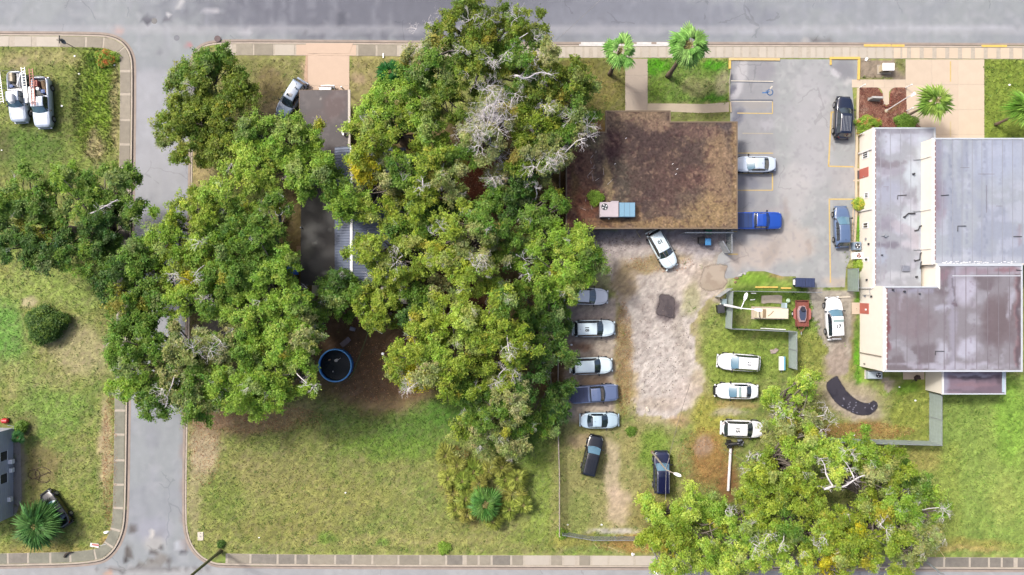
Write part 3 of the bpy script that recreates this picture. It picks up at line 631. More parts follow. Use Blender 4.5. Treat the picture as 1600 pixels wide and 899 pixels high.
pline([(1148, 239.5), (1208, 239.5)]); pline([(1148, 271), (1207, 271)]); pline([(1207, 270.4), (1207, 298)], wd=.16); pline([(1148, 297.5), (1207, 297.5)]); pline([(1148, 331.5), (1176, 331.5)]); pline([(1138, 362), (1152, 362)]); pline([(1138, 397.5), (1153, 397.5)], wd=.16)
pline([(1304, 175.5), (1299, 175.5)], wd=.2); pline([(1299, 175), (1294.5, 260)], wd=.18); pline([(1294, 260), (1334, 261)], wd=.16)
pline([(1335, 311.5), (1295, 311.5)], wd=.16); pline([(1295.6, 312), (1297.5, 442)], wd=.15)
M_linepale = mat('pale_edge_strip', (206, 186, 158), .85, .18, 2)
pline([(1334, 311), (1330, 400)], M_linepale, .16)
# accessible-parking symbol, blue
mb = MB().mat(mat('blue_road_paint', (54, 112, 172), .7, .2, 3))
def arc(cx, cy, r, a0, a1, n=14): return [(cx+r*math.cos(R(a0+(a1-a0)*i/n)), cy+r*math.sin(R(a0+(a1-a0)*i/n))) for i in range(n+1)]
def pl(mb, pts, wd, z0, z1):
    for a, b in zip(pts[:-1], pts[1:]):
        d = Vector(b)-Vector(a); e = d.normalized()*wd*.3; bar(mb, Vector(a)-e, Vector(b)+e, wd, z0, z1)
c = P(1203, 144.5)
pl(mb, arc(c.x, c.y, .34, 100, 440-20), .1, .008, .013); pl(mb, [(c.x-.72, c.y-.05), (c.x-.3, c.y-.05), (c.x-.1, c.y+.1)], .12, .009, .014); pl(mb, [(c.x-.45, c.y+.2), (c.x-.45, c.y-.1)], .08, .0095, .0145)
mb.disc(c.x-.82, c.y-.05, .013, .09, 12); mb.build('accessible_parking_symbol', lot)
mb = MB().mat(M_linew); bar(mb, (c.x+.02, c.y+.42), (c.x+.28, c.y+.74), .16, .0085, .0125); mb.build('paint_mark', lot)

def kstrip(pts, m=M_yellow, wd=.28, h=.13):
    mb = MB().mat(m)
    for a, b in zip(pts[:-1], pts[1:]): bar(mb, P(*a), P(*b), wd, -.05, h)
    return tag(mb.build('kerb'), kind='structure')
KY = mat('kerb_tan', (206, 188, 160), .85, .22, 1.5, .15)
kstrip([(1138.5, 93), (1218, 93.5)], mat('faded_yellow_kerb', (214, 188, 132), .8, .25, 1.2)); kstrip([(1140, 95.2), (1140, 108)], M_yellow, .26, .128)
kstrip([(1296, 91.5), (1343.5, 91.5)]); kstrip([(1297.5, 93.6), (1297.5, 102)], M_yellow, .18, .126); kstrip([(1341.8, 93.6), (1341, 125)], M_yellow, .26, .127)
kstrip([(1340.5, 138), (1337, 270), (1337.5, 330), (1334.5, 380), (1334, 400)], KY, .24)
kstrip([(1141, 160), (1142, 176)], KY, .14); kstrip([(1142, 108.5), (1139.5, 128), (1140, 158)], mat('kerb_edge', (168, 160, 146), .9, .3, 3), .08, .05)

# water in the low spots
def irregular(cx, cy, rx, ry, ang, seed, n=40, amp=.25, h=0.):
    r = random.Random(seed); ph = [r.uniform(0, 6.28) for _ in range(4)]; a = R(ang); out = []
    for i in range(n):
        t = 2*math.pi*i/n; k = 1+amp*(.5*math.sin(2*t+ph[0])+.35*math.sin(3*t+ph[1])+.25*math.sin(5*t+ph[2])+.12*math.sin(9*t+ph[3]))
        x = rx*k*math.cos(t); y = ry*k*math.sin(t); out.append((cx+x*math.cos(a)-y*math.sin(a), cy+x*math.sin(a)+y*math.cos(a)))
    return out
def puddle(pts, colfn, rough, z=.006, name='puddle', fade=4.):
    m, nt, bs = new_mat(name+'_surface'); at = nt.nodes.new('ShaderNodeAttribute'); at.attribute_name = 'Col'
    nt.links.new(at.outputs['Color'], bs.inputs['Base Color']); bs.inputs['Roughness'].default_value = rough; bs.inputs['Specular IOR Level'].default_value = .5
    nt.links.new(at.outputs['Alpha'], bs.inputs['Alpha'])
    o = sheet(name, polyP(pts), z, .12, colfn, m); me = o.data; nv = len(me.vertices); co = np.empty(nv*3); me.vertices.foreach_get('co', co); X, Y = px_of(co.reshape(-1, 3))
    a = np.empty(nv*4, np.float32); ca = me.color_attributes['Col'].data; ca.foreach_get('color', a); a = a.reshape(-1, 4)
    a[:, 3] = sstep(.2, fade, dseg(X, Y, list(pts)+[pts[0]])+(fbm(X/5, Y/5, 44, 3)-.5)*fade); ca.foreach_set('color', a.ravel())
    return tag(o, kind='structure')
wet = [(1027, 462), (1034, 458), (1045, 459), (1053, 462), (1057, 470), (1056, 484), (1056, 496), (1054, 501), (1046, 499), (1040, 496), (1030, 495), (1023, 492), (1023, 484), (1028, 474)]
puddle(smooth_path(wet+[wet[0]], 2)[:-1], lambda x, y: paint(x, y, (96, 86, 84), [('n', 8, .5, .65, (74, 66, 66), .7)], 5, 3), .3)
pud = [(1092, 438), (1097, 418), (1110, 411), (1136, 411), (1140, 418), (1132, 430), (1140, 440), (1134, 450), (1116, 457), (1100, 456), (1092, 450)]
puddle(smooth_path(pud+[pud[0]], 2)[:-1], lambda x, y: paint(x, y, (178, 164, 146), [('b', 1112, 447, 22, 12, 0, (166, 152, 132), .9), ('n', 9, .5, .6, (158, 142, 124), .8)], 6, 4), .35)
cres = [(1291, 598), (1300, 590), (1308, 585), (1312, 592), (1320, 606), (1330, 618), (1345, 628), (1358, 630), (1364, 624), (1371, 628), (1373, 636), (1368, 645), (1356, 651), (1340, 650), (1322, 642), (1306, 632), (1296, 618), (1290, 607)]
def crescol(x, y):
    c = paint(x, y, (66, 62, 68), [('n', 12, .5, .65, (52, 48, 54), .7)], 7, 2)
    n = vnoise(x*1.1, y*1.1, 5); m = ((n > .86) & (x > 1312))[..., None]; return np.where(m, np.array((150, 148, 162.)), c)  # pale specks are the sparkle on the water, painted into its colour
puddle(smooth_path(cres+[cres[0]], 2)[:-1], crescol, .22, fade=2.)

# manhole covers and lids
def manhole(px, py, r, m, label):
    mb = MB().mat(m); p = P(px, py); mb.tube([(0, 0, -.12), (0, 0, -.092)], r, 24)
    o = mb.build('manhole_cover', loc=(p.x, p.y, 0)); tag(o, label, 'manhole cover')
    mb = MB().mat(m)
    for k in range(-2, 3):
        hw = math.sqrt(max(.01, (r*.8)**2-(k*r*.3)**2)); mb.box(-hw, hw, k*r*.3-.02, k*r*.3+.02, -.092, -.085)
    mb.build('raised_rib', o)
manhole(240.5, 32.5, .34, M_dark, 'dark round manhole cover between two tar patches on the top road')
manhole(275.5, 59, .33, mat('iron_cover', (88, 92, 104), .6, .2, 6), 'grey blue manhole cover in the road mouth, nearest the big road corner')
o = MB().mat(mat('rusty_cover', (88, 68, 70), .7, .3, 6)).cyl(0, 0, 0, .05, .38, 24).build('manhole_cover', loc=(*P(340, 61), 0)); tag(o, 'dark manhole cover ringed with pink paint on the corner kerb', 'manhole cover')
# ------------------------------------------------------------------ buildings
def wy(py, h=0.): return (449.5-py)*U*(CAMH-h)/CAMH
def wx(px, h=0.): return (px-800)*U*(CAMH-h)/CAMH
def roof_sheet(name, polypx, h, zt, base, ops, seed, m, parent, res=.22, k=None):
    return sheet(name, polyP(polypx, h), zt, res, lambda x, y: paint(x, y, base, ops, seed, 7, 22), m, parent, k)
def shrink(poly, d):
    """inset a rectilinear world polygon (anticlockwise or clockwise)"""
    n = len(poly); out = []
    a = sum(poly[i][0]*poly[(i+1) % n][1]-poly[(i+1) % n][0]*poly[i][1] for i in range(n)); s = 1 if a > 0 else -1
    for i in range(n):
        p0, p1, p2 = (Vector(poly[i-1][:2]), Vector(poly[i][:2]), Vector(poly[(i+1) % n][:2]))
        e1 = (p1-p0).normalized(); e2 = (p2-p1).normalized()
        n1 = Vector((-e1.y, e1.x))*s; n2 = Vector((-e2.y, e2.x))*s; b = (n1+n2); b = b/ max(.2, b.dot(n1)) if b.length > 1e-6 else n1
        q = p1+b*d; out.append((q.x, q.y))
    return out
def coping(name, wpoly, wd, z0, z1, m, parent, sides=None):
    inn = shrink(wpoly, wd); n = len(wpoly)
    for i in range(n):
        if sides is not None and i not in sides: continue
        j = (i+1) % n; mb = MB().mat(m); mb.prism([wpoly[i], wpoly[j], inn[j], inn[i]], z0, z1); mb.build(name, parent)

# --- brown flat-roofed building in the middle
HB = 3.2
b1 = empty('low_commercial_building', (*P(1025, 270), 0), 0, 'low building with a brown flat roof stained dark and covered in leaf litter', 'building')
def par(o, root):
    o.parent = root; o.matrix_parent_inverse = Matrix.Translation(-Vector(root.location)); return o
def keep_world(o, root):
    """parent an object built in world coordinates under a root that stands elsewhere (root unrotated)"""
    o.parent = root; o.location = Vector(o.location)-Vector(root.location)
    return o
roofpoly = [(884, 358), (1152.5, 358), (1152.5, 190), (1048, 190), (1048, 173), (946, 173), (946, 206), (884, 206)]
W = polyP(roofpoly, HB)
B1_ops = [('n', 50, .42, .6, (76, 63, 60), .85), ('n', 24, .52, .66, (118, 102, 84), .55), ('b', 1030, 250, 80, 70, 0, (72, 58, 56), .75, .8), ('b', 1120, 270, 24, 80, 0, (142, 118, 92), .75), ('b', 1110, 330, 50, 26, 0, (146, 124, 90), .8),
 ('b', 1090, 205, 40, 12, 0, (104, 82, 76), .7), ('b', 1000, 180, 50, 14, 0, (136, 116, 94), .8), ('b', 1030, 196, 30, 12, 0, (150, 126, 104), .7), ('b', 960, 230, 16, 30, -14, (70, 50, 52), .85), ('b', 970, 280, 14, 50, 0, (86, 80, 70), .7),
 ('b', 950, 290, 7, 50, 0, (150, 132, 96), .7), ('r', 880, 914, 200, 360, (122, 84, 68), .9, 6), ('b', 898, 290, 8, 40, 0, (112, 100, 60), .5), ('b', 920, 320, 24, 40, 0, (118, 78, 60), .85), ('b', 915, 260, 14, 60, 0, (124, 92, 76), .8), ('b', 940, 350, 40, 10, 0, (140, 108, 76), .8), ('b', 1040, 350, 110, 9, 0, (146, 122, 86), .75),
 ('b', 1085, 280, 30, 20, 0, (98, 72, 66), .6), ('b', 1040, 290, 20, 60, 0, (104, 80, 72), .4), ('b', 1135, 195, 16, 10, 0, (84, 74, 74), .8), ('r', 1143, 1156, 188, 360, (150, 128, 96), .8, 3), ('r', 1144, 1148, 188, 356, (70, 48, 34), .3, 1),
 ('b', 995, 335, 10, 14, 0, (140, 110, 78), .7), ('b', 925, 222, 22, 14, 0, (118, 112, 84), .6), ('n', 6, .57, .68, (150, 126, 104), .4), ('n', 4.5, .6, .7, (66, 46, 46), .5)]
o = sheet('roof', shrink(W, .1), HB+.004, .16, lambda x, y: paint(x, y, (100, 86, 76), B1_ops, 81, 8, 20)*(1+(fbm(x/1.5, y/1.5, 98, 2)-.5)[..., None]*.6), M_roof); keep_world(o, b1)
slabm = mat('roof_fascia', (92, 76, 62), .8, .2, 2)
o = MB().mat(slabm).prism(W, HB-.32, HB).build('fascia'); keep_world(o, b1)
for i in range(len(W)):
    j = (i+1) % len(W); q = shrink(W, .14); o = MB().mat(mat('drip_edge', (120, 102, 80), .7, .25, 2) if i == 0 else bpy.data.materials['drip_edge']).prism([W[i], W[j], q[j], q[i]], HB+.001, HB+.05).build('roof_edge'); keep_world(o, b1)
ww = shrink(W, .55); wallm = mat('painted_block_wall', (170, 160, 146), .9, .12, 2, .2)
o = MB().mat(wallm).prism(ww, -.1, HB-.33).build('wall'); keep_world(o, b1)
yb = min(p[1] for p in ww)
for xa, xb, nm, m in ((910, 930, 'window', M_glass), (1000, 1014, 'door', M_brownred), (1075, 1095, 'window', M_glass)):
    z0, z1 = (.9, 2.1) if nm == 'window' else (.02, 2.1)
    o = MB().mat(m).box(wx(xa), wx(xb), yb-.03, yb+.1, z0, z1).build(nm); keep_world(o, b1)
    f = MB().mat(M_white)
    for q in ((wx(xa)-.06, wx(xb)+.06, z1, z1+.06), (wx(xa)-.06, wx(xb)+.06, z0-.06, z0)): f.box(q[0], q[1], yb-.05, yb+.1, q[2], q[3])
    for q in (wx(xa)-.06, wx(xb)): f.box(q, q+.06, yb-.05, yb+.1, z0+.001, z1-.001)
    fo = f.build('frame', o, loc=(0, 0, 0))
# sticks, cones and bleached bits lying on the roof
mb = MB().mat(M_twig)
for i in range(15):
    x = random.uniform(912, 950) if i < 16 else random.uniform(950, 1140); y = random.uniform(215, 350); a = random.uniform(0, 3.14) if i > 8 else random.uniform(1.2, 2); l = random.uniform(.2, .9); p = P(x, y, HB)
    mb.tube([(p.x, p.y, HB+.04), (p.x+l*math.cos(a), p.y+l*math.sin(a), HB+.06)], .016, 4, .008)
for x, y in ((977, 217), (960, 257), (1057, 265), (1050, 257), (1055, 273)):
    p = P(x, y, HB); mb.tube([(p.x, p.y, HB+.03), (p.x+.16, p.y+.1, HB+.06)], .06, 5, .03)
o = mb.build('roof_litter'); o['kind'] = 'stuff'; keep_world(o, b1)

# rooftop air conditioner, two halves
ac = empty('rooftop_air_conditioner', (*P(964, 328.5, HB+.5), HB), 0, 'long rooftop air conditioner, faded pink half with fan, blue half beside it', 'air conditioner')
pinkm = mat('faded_pink_metal', (196, 184, 188), .6, .1, 2); lbm = mat('light_blue_metal', (126, 168, 192), .5, .08, 2)
MB().mat(pinkm).box(-1.95, .1, -.82, .82, .15, 1.05, .03).build('fan_housing', ac)
MB().mat(lbm).box(.16, 1.95, -.80, .78, .15, .98, .03).build('duct_housing', ac)
MB().mat(pinkm).box(-.72, .12, .82, .95, .15, 1.04, .02).build('side_panel', ac)
MB().mat(M_dark).box(.08, .18, -.7, .7, .2, 1.02).build('joint_strip', ac)
mb = MB().mat(M_dark).cyl(-1.45, .3, 1.052, 1.07, .37, 24); fan = mb.build('fan', ac)
mb = MB().mat(M_white)
for k in range(4):
    a = k*math.pi/2+.5; mb.prism([(-1.45+.08*math.cos(a), .3+.08*math.sin(a)), (-1.45+.3*math.cos(a-.3), .3+.3*math.sin(a-.3)), (-1.45+.3*math.cos(a+.2), .3+.3*math.sin(a+.2))], 1.071, 1.085)
mb.build('fan_blade', fan)
mb = MB().mat(M_dark)
for k in (-1.7, -.3, .6, 1.7): mb.box(k-.06, k+.06, -.7, .7, 0.006, .15)
mb.build('mounting_rail', ac)
MB().mat(M_white).cyl(-.85, -.93, .0, .25, .07, 8).build('drain_pipe', ac)
for k in (.75, 1.35): MB().mat(M_dark).box(k-.01, k+.01, -.78, .76, .981, .992).build('panel_seam', ac)

# --- pale building on the right: three flat roofs at two heights
b2 = empty('pale_commercial_building', (*P(1470, 400), 0), 0, 'large pale walled building with grey and purple flat roofs at the right edge', 'building')
WALLX = wx(1343)            # west wall plane
HL, HH, HA = 2.9, 5.0, 3.1
copm = mat('white_coping', (226, 223, 218), .7, .14, 1.5, k=.66); edgem = mat('metal_roof_edge', (200, 206, 212), .5, .12, 2)
def blk(poly, h, drop=.22, cop=edgem, wd=.16):
    w = poly
    o = MB().mat(M_cream).prism(w, -.1, h-.001).build('wall'); keep_world(o, b2)
    return w
xE = wx(1457, HH)           # west face of the high north-east block
nlow = [(WALLX, wy(449, HL)), (xE+2.0, wy(449, HL)), (xE+2.0, wy(200, HL)), (WALLX, wy(200, HL))]
nlow = [(WALLX, -.02), (xE-.003, -.02), (xE-.003, wy(216.5, HH)+.003), (wx(1461, HL), wy(216.5, HH)+.003), (wx(1461, HL), wy(200, HL)), (WALLX, wy(200, HL))]
blk(nlow, HL)
NL_ops = [('n', 40, .45, .6, (138, 138, 148), .75), ('n', 18, .52, .64, (182, 182, 194), .6), ('b', 1395, 215, 20, 16, 0, (182, 186, 198), .8), ('b', 1392, 232, 16, 12, 0, (186, 190, 204), .7), ('b', 1430, 215, 20, 16, 0, (178, 182, 196), .7), ('b', 1400, 206, 50, 5, 0, (124, 122, 132), .6),
 ('b', 1385, 255, 40, 5, 5, (128, 120, 128), .8), ('b', 1395, 268, 30, 8, 0, (150, 146, 158), .7), ('b', 1425, 275, 14, 26, 0, (188, 198, 206), .8), ('b', 1385, 300, 24, 24, 0, (158, 162, 178), .8), ('b', 1380, 262, 14, 5, 0, (112, 102, 110), .6),
 ('b', 1420, 345, 14, 24, 0, (198, 206, 212), .7), ('b', 1385, 350, 16, 16, 0, (138, 134, 146), .8), ('l', [(1400, 350), (1420, 360), (1440, 388)], 8, (170, 164, 172), .7), ('b', 1388, 385, 22, 5, 8, (118, 112, 124), .8), ('b', 1420, 385, 18, 8, 0, (182, 178, 186), .8),
 ('b', 1375, 400, 12, 14, 0, (164, 172, 188), .7), ('b', 1400, 430, 40, 8, 0, (184, 186, 192), .7), ('b', 1375, 425, 12, 16, 0, (156, 154, 160), .5), ('r', 1434, 1448, 216, 445, (192, 202, 210), .6, 3), ('l', [(1372, 200), (1372, 440)], 1.5, (120, 106, 116), .25), ('l', [(1384, 200), (1384, 440)], .8, (138, 134, 146), .5), ('l', [(1410, 260), (1410, 440)], .8, (138, 134, 146), .4)]
o = sheet('roof', [(WALLX+.2, .16), (xE-.01, .16), (xE-.01, nlow[2][1]), (nlow[3][0]-.15, nlow[2][1]), (nlow[3][0]-.15, nlow[4][1]-.12), (WALLX+.2, nlow[4][1]-.12)], HL+.02, .2, lambda x, y: paint(x, y, (154, 157, 164), NL_ops, 91, 8, 24), M_membrane); keep_world(o, b2)
ne = [(xE, wy(413.5, HH)), (xE+22, wy(413.5, HH)), (xE+22, wy(216.5, HH)), (xE, wy(216.5, HH))]
blk(ne, HH)
NE_ops = [('n', 60, .45, .6, (146, 152, 168), .7), ('n', 18, .55, .66, (178, 182, 196), .5), ('r', 1455, 1470, 216, 330, (132, 112, 124), .6, 5), ('b', 1465, 310, 14, 50, 0, (136, 116, 128), .55), ('b', 1560, 250, 60, 40, 0, (168, 176, 194), .6),
 ('n', 10, .55, .62, (140, 146, 162), .5, 1.2, .1), ('r', 1455, 1600, 400, 413, (182, 186, 194), .6, 4), ('r', 1588, 1594, 350, 380, (132, 110, 116), .4, 2), ('l', [(1486, 216), (1486, 410)], .9, (130, 136, 152), .6), ('l', [(1512, 216), (1512, 410)], .9, (134, 140, 156), .6), ('l', [(1540, 216), (1540, 410)], .9, (130, 136, 152), .6), ('l', [(1568, 216), (1568, 410)], .9, (134, 140, 156), .5), ('l', [(1486, 262), (1500, 262)], .9, (112, 116, 132), .6), ('l', [(1530, 340), (1552, 340)], .9, (120, 124, 140), .5)]
o = sheet('roof', [(xE+.3, ne[0][1]+.12), (ne[1][0]-.1, ne[0][1]+.12), (ne[1][0]-.1, ne[2][1]-.14), (xE+.3, ne[2][1]-.14)], HH+.02, .24, lambda x, y: paint(x, y, (158, 164, 172), NE_ops, 92, 7, 24), M_membrane); keep_world(o, b2)
so = [(WALLX, wy(580.5, HH)), (wx(1596.5, HH), wy(580.5, HH)), (wx(1596.5, HH), wy(414.3, HH)), (wx(1463.5, HH), wy(414.3, HH)), (wx(1463.5, HH), wy(448, HH)), (WALLX, wy(448, HH))]
so[0] = (wx(1380, HH)-.02, so[0][1]); so[5] = (so[0][0], so[5][1])
blk(so, HH)
SO_ops = [('n', 44, .46, .62, (110, 101, 105), .85), ('n', 20, .52, .64, (158, 158, 166), .65), ('r', 1486, 1600, 412, 432, (170, 166, 178), .5, 4), ('b', 1520, 424, 40, 5, 0, (142, 122, 132), .6), ('b', 1575, 424, 20, 6, 0, (128, 88, 94), .6), ('b', 1475, 430, 10, 14, 0, (136, 112, 122), .8), ('r', 1484, 1494, 414, 580, (156, 154, 170), .55, 3), ('b', 1510, 455, 22, 26, 0, (178, 176, 190), .85), ('b', 1475, 480, 14, 8, 0, (176, 178, 192), .7),
 ('b', 1430, 505, 34, 30, 0, (124, 112, 116), .8), ('b', 1412, 480, 26, 20, 0, (122, 110, 114), .7), ('b', 1560, 500, 34, 45, 0, (106, 93, 95), .85), ('b', 1515, 545, 20, 18, 0, (182, 182, 196), .8), ('b', 1470, 550, 14, 18, 0, (180, 182, 194), .7), ('b', 1480, 572, 110, 5, 0, (170, 168, 180), .8),
 ('r', 1384, 1389, 450, 578, (110, 66, 74), .5, 2), ('b', 1386, 520, 4, 40, 0, (112, 58, 64), .6), ('r', 1384, 1460, 451, 458, (150, 150, 168), .7, 3), ('r', 1588, 1594, 430, 575, (140, 104, 106), .7, 2), ('b', 1580, 480, 4, 26, 8, (176, 176, 188), .7), ('r', 1590, 1596, 430, 578, (74, 66, 72), .6, 1.5), ('l', [(1490, 433), (1490, 470)], 1, (100, 92, 100), .7), ('b', 1493, 478, 4, 6, 0, (84, 66, 74), .7), ('l', [(1478, 440), (1478, 576)], .8, (110, 96, 106), .4), ('l', [(1520, 440), (1520, 576)], .8, (110, 96, 106), .35), ('l', [(1548, 440), (1548, 576)], .8, (106, 88, 96), .35), ('l', [(1435, 460), (1435, 576)], .8, (112, 96, 106), .35), ('b', 1410, 470, 3, 20, 10, (166, 164, 176), .4)]
o = sheet('roof', shrink(so, .12), HH+.02, .2, lambda x, y: paint(x, y, (132, 127, 132), SO_ops, 93, 8, 22), M_membrane); keep_world(o, b2)
an = [(wx(1472, HA), wy(616, HA)), (wx(1570.5, HA), wy(616, HA)), (wx(1570.5, HA), so[0][1]-.004), (wx(1472, HA), so[0][1]-.004)]
blk(an, HA)
AN_ops = [('n', 30, .45, .6, (112, 96, 106), .8), ('r', 1470, 1482, 580, 616, (158, 160, 176), .8, 3), ('b', 1520, 590, 36, 4, 0, (74, 66, 76), .85), ('b', 1560, 592, 5, 8, 0, (84, 72, 80), .7), ('b', 1520, 585, 50, 3, 0, (158, 160, 178), .7), ('b', 1520, 600, 40, 4, 0, (142, 116, 124), .7), ('b', 1510, 611, 44, 3, 0, (104, 96, 104), .6)]
o = sheet('roof', shrink(an, .1), HA+.02, .16, lambda x, y: paint(x, y, (134, 116, 128), AN_ops, 94, 4, 14), M_membrane); keep_world(o, b2)
anw = MB().mat(mat('light_blue_edge', (186, 204, 216), .5, .08, 2)).box(an[1][0]-.38, an[1][0]-.12, an[0][1]+.2, an[2][1]-.05, HA+.021, HA+.1).build('roof_edge'); keep_world(anw, b2)

def edge(wpoly, sides, wd, z0, z1, m, name='roof_edge', grow=.04):
    out = shrink(wpoly, -grow); inn = shrink(wpoly, wd); n = len(wpoly)
    for i in sides:
        j = (i+1) % n; o = MB().mat(m).prism([out[i], out[j], inn[j], inn[i]], z0, z1).build(name); keep_world(o, b2)
edge(nlow, [0, 3, 4], .12, HL-.12, HL+.06, edgem); edge(nlow, [5], .20, HL-.12, HL+.16, copm, 'coping')
edge(ne, [1, 2], .12, HH-.15, HH+.08, edgem); edge(ne, [3], .16, HH-.15, HH+.12, copm, 'coping')
edge(so, [0, 1, 2, 4], .12, HH-.18, HH+.10, edgem); edge(so, [3], .3, HH-.18, HH+.14, copm, 'coping'); edge(so, [5], .30, HH-.18, HH+.14, copm, 'coping')
edge(an, [0, 1], .1, HA-.12, HA+.08, edgem); edge(an, [3], .14, HA-.12, HA+.10, copm, 'coping')
o = MB().mat(edgem).box(xE+.5, wx(1596, HH), ne[0][1]-.06, ne[0][1]+.1, HH+.024, HH+.11).build('roof_joint_cap'); keep_world(o, b2)
# coping tiles, alternately red-brown and white, inside the west copings
tb = mat('brown_coping_tile', (150, 104, 92), .85, .25, 4); tw = mat('white_coping_tile', (222, 216, 212), .8, .12, 4)
def teeth(x, y0, y1, z, step=.2):
    n = int(abs(y1-y0)/step); a = MB().mat(tb); b = MB().mat(tw)
    for i in range(n):
        y = min(y0, y1)+i*step; q = a if (i % 3) else b
        q.box(x+random.uniform(0, .02), x+.11+random.uniform(-.02, .02), y+.01, y+step-.01, z, z+.07)
    for q in (a, b):
        o = q.build('coping_tile'); o['kind'] = 'stuff'; keep_world(o, b2)
teeth(WALLX+.21, .2, nlow[4][1]-.1, HL+.03); teeth(xE+.17, ne[0][1]+.3, ne[2][1]-.1, HH+.03); teeth(so[0][0]+.31, so[0][1]+.1, so[5][1]-.1, HH+.03)

def wall_box(x0, x1, py0, py1, z0, z1, m, name, zref=None):
    zr = (z0+z1)/2 if zref is None else zref
    o = MB().mat(m).box(x0, x1, wy(py1, zr), wy(py0, zr), z0, z1).build(name); keep_world(o, b2); return o
def framed_window(py0, py1, z0, z1, x=None, nm='window', pm=M_glass, fm=M_white, bars=2):
    x = WALLX if x is None else x
    w = wall_box(x-.02, x+.05, py0, py1, z0, z1, pm, nm)
    y0, y1 = wy(py1, (z0+z1)/2), wy(py0, (z0+z1)/2); f = MB().mat(fm)
    f.box(x-.06, x+.02, y0-.07, y1+.07, z0-.07, z0); f.box(x-.06, x+.02, y0-.07, y1+.07, z1, z1+.07)
    f.box(x-.06, x+.02, y0-.07, y0, z0, z1); f.box(x-.06, x+.02, y1, y1+.07, z0, z1)
    for k in range(bars):
        yy = y0+(y1-y0)*(k+1)/(bars+1); f.box(x-.04, x+.01, yy-.02, yy+.02, z0, z1)
    fo = f.build('frame', w, loc=(0, 0, 0)); return w
framed_window(237, 247, .8, 1.9); framed_window(302, 308.5, 1.2, 1.95); framed_window(349, 356, .9, 1.9, bars=1); framed_window(404, 408, 1.2, 1.9, bars=0)
dr = wall_box(WALLX-.04, WALLX+.05, 263, 278, .02, 2.05, M_red, 'door'); MB().mat(M_grey).box(WALLX-.09, WALLX-.04, wy(277, 1), wy(275.8, 1), .95, 1.1).build('handle', dr, loc=(0, 0, 0))
dr = wall_box(WALLX-.04+(so[0][0]-WALLX)*1, so[0][0]+.05, 474, 490.5, .02, 2.05, M_red, 'door'); MB().mat(M_white).box(so[0][0]-.08, so[0][0]-.04, wy(485, 1), wy(482.5, 1), 1.3, 1.6).build('notice', dr, loc=(0, 0, 0))
for py in (235, 327, 448.5):
    wall_box(WALLX-.16, WALLX-.045, py, py+2.6, 0, HL+.02, copm, 'pilaster', 1.5)
wall_box(so[0][0]-.1, so[0][0]-.02, 553.5, 555, 0, HH-.2, mat('wall_joint_grey', (150, 140, 126), .8, .1, 2), 'conduit', 2.5)
for py, px0 in ((246, 1437), (328, 1440), (389, 1438)):
    y = wy(py, 4); o = MB().mat(M_cream).box(xE-.10, xE-.001, y-.06, y+.06, HL+.03, HH-.2).build('downspout'); keep_world(o, b2)
    o = MB().mat(M_grey).tube([(xE-.9, y-.1, HL+.08), (xE-.15, y-.05, HL+.12)], .05, 6).build('drain_pipe'); keep_world(o, b2)
# small fittings on the wall between the two door bays
for py, z, w_, m in ((436, 1.6, .5, M_dark), (461, 1.2, .5, M_grey), (462, 2.6, .35, M_dark), (380, 2.0, .3, M_dark), (372, 1.4, .3, M_grey)):
    wall_box(WALLX-.12, WALLX+.0, py, py+3, z, z+.25, m, 'junction_box')
wall_box(so[0][0]-.1, so[0][0]-.01, 568, 569.5, 1.0, 1.25, M_dark, 'wall_vent')
o = MB().mat(M_grey).tube([(WALLX-.1, wy(452), 2.4), (WALLX-.14, wy(461), 2.6), (WALLX-.1, wy(461), .9)], .03, 5).build('conduit'); keep_world(o, b2)
# roof pipes, vents and hatch
for pts in ([(1414, 338), (1418, 334), (1429, 334)], [(1428, 361), (1434, 359.5), (1436, 354), (1440, 353)], [(1428, 406), (1428, 408), (1436, 406), (1437, 396), (1440, 395)], [(1437, 420), (1438, 410), (1441, 408)]):
    o = MB().mat(M_dark).tube([(*P(x, y, HL), HL+.14) for x, y in pts], .075, 6).build('roof_pipe'); keep_world(o, b2)
for x, y, r in ((1412, 339.5, .1), (1426.5, 272.5, .12), (1377, 399, .07), (1431, 433, .1), (1394, 447, .1), (1412, 449.5, .1), (1436, 453.5, .06)):
    hh = HL if y < 446 else HH
    if y >= 446: y += 6
    o = MB().mat(M_dark).cyl(*P(x, y, hh), hh+.0, hh+.3, r, 10).build('roof_vent'); keep_world(o, b2)
p = P(1382, 369, HL); o = MB().mat(M_grey).cyl(p.x, p.y, HL, HL+.3, .16, 12).tube([(p.x-.42, p.y, HL+.12), (p.x+.42, p.y, HL+.12)], .035, 5).build('roof_vent'); keep_world(o, b2)
p = P(1414, 420, HL); o = MB().mat(mat('hatch_metal', (130, 134, 146), .5, .2, 3)).box(p.x-.4, p.x+.42, p.y-.32, p.y+.34, HL, HL+.28, .04).build('roof_hatch'); keep_world(o, b2)
for pts, hh in (([(1496, 362), (1496, 353.5), (1509, 353.5)], HH), ([(1470, 306), (1482, 305)], HH), ([(1583, 370), (1596, 370)], HH), ([(1461, 555), (1461, 549), (1475, 549)], HH), ([(1402, 312), (1402, 306), (1416, 305)], HL), ([(1587, 422), (1596, 423)], HH)):
    o = MB().mat(M_dark if hh == HL else M_dark).tube([(*P(x, y, hh), hh+.07) for x, y in pts], .045, 5).build('roof_pipe'); keep_world(o, b2)
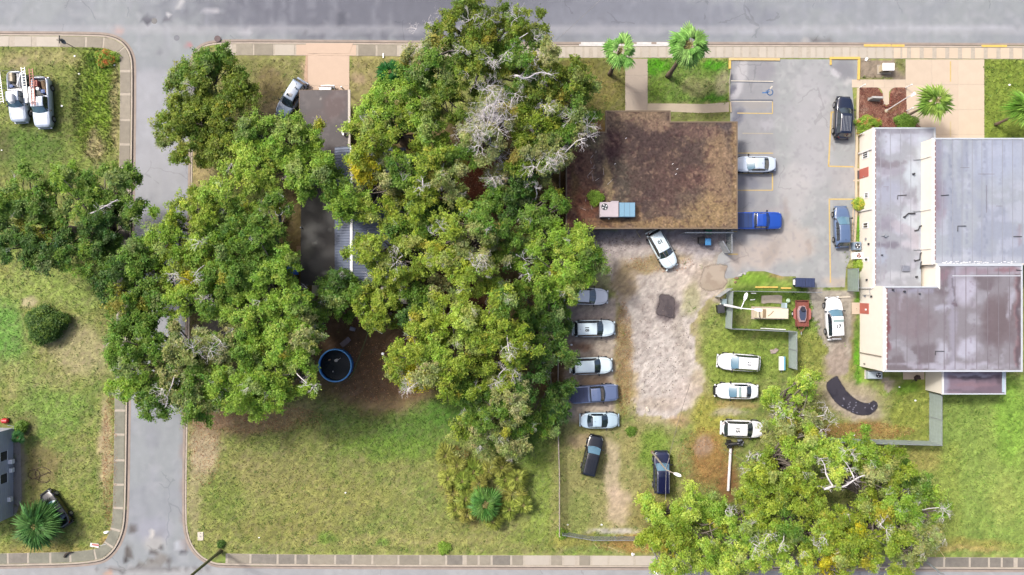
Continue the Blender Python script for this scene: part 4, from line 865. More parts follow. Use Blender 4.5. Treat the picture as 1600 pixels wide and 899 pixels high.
# membrane seams, real lapped strips
seam = mat('membrane_seam', (150, 152, 160), .6, .2, 2); seamd = mat('membrane_seam_dark', (120, 112, 118), .6, .25, 2)
for (x, y0_, y1_, hh, m_) in [(xx, 218, 410, HH, seam) for xx in (1472, 1488, 1503, 1519, 1534, 1550, 1566, 1582, 1597)]+[(xx, 204, 444, HL, seam) for xx in (1376, 1391, 1407, 1423)]+[(xx, 452 if xx < 1464 else 418, 577, HH, seamd) for xx in (1400, 1417, 1434, 1451, 1475, 1492, 1509, 1526, 1543, 1560, 1577)]:
    a_ = P(x, y0_, hh); o = MB().mat(m_).box(a_.x-.035, a_.x+.035, wy(y1_, hh), a_.y, hh+.021, hh+.034).build('roof_seam'); keep_world(o, b2)
o = MB().mat(mat('pale_lap', (196, 200, 206), .5, .15, 2)).box(wx(1488, HH), wx(1594, HH), wy(432, HH), wy(430.4, HH), HH+.021, HH+.06).build('roof_seam'); keep_world(o, b2)
for (x, y, l, v, hh) in ((1500, 262, 1.0, 0, HH), (1528, 272, 1.8, 0, HH), (1541, 290, 3.0, 1, HH), (1556, 322, .7, 0, HH), (1402, 306, 1.0, 0, HL), (1380, 292, .6, 0, HL), (1576, 460, 2.2, 1, HH), (1430, 520, 1.4, 0, HH)):
    a_ = P(x, y, hh); o = MB().mat(seamd).box(a_.x, a_.x+(l if not v else .04), a_.y-(l if v else .04), a_.y, hh+.021, hh+.04).build('roof_patch_seam'); keep_world(o, b2)
# debris along the joint, south end of the north-east roof
o = MB().mat(M_white)
for i in range(60): x = random.uniform(1470, 1590); p = P(x, 411+random.uniform(-2, 2), HH); o.box(p.x, p.x+random.uniform(.05, .25), p.y, p.y+.06, HH+.02, HH+.05)
o = o.build('roof_debris'); o['kind'] = 'stuff'; keep_world(o, b2)

# --- grey house under the trees
HS = 2.9
b3 = empty('house', (*P(545, 380), 0), 0, 'house under the trees with a dark flat roof and grey ribbed metal roof', 'house')
flatm = polyP([(470, 236), (523, 236), (523, 446), (470, 446)], HS)
o = MB().mat(wallm).prism(shrink(flatm, .4), -.1, HS-.26).build('wall'); keep_world(o, b3)
o = MB().mat(M_dark).prism(flatm, HS-.25, HS).build('fascia'); keep_world(o, b3)
H_ops = [('n', 40, .45, .6, (66, 62, 58), .8), ('b', 482, 395, 12, 16, 0, (124, 122, 108), .7), ('b', 507, 425, 6, 5, 0, (170, 168, 160), .9), ('b', 493, 380, 5, 3, -30, (150, 150, 142), .9), ('b', 517, 360, 3, 3, 0, (150, 150, 142), .8), ('b', 482, 358, 12, 4, 0, (90, 88, 80), .5), ('b', 500, 410, 20, 20, 0, (84, 84, 80), .5)]
o = sheet('roof', shrink(flatm, .06), HS+.004, .2, lambda x, y: paint(x, y, (74, 71, 66), H_ops, 95, 4, 16), M_membrane, k=.36); keep_world(o, b3)
# metal gable, ridge at x=549, ribs run east-west
xr = wx(549, 3.7); xw = wx(523, 3.05); xe = wx(634, 3.0)
y0, y1 = wy(444, 3.2), wy(230, 3.2)
mm = mat('ribbed_metal_roof', (112, 122, 144), .35, .22, 1.0, metal=.35, spec=.6)
def slope(name, xa, za, xb, zb, ya, yb):
    g = MB().mat(mm); n = int((yb-ya)/.3)
    for i in range(n):   # corrugation as real ribs
        ys = ya+(yb-ya)*i/n; ye = ya+(yb-ya)*(i+1)/n; r = .035
        vs = [(xa, ys, za), (xa, ye-.08, za), (xa, ye-.04, za+r), (xa, ye, za), (xb, ys, zb), (xb, ye-.08, zb), (xb, ye-.04, zb+r), (xb, ye, zb)]
        fs = [(0, 4, 5, 1), (1, 5, 6, 2), (2, 6, 7, 3)]
        if xb < xa: fs = [f[::-1] for f in fs]
        g.add(vs, fs)
        g.add([(xa, ys, za-.06), (xa, ye, za-.06), (xb, ye, zb-.06), (xb, ys, zb-.06)], [(0, 1, 2, 3) if xb > xa else (3, 2, 1, 0)])
    o = g.build(name); keep_world(o, b3)
slope('metal_roof', xr, 3.7, xw, 3.05, y0, y1); slope('metal_roof', xr, 3.7, xe, 3.0, y0, y1)
o = MB().mat(M_white).box(xr-.14, xr+.14, y0-.02, y1, 3.7, 3.78).build('ridge_cap'); keep_world(o, b3)
o = MB().mat(wallm).prism([(xw+.02, y0+.35), (xe-.35, y0+.35), (xe-.35, y1-.35), (xw+.02, y1-.35)], -.1, 2.95).build('wall'); keep_world(o, b3)
x2 = wx(579, 3.4); o = MB().mat(M_white).box(x2-.1, x2+.1, wy(320, 3.4), wy(282, 3.4), 3.43, 3.66).build('ridge_cap'); keep_world(o, b3)
pat = polyP([(595, 441), (637, 441), (637, 475), (595, 475)], 2.7)
PA_ops = [('n', 14, .5, .6, (184, 178, 168), .6), ('b', 627, 467, 5, 4, 0, (110, 108, 112), .6)]
o = MB().mat(M_wood).prism(pat, 2.5, 2.68).build('patio_roof_frame'); keep_world(o, b3)
o = sheet('patio_roof', pat, 2.684, .2, lambda x, y: paint(x, y, (200, 194, 184), PA_ops, 96, 3, 10), M_conc_attr); keep_world(o, b3)
for x, y in ((598, 472), (634, 472)): o = MB().mat(M_wood).box(wx(x)-.06, wx(x)+.06, wy(y)-.06, wy(y)+.06, 0, 2.5).build('post'); keep_world(o, b3)
o = MB().mat(M_wood).box(pat[1][0]-.1, pat[1][0]-.02, pat[2][1], pat[1][1], 2.687, 2.76).build('roof_edge'); keep_world(o, b3)
o = MB().mat(mat('back_step_concrete', (190, 182, 164), .9, .1, 2)).prism(polyP([(488, 443), (560, 443), (560, 462), (488, 462)]), 0, .16).build('back_porch'); keep_world(o, b3)
o = MB().mat(M_wood).prism(polyP([(464, 385), (471, 385), (471, 408), (464, 408)]), 0, .2).build('side_step'); keep_world(o, b3)
for i in range(4):
    o = MB().mat(M_grey).cyl(*P(471+0*i, 356, HS), HS, HS+.35, .07, 8).build('roof_vent') if i == 0 else None
    if o: keep_world(o, b3)

# --- carport in front of it
HC = 2.6
cp = empty('carport', (*P(507, 190, HC), 0), 0, 'dark flat roofed carport at the end of the salmon driveway', 'carport')
cpoly = polyP([(467, 140.5), (544, 140.5), (546, 241), (468, 241)], HC)
o = MB().mat(M_wood).prism(cpoly, HC-.2, HC-.003).build('roof_frame'); keep_world(o, cp)
CP_ops = [('n', 40, .42, .6, (66, 56, 60), .8), ('b', 525, 165, 22, 30, 0, (96, 62, 60), .7), ('b', 500, 180, 30, 12, 0, (88, 62, 62), .5), ('b', 505, 225, 36, 14, 0, (92, 82, 82), .6), ('b', 500, 152, 3, 2.5, 0, (190, 184, 176), .9), ('b', 528, 152, 12, 6, 0, (120, 112, 112), .5), ('n', 7, .6, .68, (140, 130, 130), .3), ('b', 490, 160, 12, 10, 0, (98, 84, 84), .5)]
o = sheet('roof', shrink(cpoly, .04), HC+.002, .18, lambda x, y: paint(x, y, (82, 70, 72), CP_ops, 97, 6, 16), M_membrane, k=.36); keep_world(o, cp)
o = MB().mat(mat('pale_gutter', (196, 186, 172), .6, .1, 2)).box(cpoly[1][0]-.02, cpoly[2][0]+.1, cpoly[2][1], cpoly[1][1], HC-.16, HC+.03).build('gutter'); keep_world(o, cp)
for x, y in ((470, 145), (541, 145), (470, 236), (541, 236)): o = MB().mat(M_white).box(wx(x)-.06, wx(x)+.06, wy(y)-.06, wy(y)+.06, 0, HC-.21).build('post'); keep_world(o, cp)
sd = empty('satellite_dish', (*P(538, 208, HC), HC), 0, 'small white satellite dish on the carport roof corner', 'satellite dish')
mb = MB().mat(M_white); rings = 5; n = 20; vs = [(0, 0, 0)]
for i in range(1, rings+1):
    r = .34*i/rings
    for j in range(n): t = 2*math.pi*j/n; vs.append((r*math.cos(t)*.8, r*math.sin(t), .35*r*r/.34))
fs = [(0, 1+j, 1+(j+1) % n) for j in range(n)]+[(1+i*n+j, 1+(i+1)*n+j, 1+(i+1)*n+(j+1) % n, 1+i*n+(j+1) % n) for i in range(rings-1) for j in range(n)]
M4 = Matrix.Translation((0, 0, .45)) @ Matrix.Rotation(R(-55), 4, 'Y') @ Matrix.Rotation(R(20), 4, 'X'); mb.add([M4 @ Vector(v) for v in vs], fs); mb.build('dish', sd, smooth=True)
MB().mat(M_white).tube([(0, 0, .42), (-.3, .12, .5), (-.48, .25, .55)], .03, 5).build('arm', sd); MB().mat(M_grey).cyl(0, 0, .0, .45, .04, 8).build('mast', sd)

# --- house at the left edge
b4 = empty('house', (wx(-60), wy(740), 0), 0, 'pale grey house cut off by the left edge, its wall shaded and windowed', 'house')
bx = wx(21); fp = [(wx(-170), wy(806)), (bx, wy(806)), (bx, wy(669)), (wx(-170), wy(665))]
gw = mat('pale_grey_siding', (196, 200, 210), .75, .12, 1.2, .15)
o = MB().mat(gw).prism(fp, -.1, 4.2).build('wall'); keep_world(o, b4)
o = MB().mat(mat('grey_shingle', (120, 122, 130), .9, .25, 3, .3)).prism(shrink(fp, -.05), 4.2, 4.4, shrink(fp, .2)).build('roof'); keep_world(o, b4)
for py in (713, 748):
    z0, z1 = 1.0, 2.1; o = MB().mat(M_glass).box(bx-.05, bx+.02, wy(py+7, 1.5), wy(py-7, 1.5), z0, z1).build('window'); keep_world(o, b4)
    f = MB().mat(M_white)
    for q in (z0-.06, z1): f.box(bx, bx+.05, wy(py+7, 1.5)-.06, wy(py-7, 1.5)+.06, q, q+.06)
    f.build('frame', o, loc=(0, 0, 0))
for z in np.arange(.3, 4.1, .3):
    o = MB().mat(gw).box(bx, bx+.012, fp[1][1]+.02, fp[2][1]-.02, float(z), float(z)+.05).build('siding_board'); keep_world(o, b4)
for py, z, s in ((719, .5, .5), (733, .3, .35), (777, .6, .4)):
    o = MB().mat(M_white).box(bx+.01, bx+s, wy(py)-.25, wy(py)+.25, z, z+.45, .03).build('window_air_conditioner'); keep_world(o, b4)
o = MB().mat(M_grey).tube([(bx+.1, wy(692), .1), (bx+.12, wy(666), .12), (bx-.6, wy(664.5), .12)], .05, 6).build('pipe'); keep_world(o, b4)
tag(flat('house_shadow_strip', [(21, 675), (32, 690), (34, 780), (24, 806), (21, 806)], -.05, .008, mat('strip_shadow_grey', (140, 136, 132), .95, .3, 4, .4)), kind='structure')  # flat grey strip drawn in place of the house's cast shadow
# ------------------------------------------------------------------ vehicles
def interp(pts, x):
    for (a, va), (b, vb) in zip(pts[:-1], pts[1:]):
        if x <= b: 
            t = 0 if b == a else max(0, (x-a)/(b-a)); return va+(vb-va)*t
    return pts[-1][1]
PAINT = {}
def paintmat(name, rgb, k=None, rough=.28):
    if name not in PAINT: PAINT[name] = mat(name, rgb, rough, .05, 1.5, coat=.8, k=k, spec=.5)
    return PAINT[name]
STY = {
 # all lengths are fractions of L from the centre, rear negative
 'suv':   dict(L=4.95, W=1.98, H=1.72, belt=1.08, hood=[(-1, .80), (-.965, 1.02), (-.9, 1.10), (.30, 1.08), (.60, 1.02), (.88, .92), (.96, .80), (1, .62)], gh=[(-.93, 1.06), (-.80, 1.62), (-.70, 1.69), (-.1, 1.72), (.10, 1.67), (.46, 1.05)], wtop=.66, wbase=.93, roof=(-.76, .10), rearg=(-.915, -.80), front=(.13, .44), side=[(-.78, -.42), (-.395, -.10), (-.075, .27)], p=(5.2, 2.5)),
 'van':   dict(L=5.0, W=1.95, H=1.82, belt=1.08, hood=[(-1, .80), (-.97, 1.05), (-.9, 1.12), (.42, 1.08), (.60, 1.02), (.88, .92), (.96, .80), (1, .62)], gh=[(-.96, 1.08), (-.90, 1.70), (-.80, 1.79), (-.1, 1.82), (.16, 1.76), (.52, 1.05)], wtop=.74, wbase=.93, roof=(-.86, .16), rearg=(-.955, -.90), front=(.19, .50), side=[(-.80, -.42), (-.38, -.06), (-.02, .28)], p=(8, 3)),
 'hatch': dict(L=4.45, W=1.82, H=1.50, belt=.98, hood=[(-1, .70), (-.96, .94), (-.9, 1.0), (.30, .98), (.60, .92), (.88, .82), (.96, .68), (1, .52)], gh=[(-.95, .96), (-.78, 1.40), (-.64, 1.47), (-.15, 1.50), (.06, 1.46), (.52, .95)], wtop=.66, wbase=.92, roof=(-.74, .07), rearg=(-.93, -.78), front=(.10, .49), side=[(-.64, -.40), (-.36, -.10), (-.06, .24)], p=(5.5, 2.7)),
 'sedan': dict(L=4.85, W=1.86, H=1.46, belt=.96, hood=[(-1, .66), (-.965, .92), (-.9, .98), (-.62, .99), (.30, .97), (.60, .92), (.88, .80), (.96, .68), (1, .50)], gh=[(-.68, .95), (-.40, 1.38), (-.30, 1.44), (-.08, 1.46), (.06, 1.42), (.46, .94)], wtop=.66, wbase=.90, roof=(-.36, .06), rearg=(-.665, -.39), front=(.09, .44), side=[(-.46, -.18), (-.14, .20)], p=(5, 2.5)),
 'pickup': dict(L=5.85, W=2.02, H=1.90, belt=1.15, hood=[(-1, .85), (-.985, 1.12), (-.9, 1.16), (.30, 1.16), (.60, 1.12), (.90, 1.02), (.97, .88), (1, .66)], gh=[(-.20, 1.12), (-.17, 1.78), (-.12, 1.86), (.10, 1.90), (.24, 1.84), (.47, 1.12)], wtop=.72, wbase=.90, roof=(-.15, .23), rearg=(-.205, -.165), front=(.255, .45), side=[(-.13, .04), (.07, .32)], p=(12, 4)),
}
def car(name, label, cat, px, py, deg, style, pm, group=None, L=None, W=None, glass=None, number=None, rails=False, ribs=False, lightbar=False, pushbar=False, cover=None, openbed=False, rimm=None, sunroof=False, h=.9, trim=None):
    S = STY[style]; L = L or S['L']; W = W or S['W']; g = glass or M_glass; belt = S['belt']
    p = P(px, py, h); root = empty(name, (p.x, p.y, 0), R(deg), label, cat, group)
    hw = W/2; pe, qe = S['p']
    wr = .37 if style in ('pickup', 'suv', 'van') else .33
    wheels_x = (-.60*L/2, .62*L/2)
    if style == 'pickup': wheels_x = (-.58*L/2, .64*L/2)
    def plan(u): return max(.02, (1-abs(u)**pe)**(1/qe)) * (1 - (.03 if u > 0 else .02)*abs(u)**3)
    def ztop(u): return interp(S['hood'], u)
    bed = style == 'pickup' and openbed
    def ring(u):
        x = u*L/2; k = plan(u); w_ = hw*k; z = ztop(u); zb = .30
        for xw in wheels_x:
            d = abs(x-xw)
            if d < wr+.05: zb = max(zb, .30+math.sqrt((wr+.05)**2-d*d))
        zb = min(zb, z-.14)
        zm = zb+(z-zb)*.55
        if bed and -.95 < u < -.235:
            top = [(.84*w_, z+.02), (.80*w_, z), (.795*w_, .78), (0, .76)]
        else:
            nose = .05 if u > .3 else .03
            top = [(.90*w_, z), (.72*w_, z+nose*.7), (.40*w_, z+nose), (0, z+nose*1.1)]
        half = [(.90*w_, zb-.02), (.985*w_, zb+.02), (1.0*w_, zm), (.985*w_, z-.10), (.95*w_, z-.035)]+top
        bow = .09*(1 if u > .8 else 0)
        left = [(x-(.10*(1-k))*0, y, zz) for y, zz in half]; right = [(x, -y, zz) for y, zz in half[:-1]][::-1]
        return left+right
    us = sorted(set([round(v, 4) for v in list(np.concatenate([np.linspace(-1, -.9, 9), np.linspace(-.88, .88, 60), np.linspace(.9, 1, 11)]))+([-.951, -.949, -.236, -.234] if bed else [])]))
    mb = MB().mat(pm); rings = [ring(u) for u in us]; n = len(rings[0]); vs = [v for r in rings for v in r]
    fs = [((i+1)*n+j, (i+1)*n+j+1, i*n+j+1, i*n+j) for i in range(len(us)-1) for j in range(n-1)]
    fs += [tuple(range(n)), tuple((len(us)-1)*n+j for j in range(n))[::-1]]
    mb.add(vs, [f[::-1] for f in fs]); b = mb.build('body', root, smooth=True)
    # underside, keeps daylight out of the arches
    MB().mat(M_black).box(-L/2*.93, L/2*.93, -hw*.8, hw*.8, .22, .52).build('underbody', root)
    # greenhouse as a function of (u, t)
    wt = S['wtop']*hw; wb = S['wbase']*hw; u0, u1 = S['gh'][0][0], S['gh'][-1][0]
    def G(u, t):
        z = interp(S['gh'], u); zt = max(0, z-belt+.04); Hh = S['H']-belt+.04; fr = min(1, zt/Hh)
        wtop = wb+(wt-wb)*fr
        s = 1 if t >= 0 else -1; t = abs(t)
        if t <= .7:
            y = wtop*(t/.7); zz = z-.035*(t/.7)**2-(.03*((t-.55)/.15)**2 if t > .55 else 0)
        else:
            k = (t-.7)/.3; zz = (z-.065)*(1-k)+(belt-.05)*k; y = wtop+(wb-wtop)*k
            if zz > z-.065+1e-6: zz = z-.065
        x = u*L/2
        if u > S['roof'][1]-.05: x -= .16*(y/wb)**2*min(1, (u-S['roof'][1]+.05)/.15)
        if u < S['roof'][0]+.05: x += .10*(y/wb)**2*min(1, (S['roof'][0]+.05-u)/.15)
        return Vector((x, s*y, zz))
    gu = sorted(set(list(np.linspace(u0, u1, 34))+[q[0] for q in S['gh']])); gt = [-1, -.9, -.8, -.7, -.62, -.5, -.35, -.18, 0, .18, .35, .5, .62, .7, .8, .9, 1]
    mb = MB().mat(pm); vs = [G(u, t) for u in gu for t in gt]; m_ = len(gt)
    mb.add(vs, [(i*m_+j, (i+1)*m_+j, (i+1)*m_+j+1, i*m_+j+1) for i in range(len(gu)-1) for j in range(m_-1)])
    mb.build('roof', root, smooth=True)
    def patch(nm, a0, a1, t0, t1, m, off=.012, nu=6, ntt=8, parent=None):
        q = MB().mat(m); vs = []
        for i in range(nu+1):
            for j in range(ntt+1):
                u = a0+(a1-a0)*i/nu; t = t0+(t1-t0)*j/ntt
                c_ = G(u, t); du = G(u+.004, t)-G(u-.004, t); dt = G(u, t+.004)-G(u, t-.004); nn = du.cross(dt)
                if nn.length > 0: nn.normalize()
                if nn.z < 0 and abs(t) < .7: nn = -nn
                if abs(t) >= .7 and nn.y*t < 0: nn = -nn
                vs.append(c_+nn*off)
        fs = [(i*(ntt+1)+j, (i+1)*(ntt+1)+j, (i+1)*(ntt+1)+j+1, i*(ntt+1)+j+1) for i in range(nu) for j in range(ntt)]
        q.add(vs, fs)
        return q.build(nm, parent or root, smooth=True)
    f0, f1 = S['front']
    patch('window_surround', f0-.012, f1+.03, -.70, .70, M_black, .008)
    patch('windscreen', f0, f1, -.62, .62, g, .016)
    patch('rear_window', S['rearg'][0], S['rearg'][1]+.0, -.60, .60, M_glass, .014)
    for s_ in (1, -1): patch('side_surround', S['side'][0][0]-.03, S['side'][-1][1]+.03, .715*s_, .965*s_, M_black, .006, 12, 3)
    patch('tailgate_surround', S['rearg'][0]-.01, S['rearg'][1]+.02, -.69, .69, M_black, .007)
    for a0, a1 in S['side']:
        patch('side_window', a0, a1, .735, .95, M_glass, .010, 5, 3); patch('side_window', a0, a1, -.95, -.735, M_glass, .010, 5, 3)
    # body-surface patches: lamps, grille
    def bp(nm, a0, a1, f0_, f1_, m, off=.01, parent=None, zz=0):
        q = MB().mat(m); nu = 5
        for s in (1, -1):
            vs = []
            for i in range(nu+1):
                u = a0+(a1-a0)*i/nu; r = ring(u)
                idx = [3, 4, 5] if f1_ > .9 else [4, 5, 6]
                for k in idx:
                    v = Vector(r[k]); c_ = Vector((v.x*.985, 0, v.z-.25)); d = (v-c_).normalized(); w2 = v+d*off; vs.append((w2.x, w2.y*s, w2.z))
            n2 = 3; q = MB().mat(m); q.add(vs, [(i*n2+j, (i+1)*n2+j, (i+1)*n2+j+1, i*n2+j+1) for i in range(nu) for j in range(n2-1)]); q.build(nm, root, smooth=True)
    bp('headlight', .84, .955, 0, 1, M_lamp_glass); bp('tail_light', -.975, -.90, 0, 1, M_taillight)
    zf = ztop(.99)
    MB().mat(M_black).box(L/2*.975, L/2+.015, -hw*.55, hw*.55, .42, zf-.02, .02).build('grille', root)
    bm = M_black if trim is None else trim
    MB().mat(pm).box(L/2*.955, L/2+.05, -hw*.78, hw*.78, .36, .56, .03).build('front_bumper', root)
    MB().mat(pm if style != 'pickup' else M_grey).box(-L/2-.05, -L/2*.955, -hw*.80, hw*.80, .38, .62, .03).build('rear_bumper', root)
    xm = (S['front'][1]-.10)*L/2
    for s in (1, -1):
        q = MB().mat(M_black); q.box(xm-.07, xm+.08, s*(hw+.02), s*(hw+.20), 1.0, 1.16, .03); q.box(xm-.02, xm+.03, s*(hw*.88), s*(hw+.03), 1.02, 1.07); q.build('wing_mirror', root)
    # shut lines of bonnet and tailgate
    q = MB().mat(M_black)
    for s in (1, -1):
        a = [(u*L/2, s*ring(u)[6][1]*1.06, ring(u)[6][2]+.004) for u in np.linspace(f1+.05, .93, 8)]
        q.tube(a, .008, 4, cap=False)
    q.tube([(.945*L/2-.06*(abs(y))**2, y*hw*.74, ztop(.94)+.045-.03*abs(y)) for y in np.linspace(-1, 1, 9)], .009, 4, cap=False)
    q.build('bonnet_seam', root)
    q = MB().mat(M_black)
    for i, y in enumerate((-.28, .30)):
        q.tube([G(f1+.0, y*.9)+Vector((.02, 0, .02)), G(f1-.08, y*.9+.35)+Vector((0, 0, .03))], .012, 4)
    q.build('wiper', root)
    rim = rimm or M_rim
    for xw in wheels_x:
        for s in (1, -1):
            wv = MB().mat(M_tyre); wv.tube([(0, -.12, 0), (0, -.11, 0), (0, .11, 0), (0, .12, 0)], [wr-.02, wr, wr, wr-.02], 20)
            wo = wv.build('wheel', root, loc=(xw, s*(hw-.105), wr))
            rv = MB().mat(rim); rv.tube([(0, s*.121, 0), (0, s*.135, 0)], wr*.62, 16)
            rv.build('rim', wo)
    if rails:
        q = []
        for s in (1, -1):
            q = MB().mat(M_grey if rails == 'metal' else pm)
            q.tube([G(u, s*.62)+Vector((0, 0, .05 if 0.08 < (u-S['roof'][0])/(S['roof'][1]-S['roof'][0]) < .92 else .0)) for u in np.linspace(S['roof'][0]+.04, S['roof'][1]-.03, 10)], .022, 5); q.build('roof_rail', root)
    if ribs:
        for t in np.linspace(-.44, .44, 6 if ribs is True else ribs):
            q = MB().mat(M_grey if ribs is True else pm); q.tube([G(u, float(t))+Vector((0, 0, .012)) for u in np.linspace(S['roof'][0]+.06, S['roof'][1]-.10, 8)], .018, 4); q.build('roof_rib', root)
    if lightbar:
        uu = lightbar if isinstance(lightbar, float) else -.1
        q = MB().mat(mat('light_bar_lens', (176, 200, 198), .2, .1, 3) if 'light_bar_lens' not in bpy.data.materials else bpy.data.materials['light_bar_lens'])
        c0 = G(uu, 0); q.box(c0.x-.14, c0.x+.14, -wt*.92, wt*.92, c0.z+.01, c0.z+.12, .03); lo = q.build('light_bar', root)
        q = MB().mat(M_dark).box(c0.x-.02, c0.x+.02, -wt*.9, wt*.9, c0.z+.12, c0.z+.128); q.build('centre_strip', lo)
    if pushbar:
        q = MB().mat(M_black); x = L/2+.02
        q.box(x, x+.16, -.48, .48, .35, .82, .02); q.box(x-.2, x+.04, -.55, -.42, .3, .9, .02); q.box(x-.2, x+.04, .42, .55, .3, .9, .02); q.build('push_bumper', root)
    if sunroof: patch('sunroof', S['roof'][1]-.26, S['roof'][1]-.10, -.36, .36, M_glass, .010)
    if style == 'pickup' and not openbed:
        q = MB().mat(cover or M_dark); q.box(-.955*L/2, -.245*L/2, -hw*.84, hw*.84, 1.1, 1.205, .03); co = q.build('bed_cover', root)
        q = MB().mat(M_black)
        for k in range(1, 4):
            xx = -.955*L/2+(.71*L/2)*k/4; q.box(xx-.012, xx+.012, -hw*.83, hw*.83, 1.205, 1.209)
        q.build('cover_seam', co)
    # aerial and a spot of trim on the roof
    q = MB().mat(M_black); c0 = G(S['roof'][0]+.10, 0); q.box(c0.x-.05, c0.x+.03, -.025, .025, c0.z, c0.z+.07); q.build('roof_aerial', root)
    if number:
        cu = bpy.data.curves.new('number', 'FONT'); cu.body = number; cu.size = .60; cu.extrude = .006; cu.align_x = 'CENTER'; cu.align_y = 'CENTER'; cu.offset = .02
        to = bpy.data.objects.new('number', cu); C.objects.link(to); bpy.context.view_layer.update()
        me = bpy.data.meshes.new_from_object(to.evaluated_get(bpy.context.evaluated_depsgraph_get())); bpy.data.objects.remove(to); me.materials.append(M_black)
        uu = -.36; c0 = G(uu, 0); link('roof_number', me, root, (c0.x, 0, c0.z+.008), (0, 0, R(-90)))
    return root, G, hw, L

pw = paintmat('white_car_paint', (236, 238, 240), .66); pws = paintmat('pale_silver_blue_paint', (196, 208, 222), .62); psg = paintmat('grey_silver_paint', (134, 150, 172), .6); psb = paintmat('light_blue_silver_paint', (182, 204, 216), .6)
pk = paintmat('black_car_paint', (16, 18, 26), .5); pnavy = paintmat('navy_car_paint', (20, 26, 62), .6); pgb = paintmat('grey_blue_paint', (84, 104, 136), .7)
pbl = paintmat('bright_blue_paint', (24, 70, 160), .7); pgr = paintmat('slate_pickup_paint', (92, 106, 138), .7); pwt = paintmat('work_truck_white_paint', (200, 212, 228), .58)
pmi = paintmat('white_green_tint_paint', (216, 232, 236), .68)
GY = 'cars parked on the sandy yard'; GA = 'cars parked on the asphalt lot'
covn = mat('navy_bed_cover', (46, 58, 96), .5, .1, 2)
CARS = [
 dict(name='parked_suv', label='white SUV with number 10 on its roof, backed up to the brown building', cat='car', px=1035, py=389, deg=-61, style='suv', pm=pmi, number='10', group=GY),
 dict(name='parked_suv', label='white SUV half buried under tree branches at the edge of the yard', cat='car', px=916, py=463, deg=-2, style='suv', pm=pw, group=GY, L=5.1),
 dict(name='parked_suv', label='white SUV with number 18 on its roof, nose towards the sandy yard', cat='car', px=928, py=513.5, deg=1, style='suv', pm=pmi, number='18', group=GY),
 dict(name='parked_suv', label='pale SUV without a roof number, parked beside the slate pickup', cat='car', px=924, py=572, deg=2, style='suv', pm=pmi, rails=True, group=GY, glass=M_glass),
 dict(name='parked_pickup', label='slate blue pickup truck with a dark covered bed, parked on the sandy yard', cat='pickup truck', px=928, py=615.5, deg=4, style='pickup', pm=pgr, cover=covn, group=GY, L=5.7),
 dict(name='parked_sedan', label='light blue sedan between the slate pickup and a tilted black SUV', cat='car', px=937, py=657.5, deg=0, style='sedan', pm=psb, group=GY, L=4.55),
 dict(name='parked_suv', label='long black SUV parked askew beside the low fence, bonnet uphill', cat='car', px=925.5, py=713, deg=77, style='van', pm=pk, group=GY, L=4.75, glass=M_glass_blue, ribs=4, h=1.0, W=1.9),
 dict(name='parked_suv', label='glossy navy SUV with silver roof rails under the street lamp', cat='car', px=1034.5, py=739.5, deg=90, style='van', pm=pnavy, group=GY, L=4.9, glass=M_glass_blue, rails='metal', h=1.0),
 dict(name='parked_suv', label='white SUV with number 16 on its roof, facing the sandy yard', cat='car', px=1155.5, py=566.5, deg=176, style='suv', pm=pw, number='16', group=GY, glass=M_glass_blue),
 dict(name='parked_sedan', label='white sedan with a roof light bar and black push bumper', cat='car', px=1152, py=611.5, deg=179, style='sedan', pm=pw, lightbar=-.04, pushbar=True, group=GY, L=5.0, glass=M_glass_blue),
 dict(name='parked_suv', label='white SUV with number 15 and a light bar, its bonnet under the tree', cat='car', px=1161, py=670.5, deg=-2, style='suv', pm=pw, number='15', lightbar=.0, group=GY),
 dict(name='parked_suv', label='white SUV with number 17 and a light bar on the track by the pale building', cat='car', px=1304.5, py=498, deg=93, style='suv', pm=pw, number='17', lightbar=-.08, group=GY, glass=M_glass_blue),
 dict(name='parked_sedan', label='white sedan with its nose under the eave of the brown building', cat='car', px=1180, py=256.5, deg=180, style='sedan', pm=pws, group=GA, L=4.9, glass=M_glass_blue),
 dict(name='parked_pickup', label='bright blue pickup truck with its covered bed under the eave', cat='pickup truck', px=1184, py=345, deg=0, style='pickup', pm=pbl, cover=mat('blue_bed_cover', (36, 62, 116), .5, .1, 2), group=GA, L=5.75),
 dict(name='parked_suv', label='black SUV with a silver ribbed roof rack, beside the mulch bed', cat='car', px=1319.5, py=183.5, deg=87, style='suv', pm=paintmat('blue_black_paint', (18, 28, 52), .6), ribs=True, group=GA, L=5.0, glass=M_glass, h=1.0),
 dict(name='parked_hatchback', label='grey blue hatchback in the yellow lined bay by the air conditioners', cat='car', px=1317, py=354.5, deg=92, style='hatch', pm=pgb, group=GA, L=4.8, glass=M_glass_blue),
 dict(name='parked_sedan', label='silver SUV with a sunroof, parked crooked beside the carport', cat='car', px=454.5, py=153.5, deg=-122, style='suv', pm=psg, sunroof=True, L=5.0, W=1.9),
 dict(name='parked_suv', label='white car under the carport roof with only its tail showing', cat='car', px=511, py=165.5, deg=-90, style='suv', pm=pw, L=4.9),
 dict(name='parked_sedan', label='black sedan partly hidden under the big fan palm', cat='car', px=85, py=796, deg=126, style='sedan', pm=pk, L=4.7, glass=M_glass_blue),
]
CARS[6]['name'] = 'parked_suv'; CARS[16]['name'] = 'parked_suv'
for c_ in CARS: car(**c_)

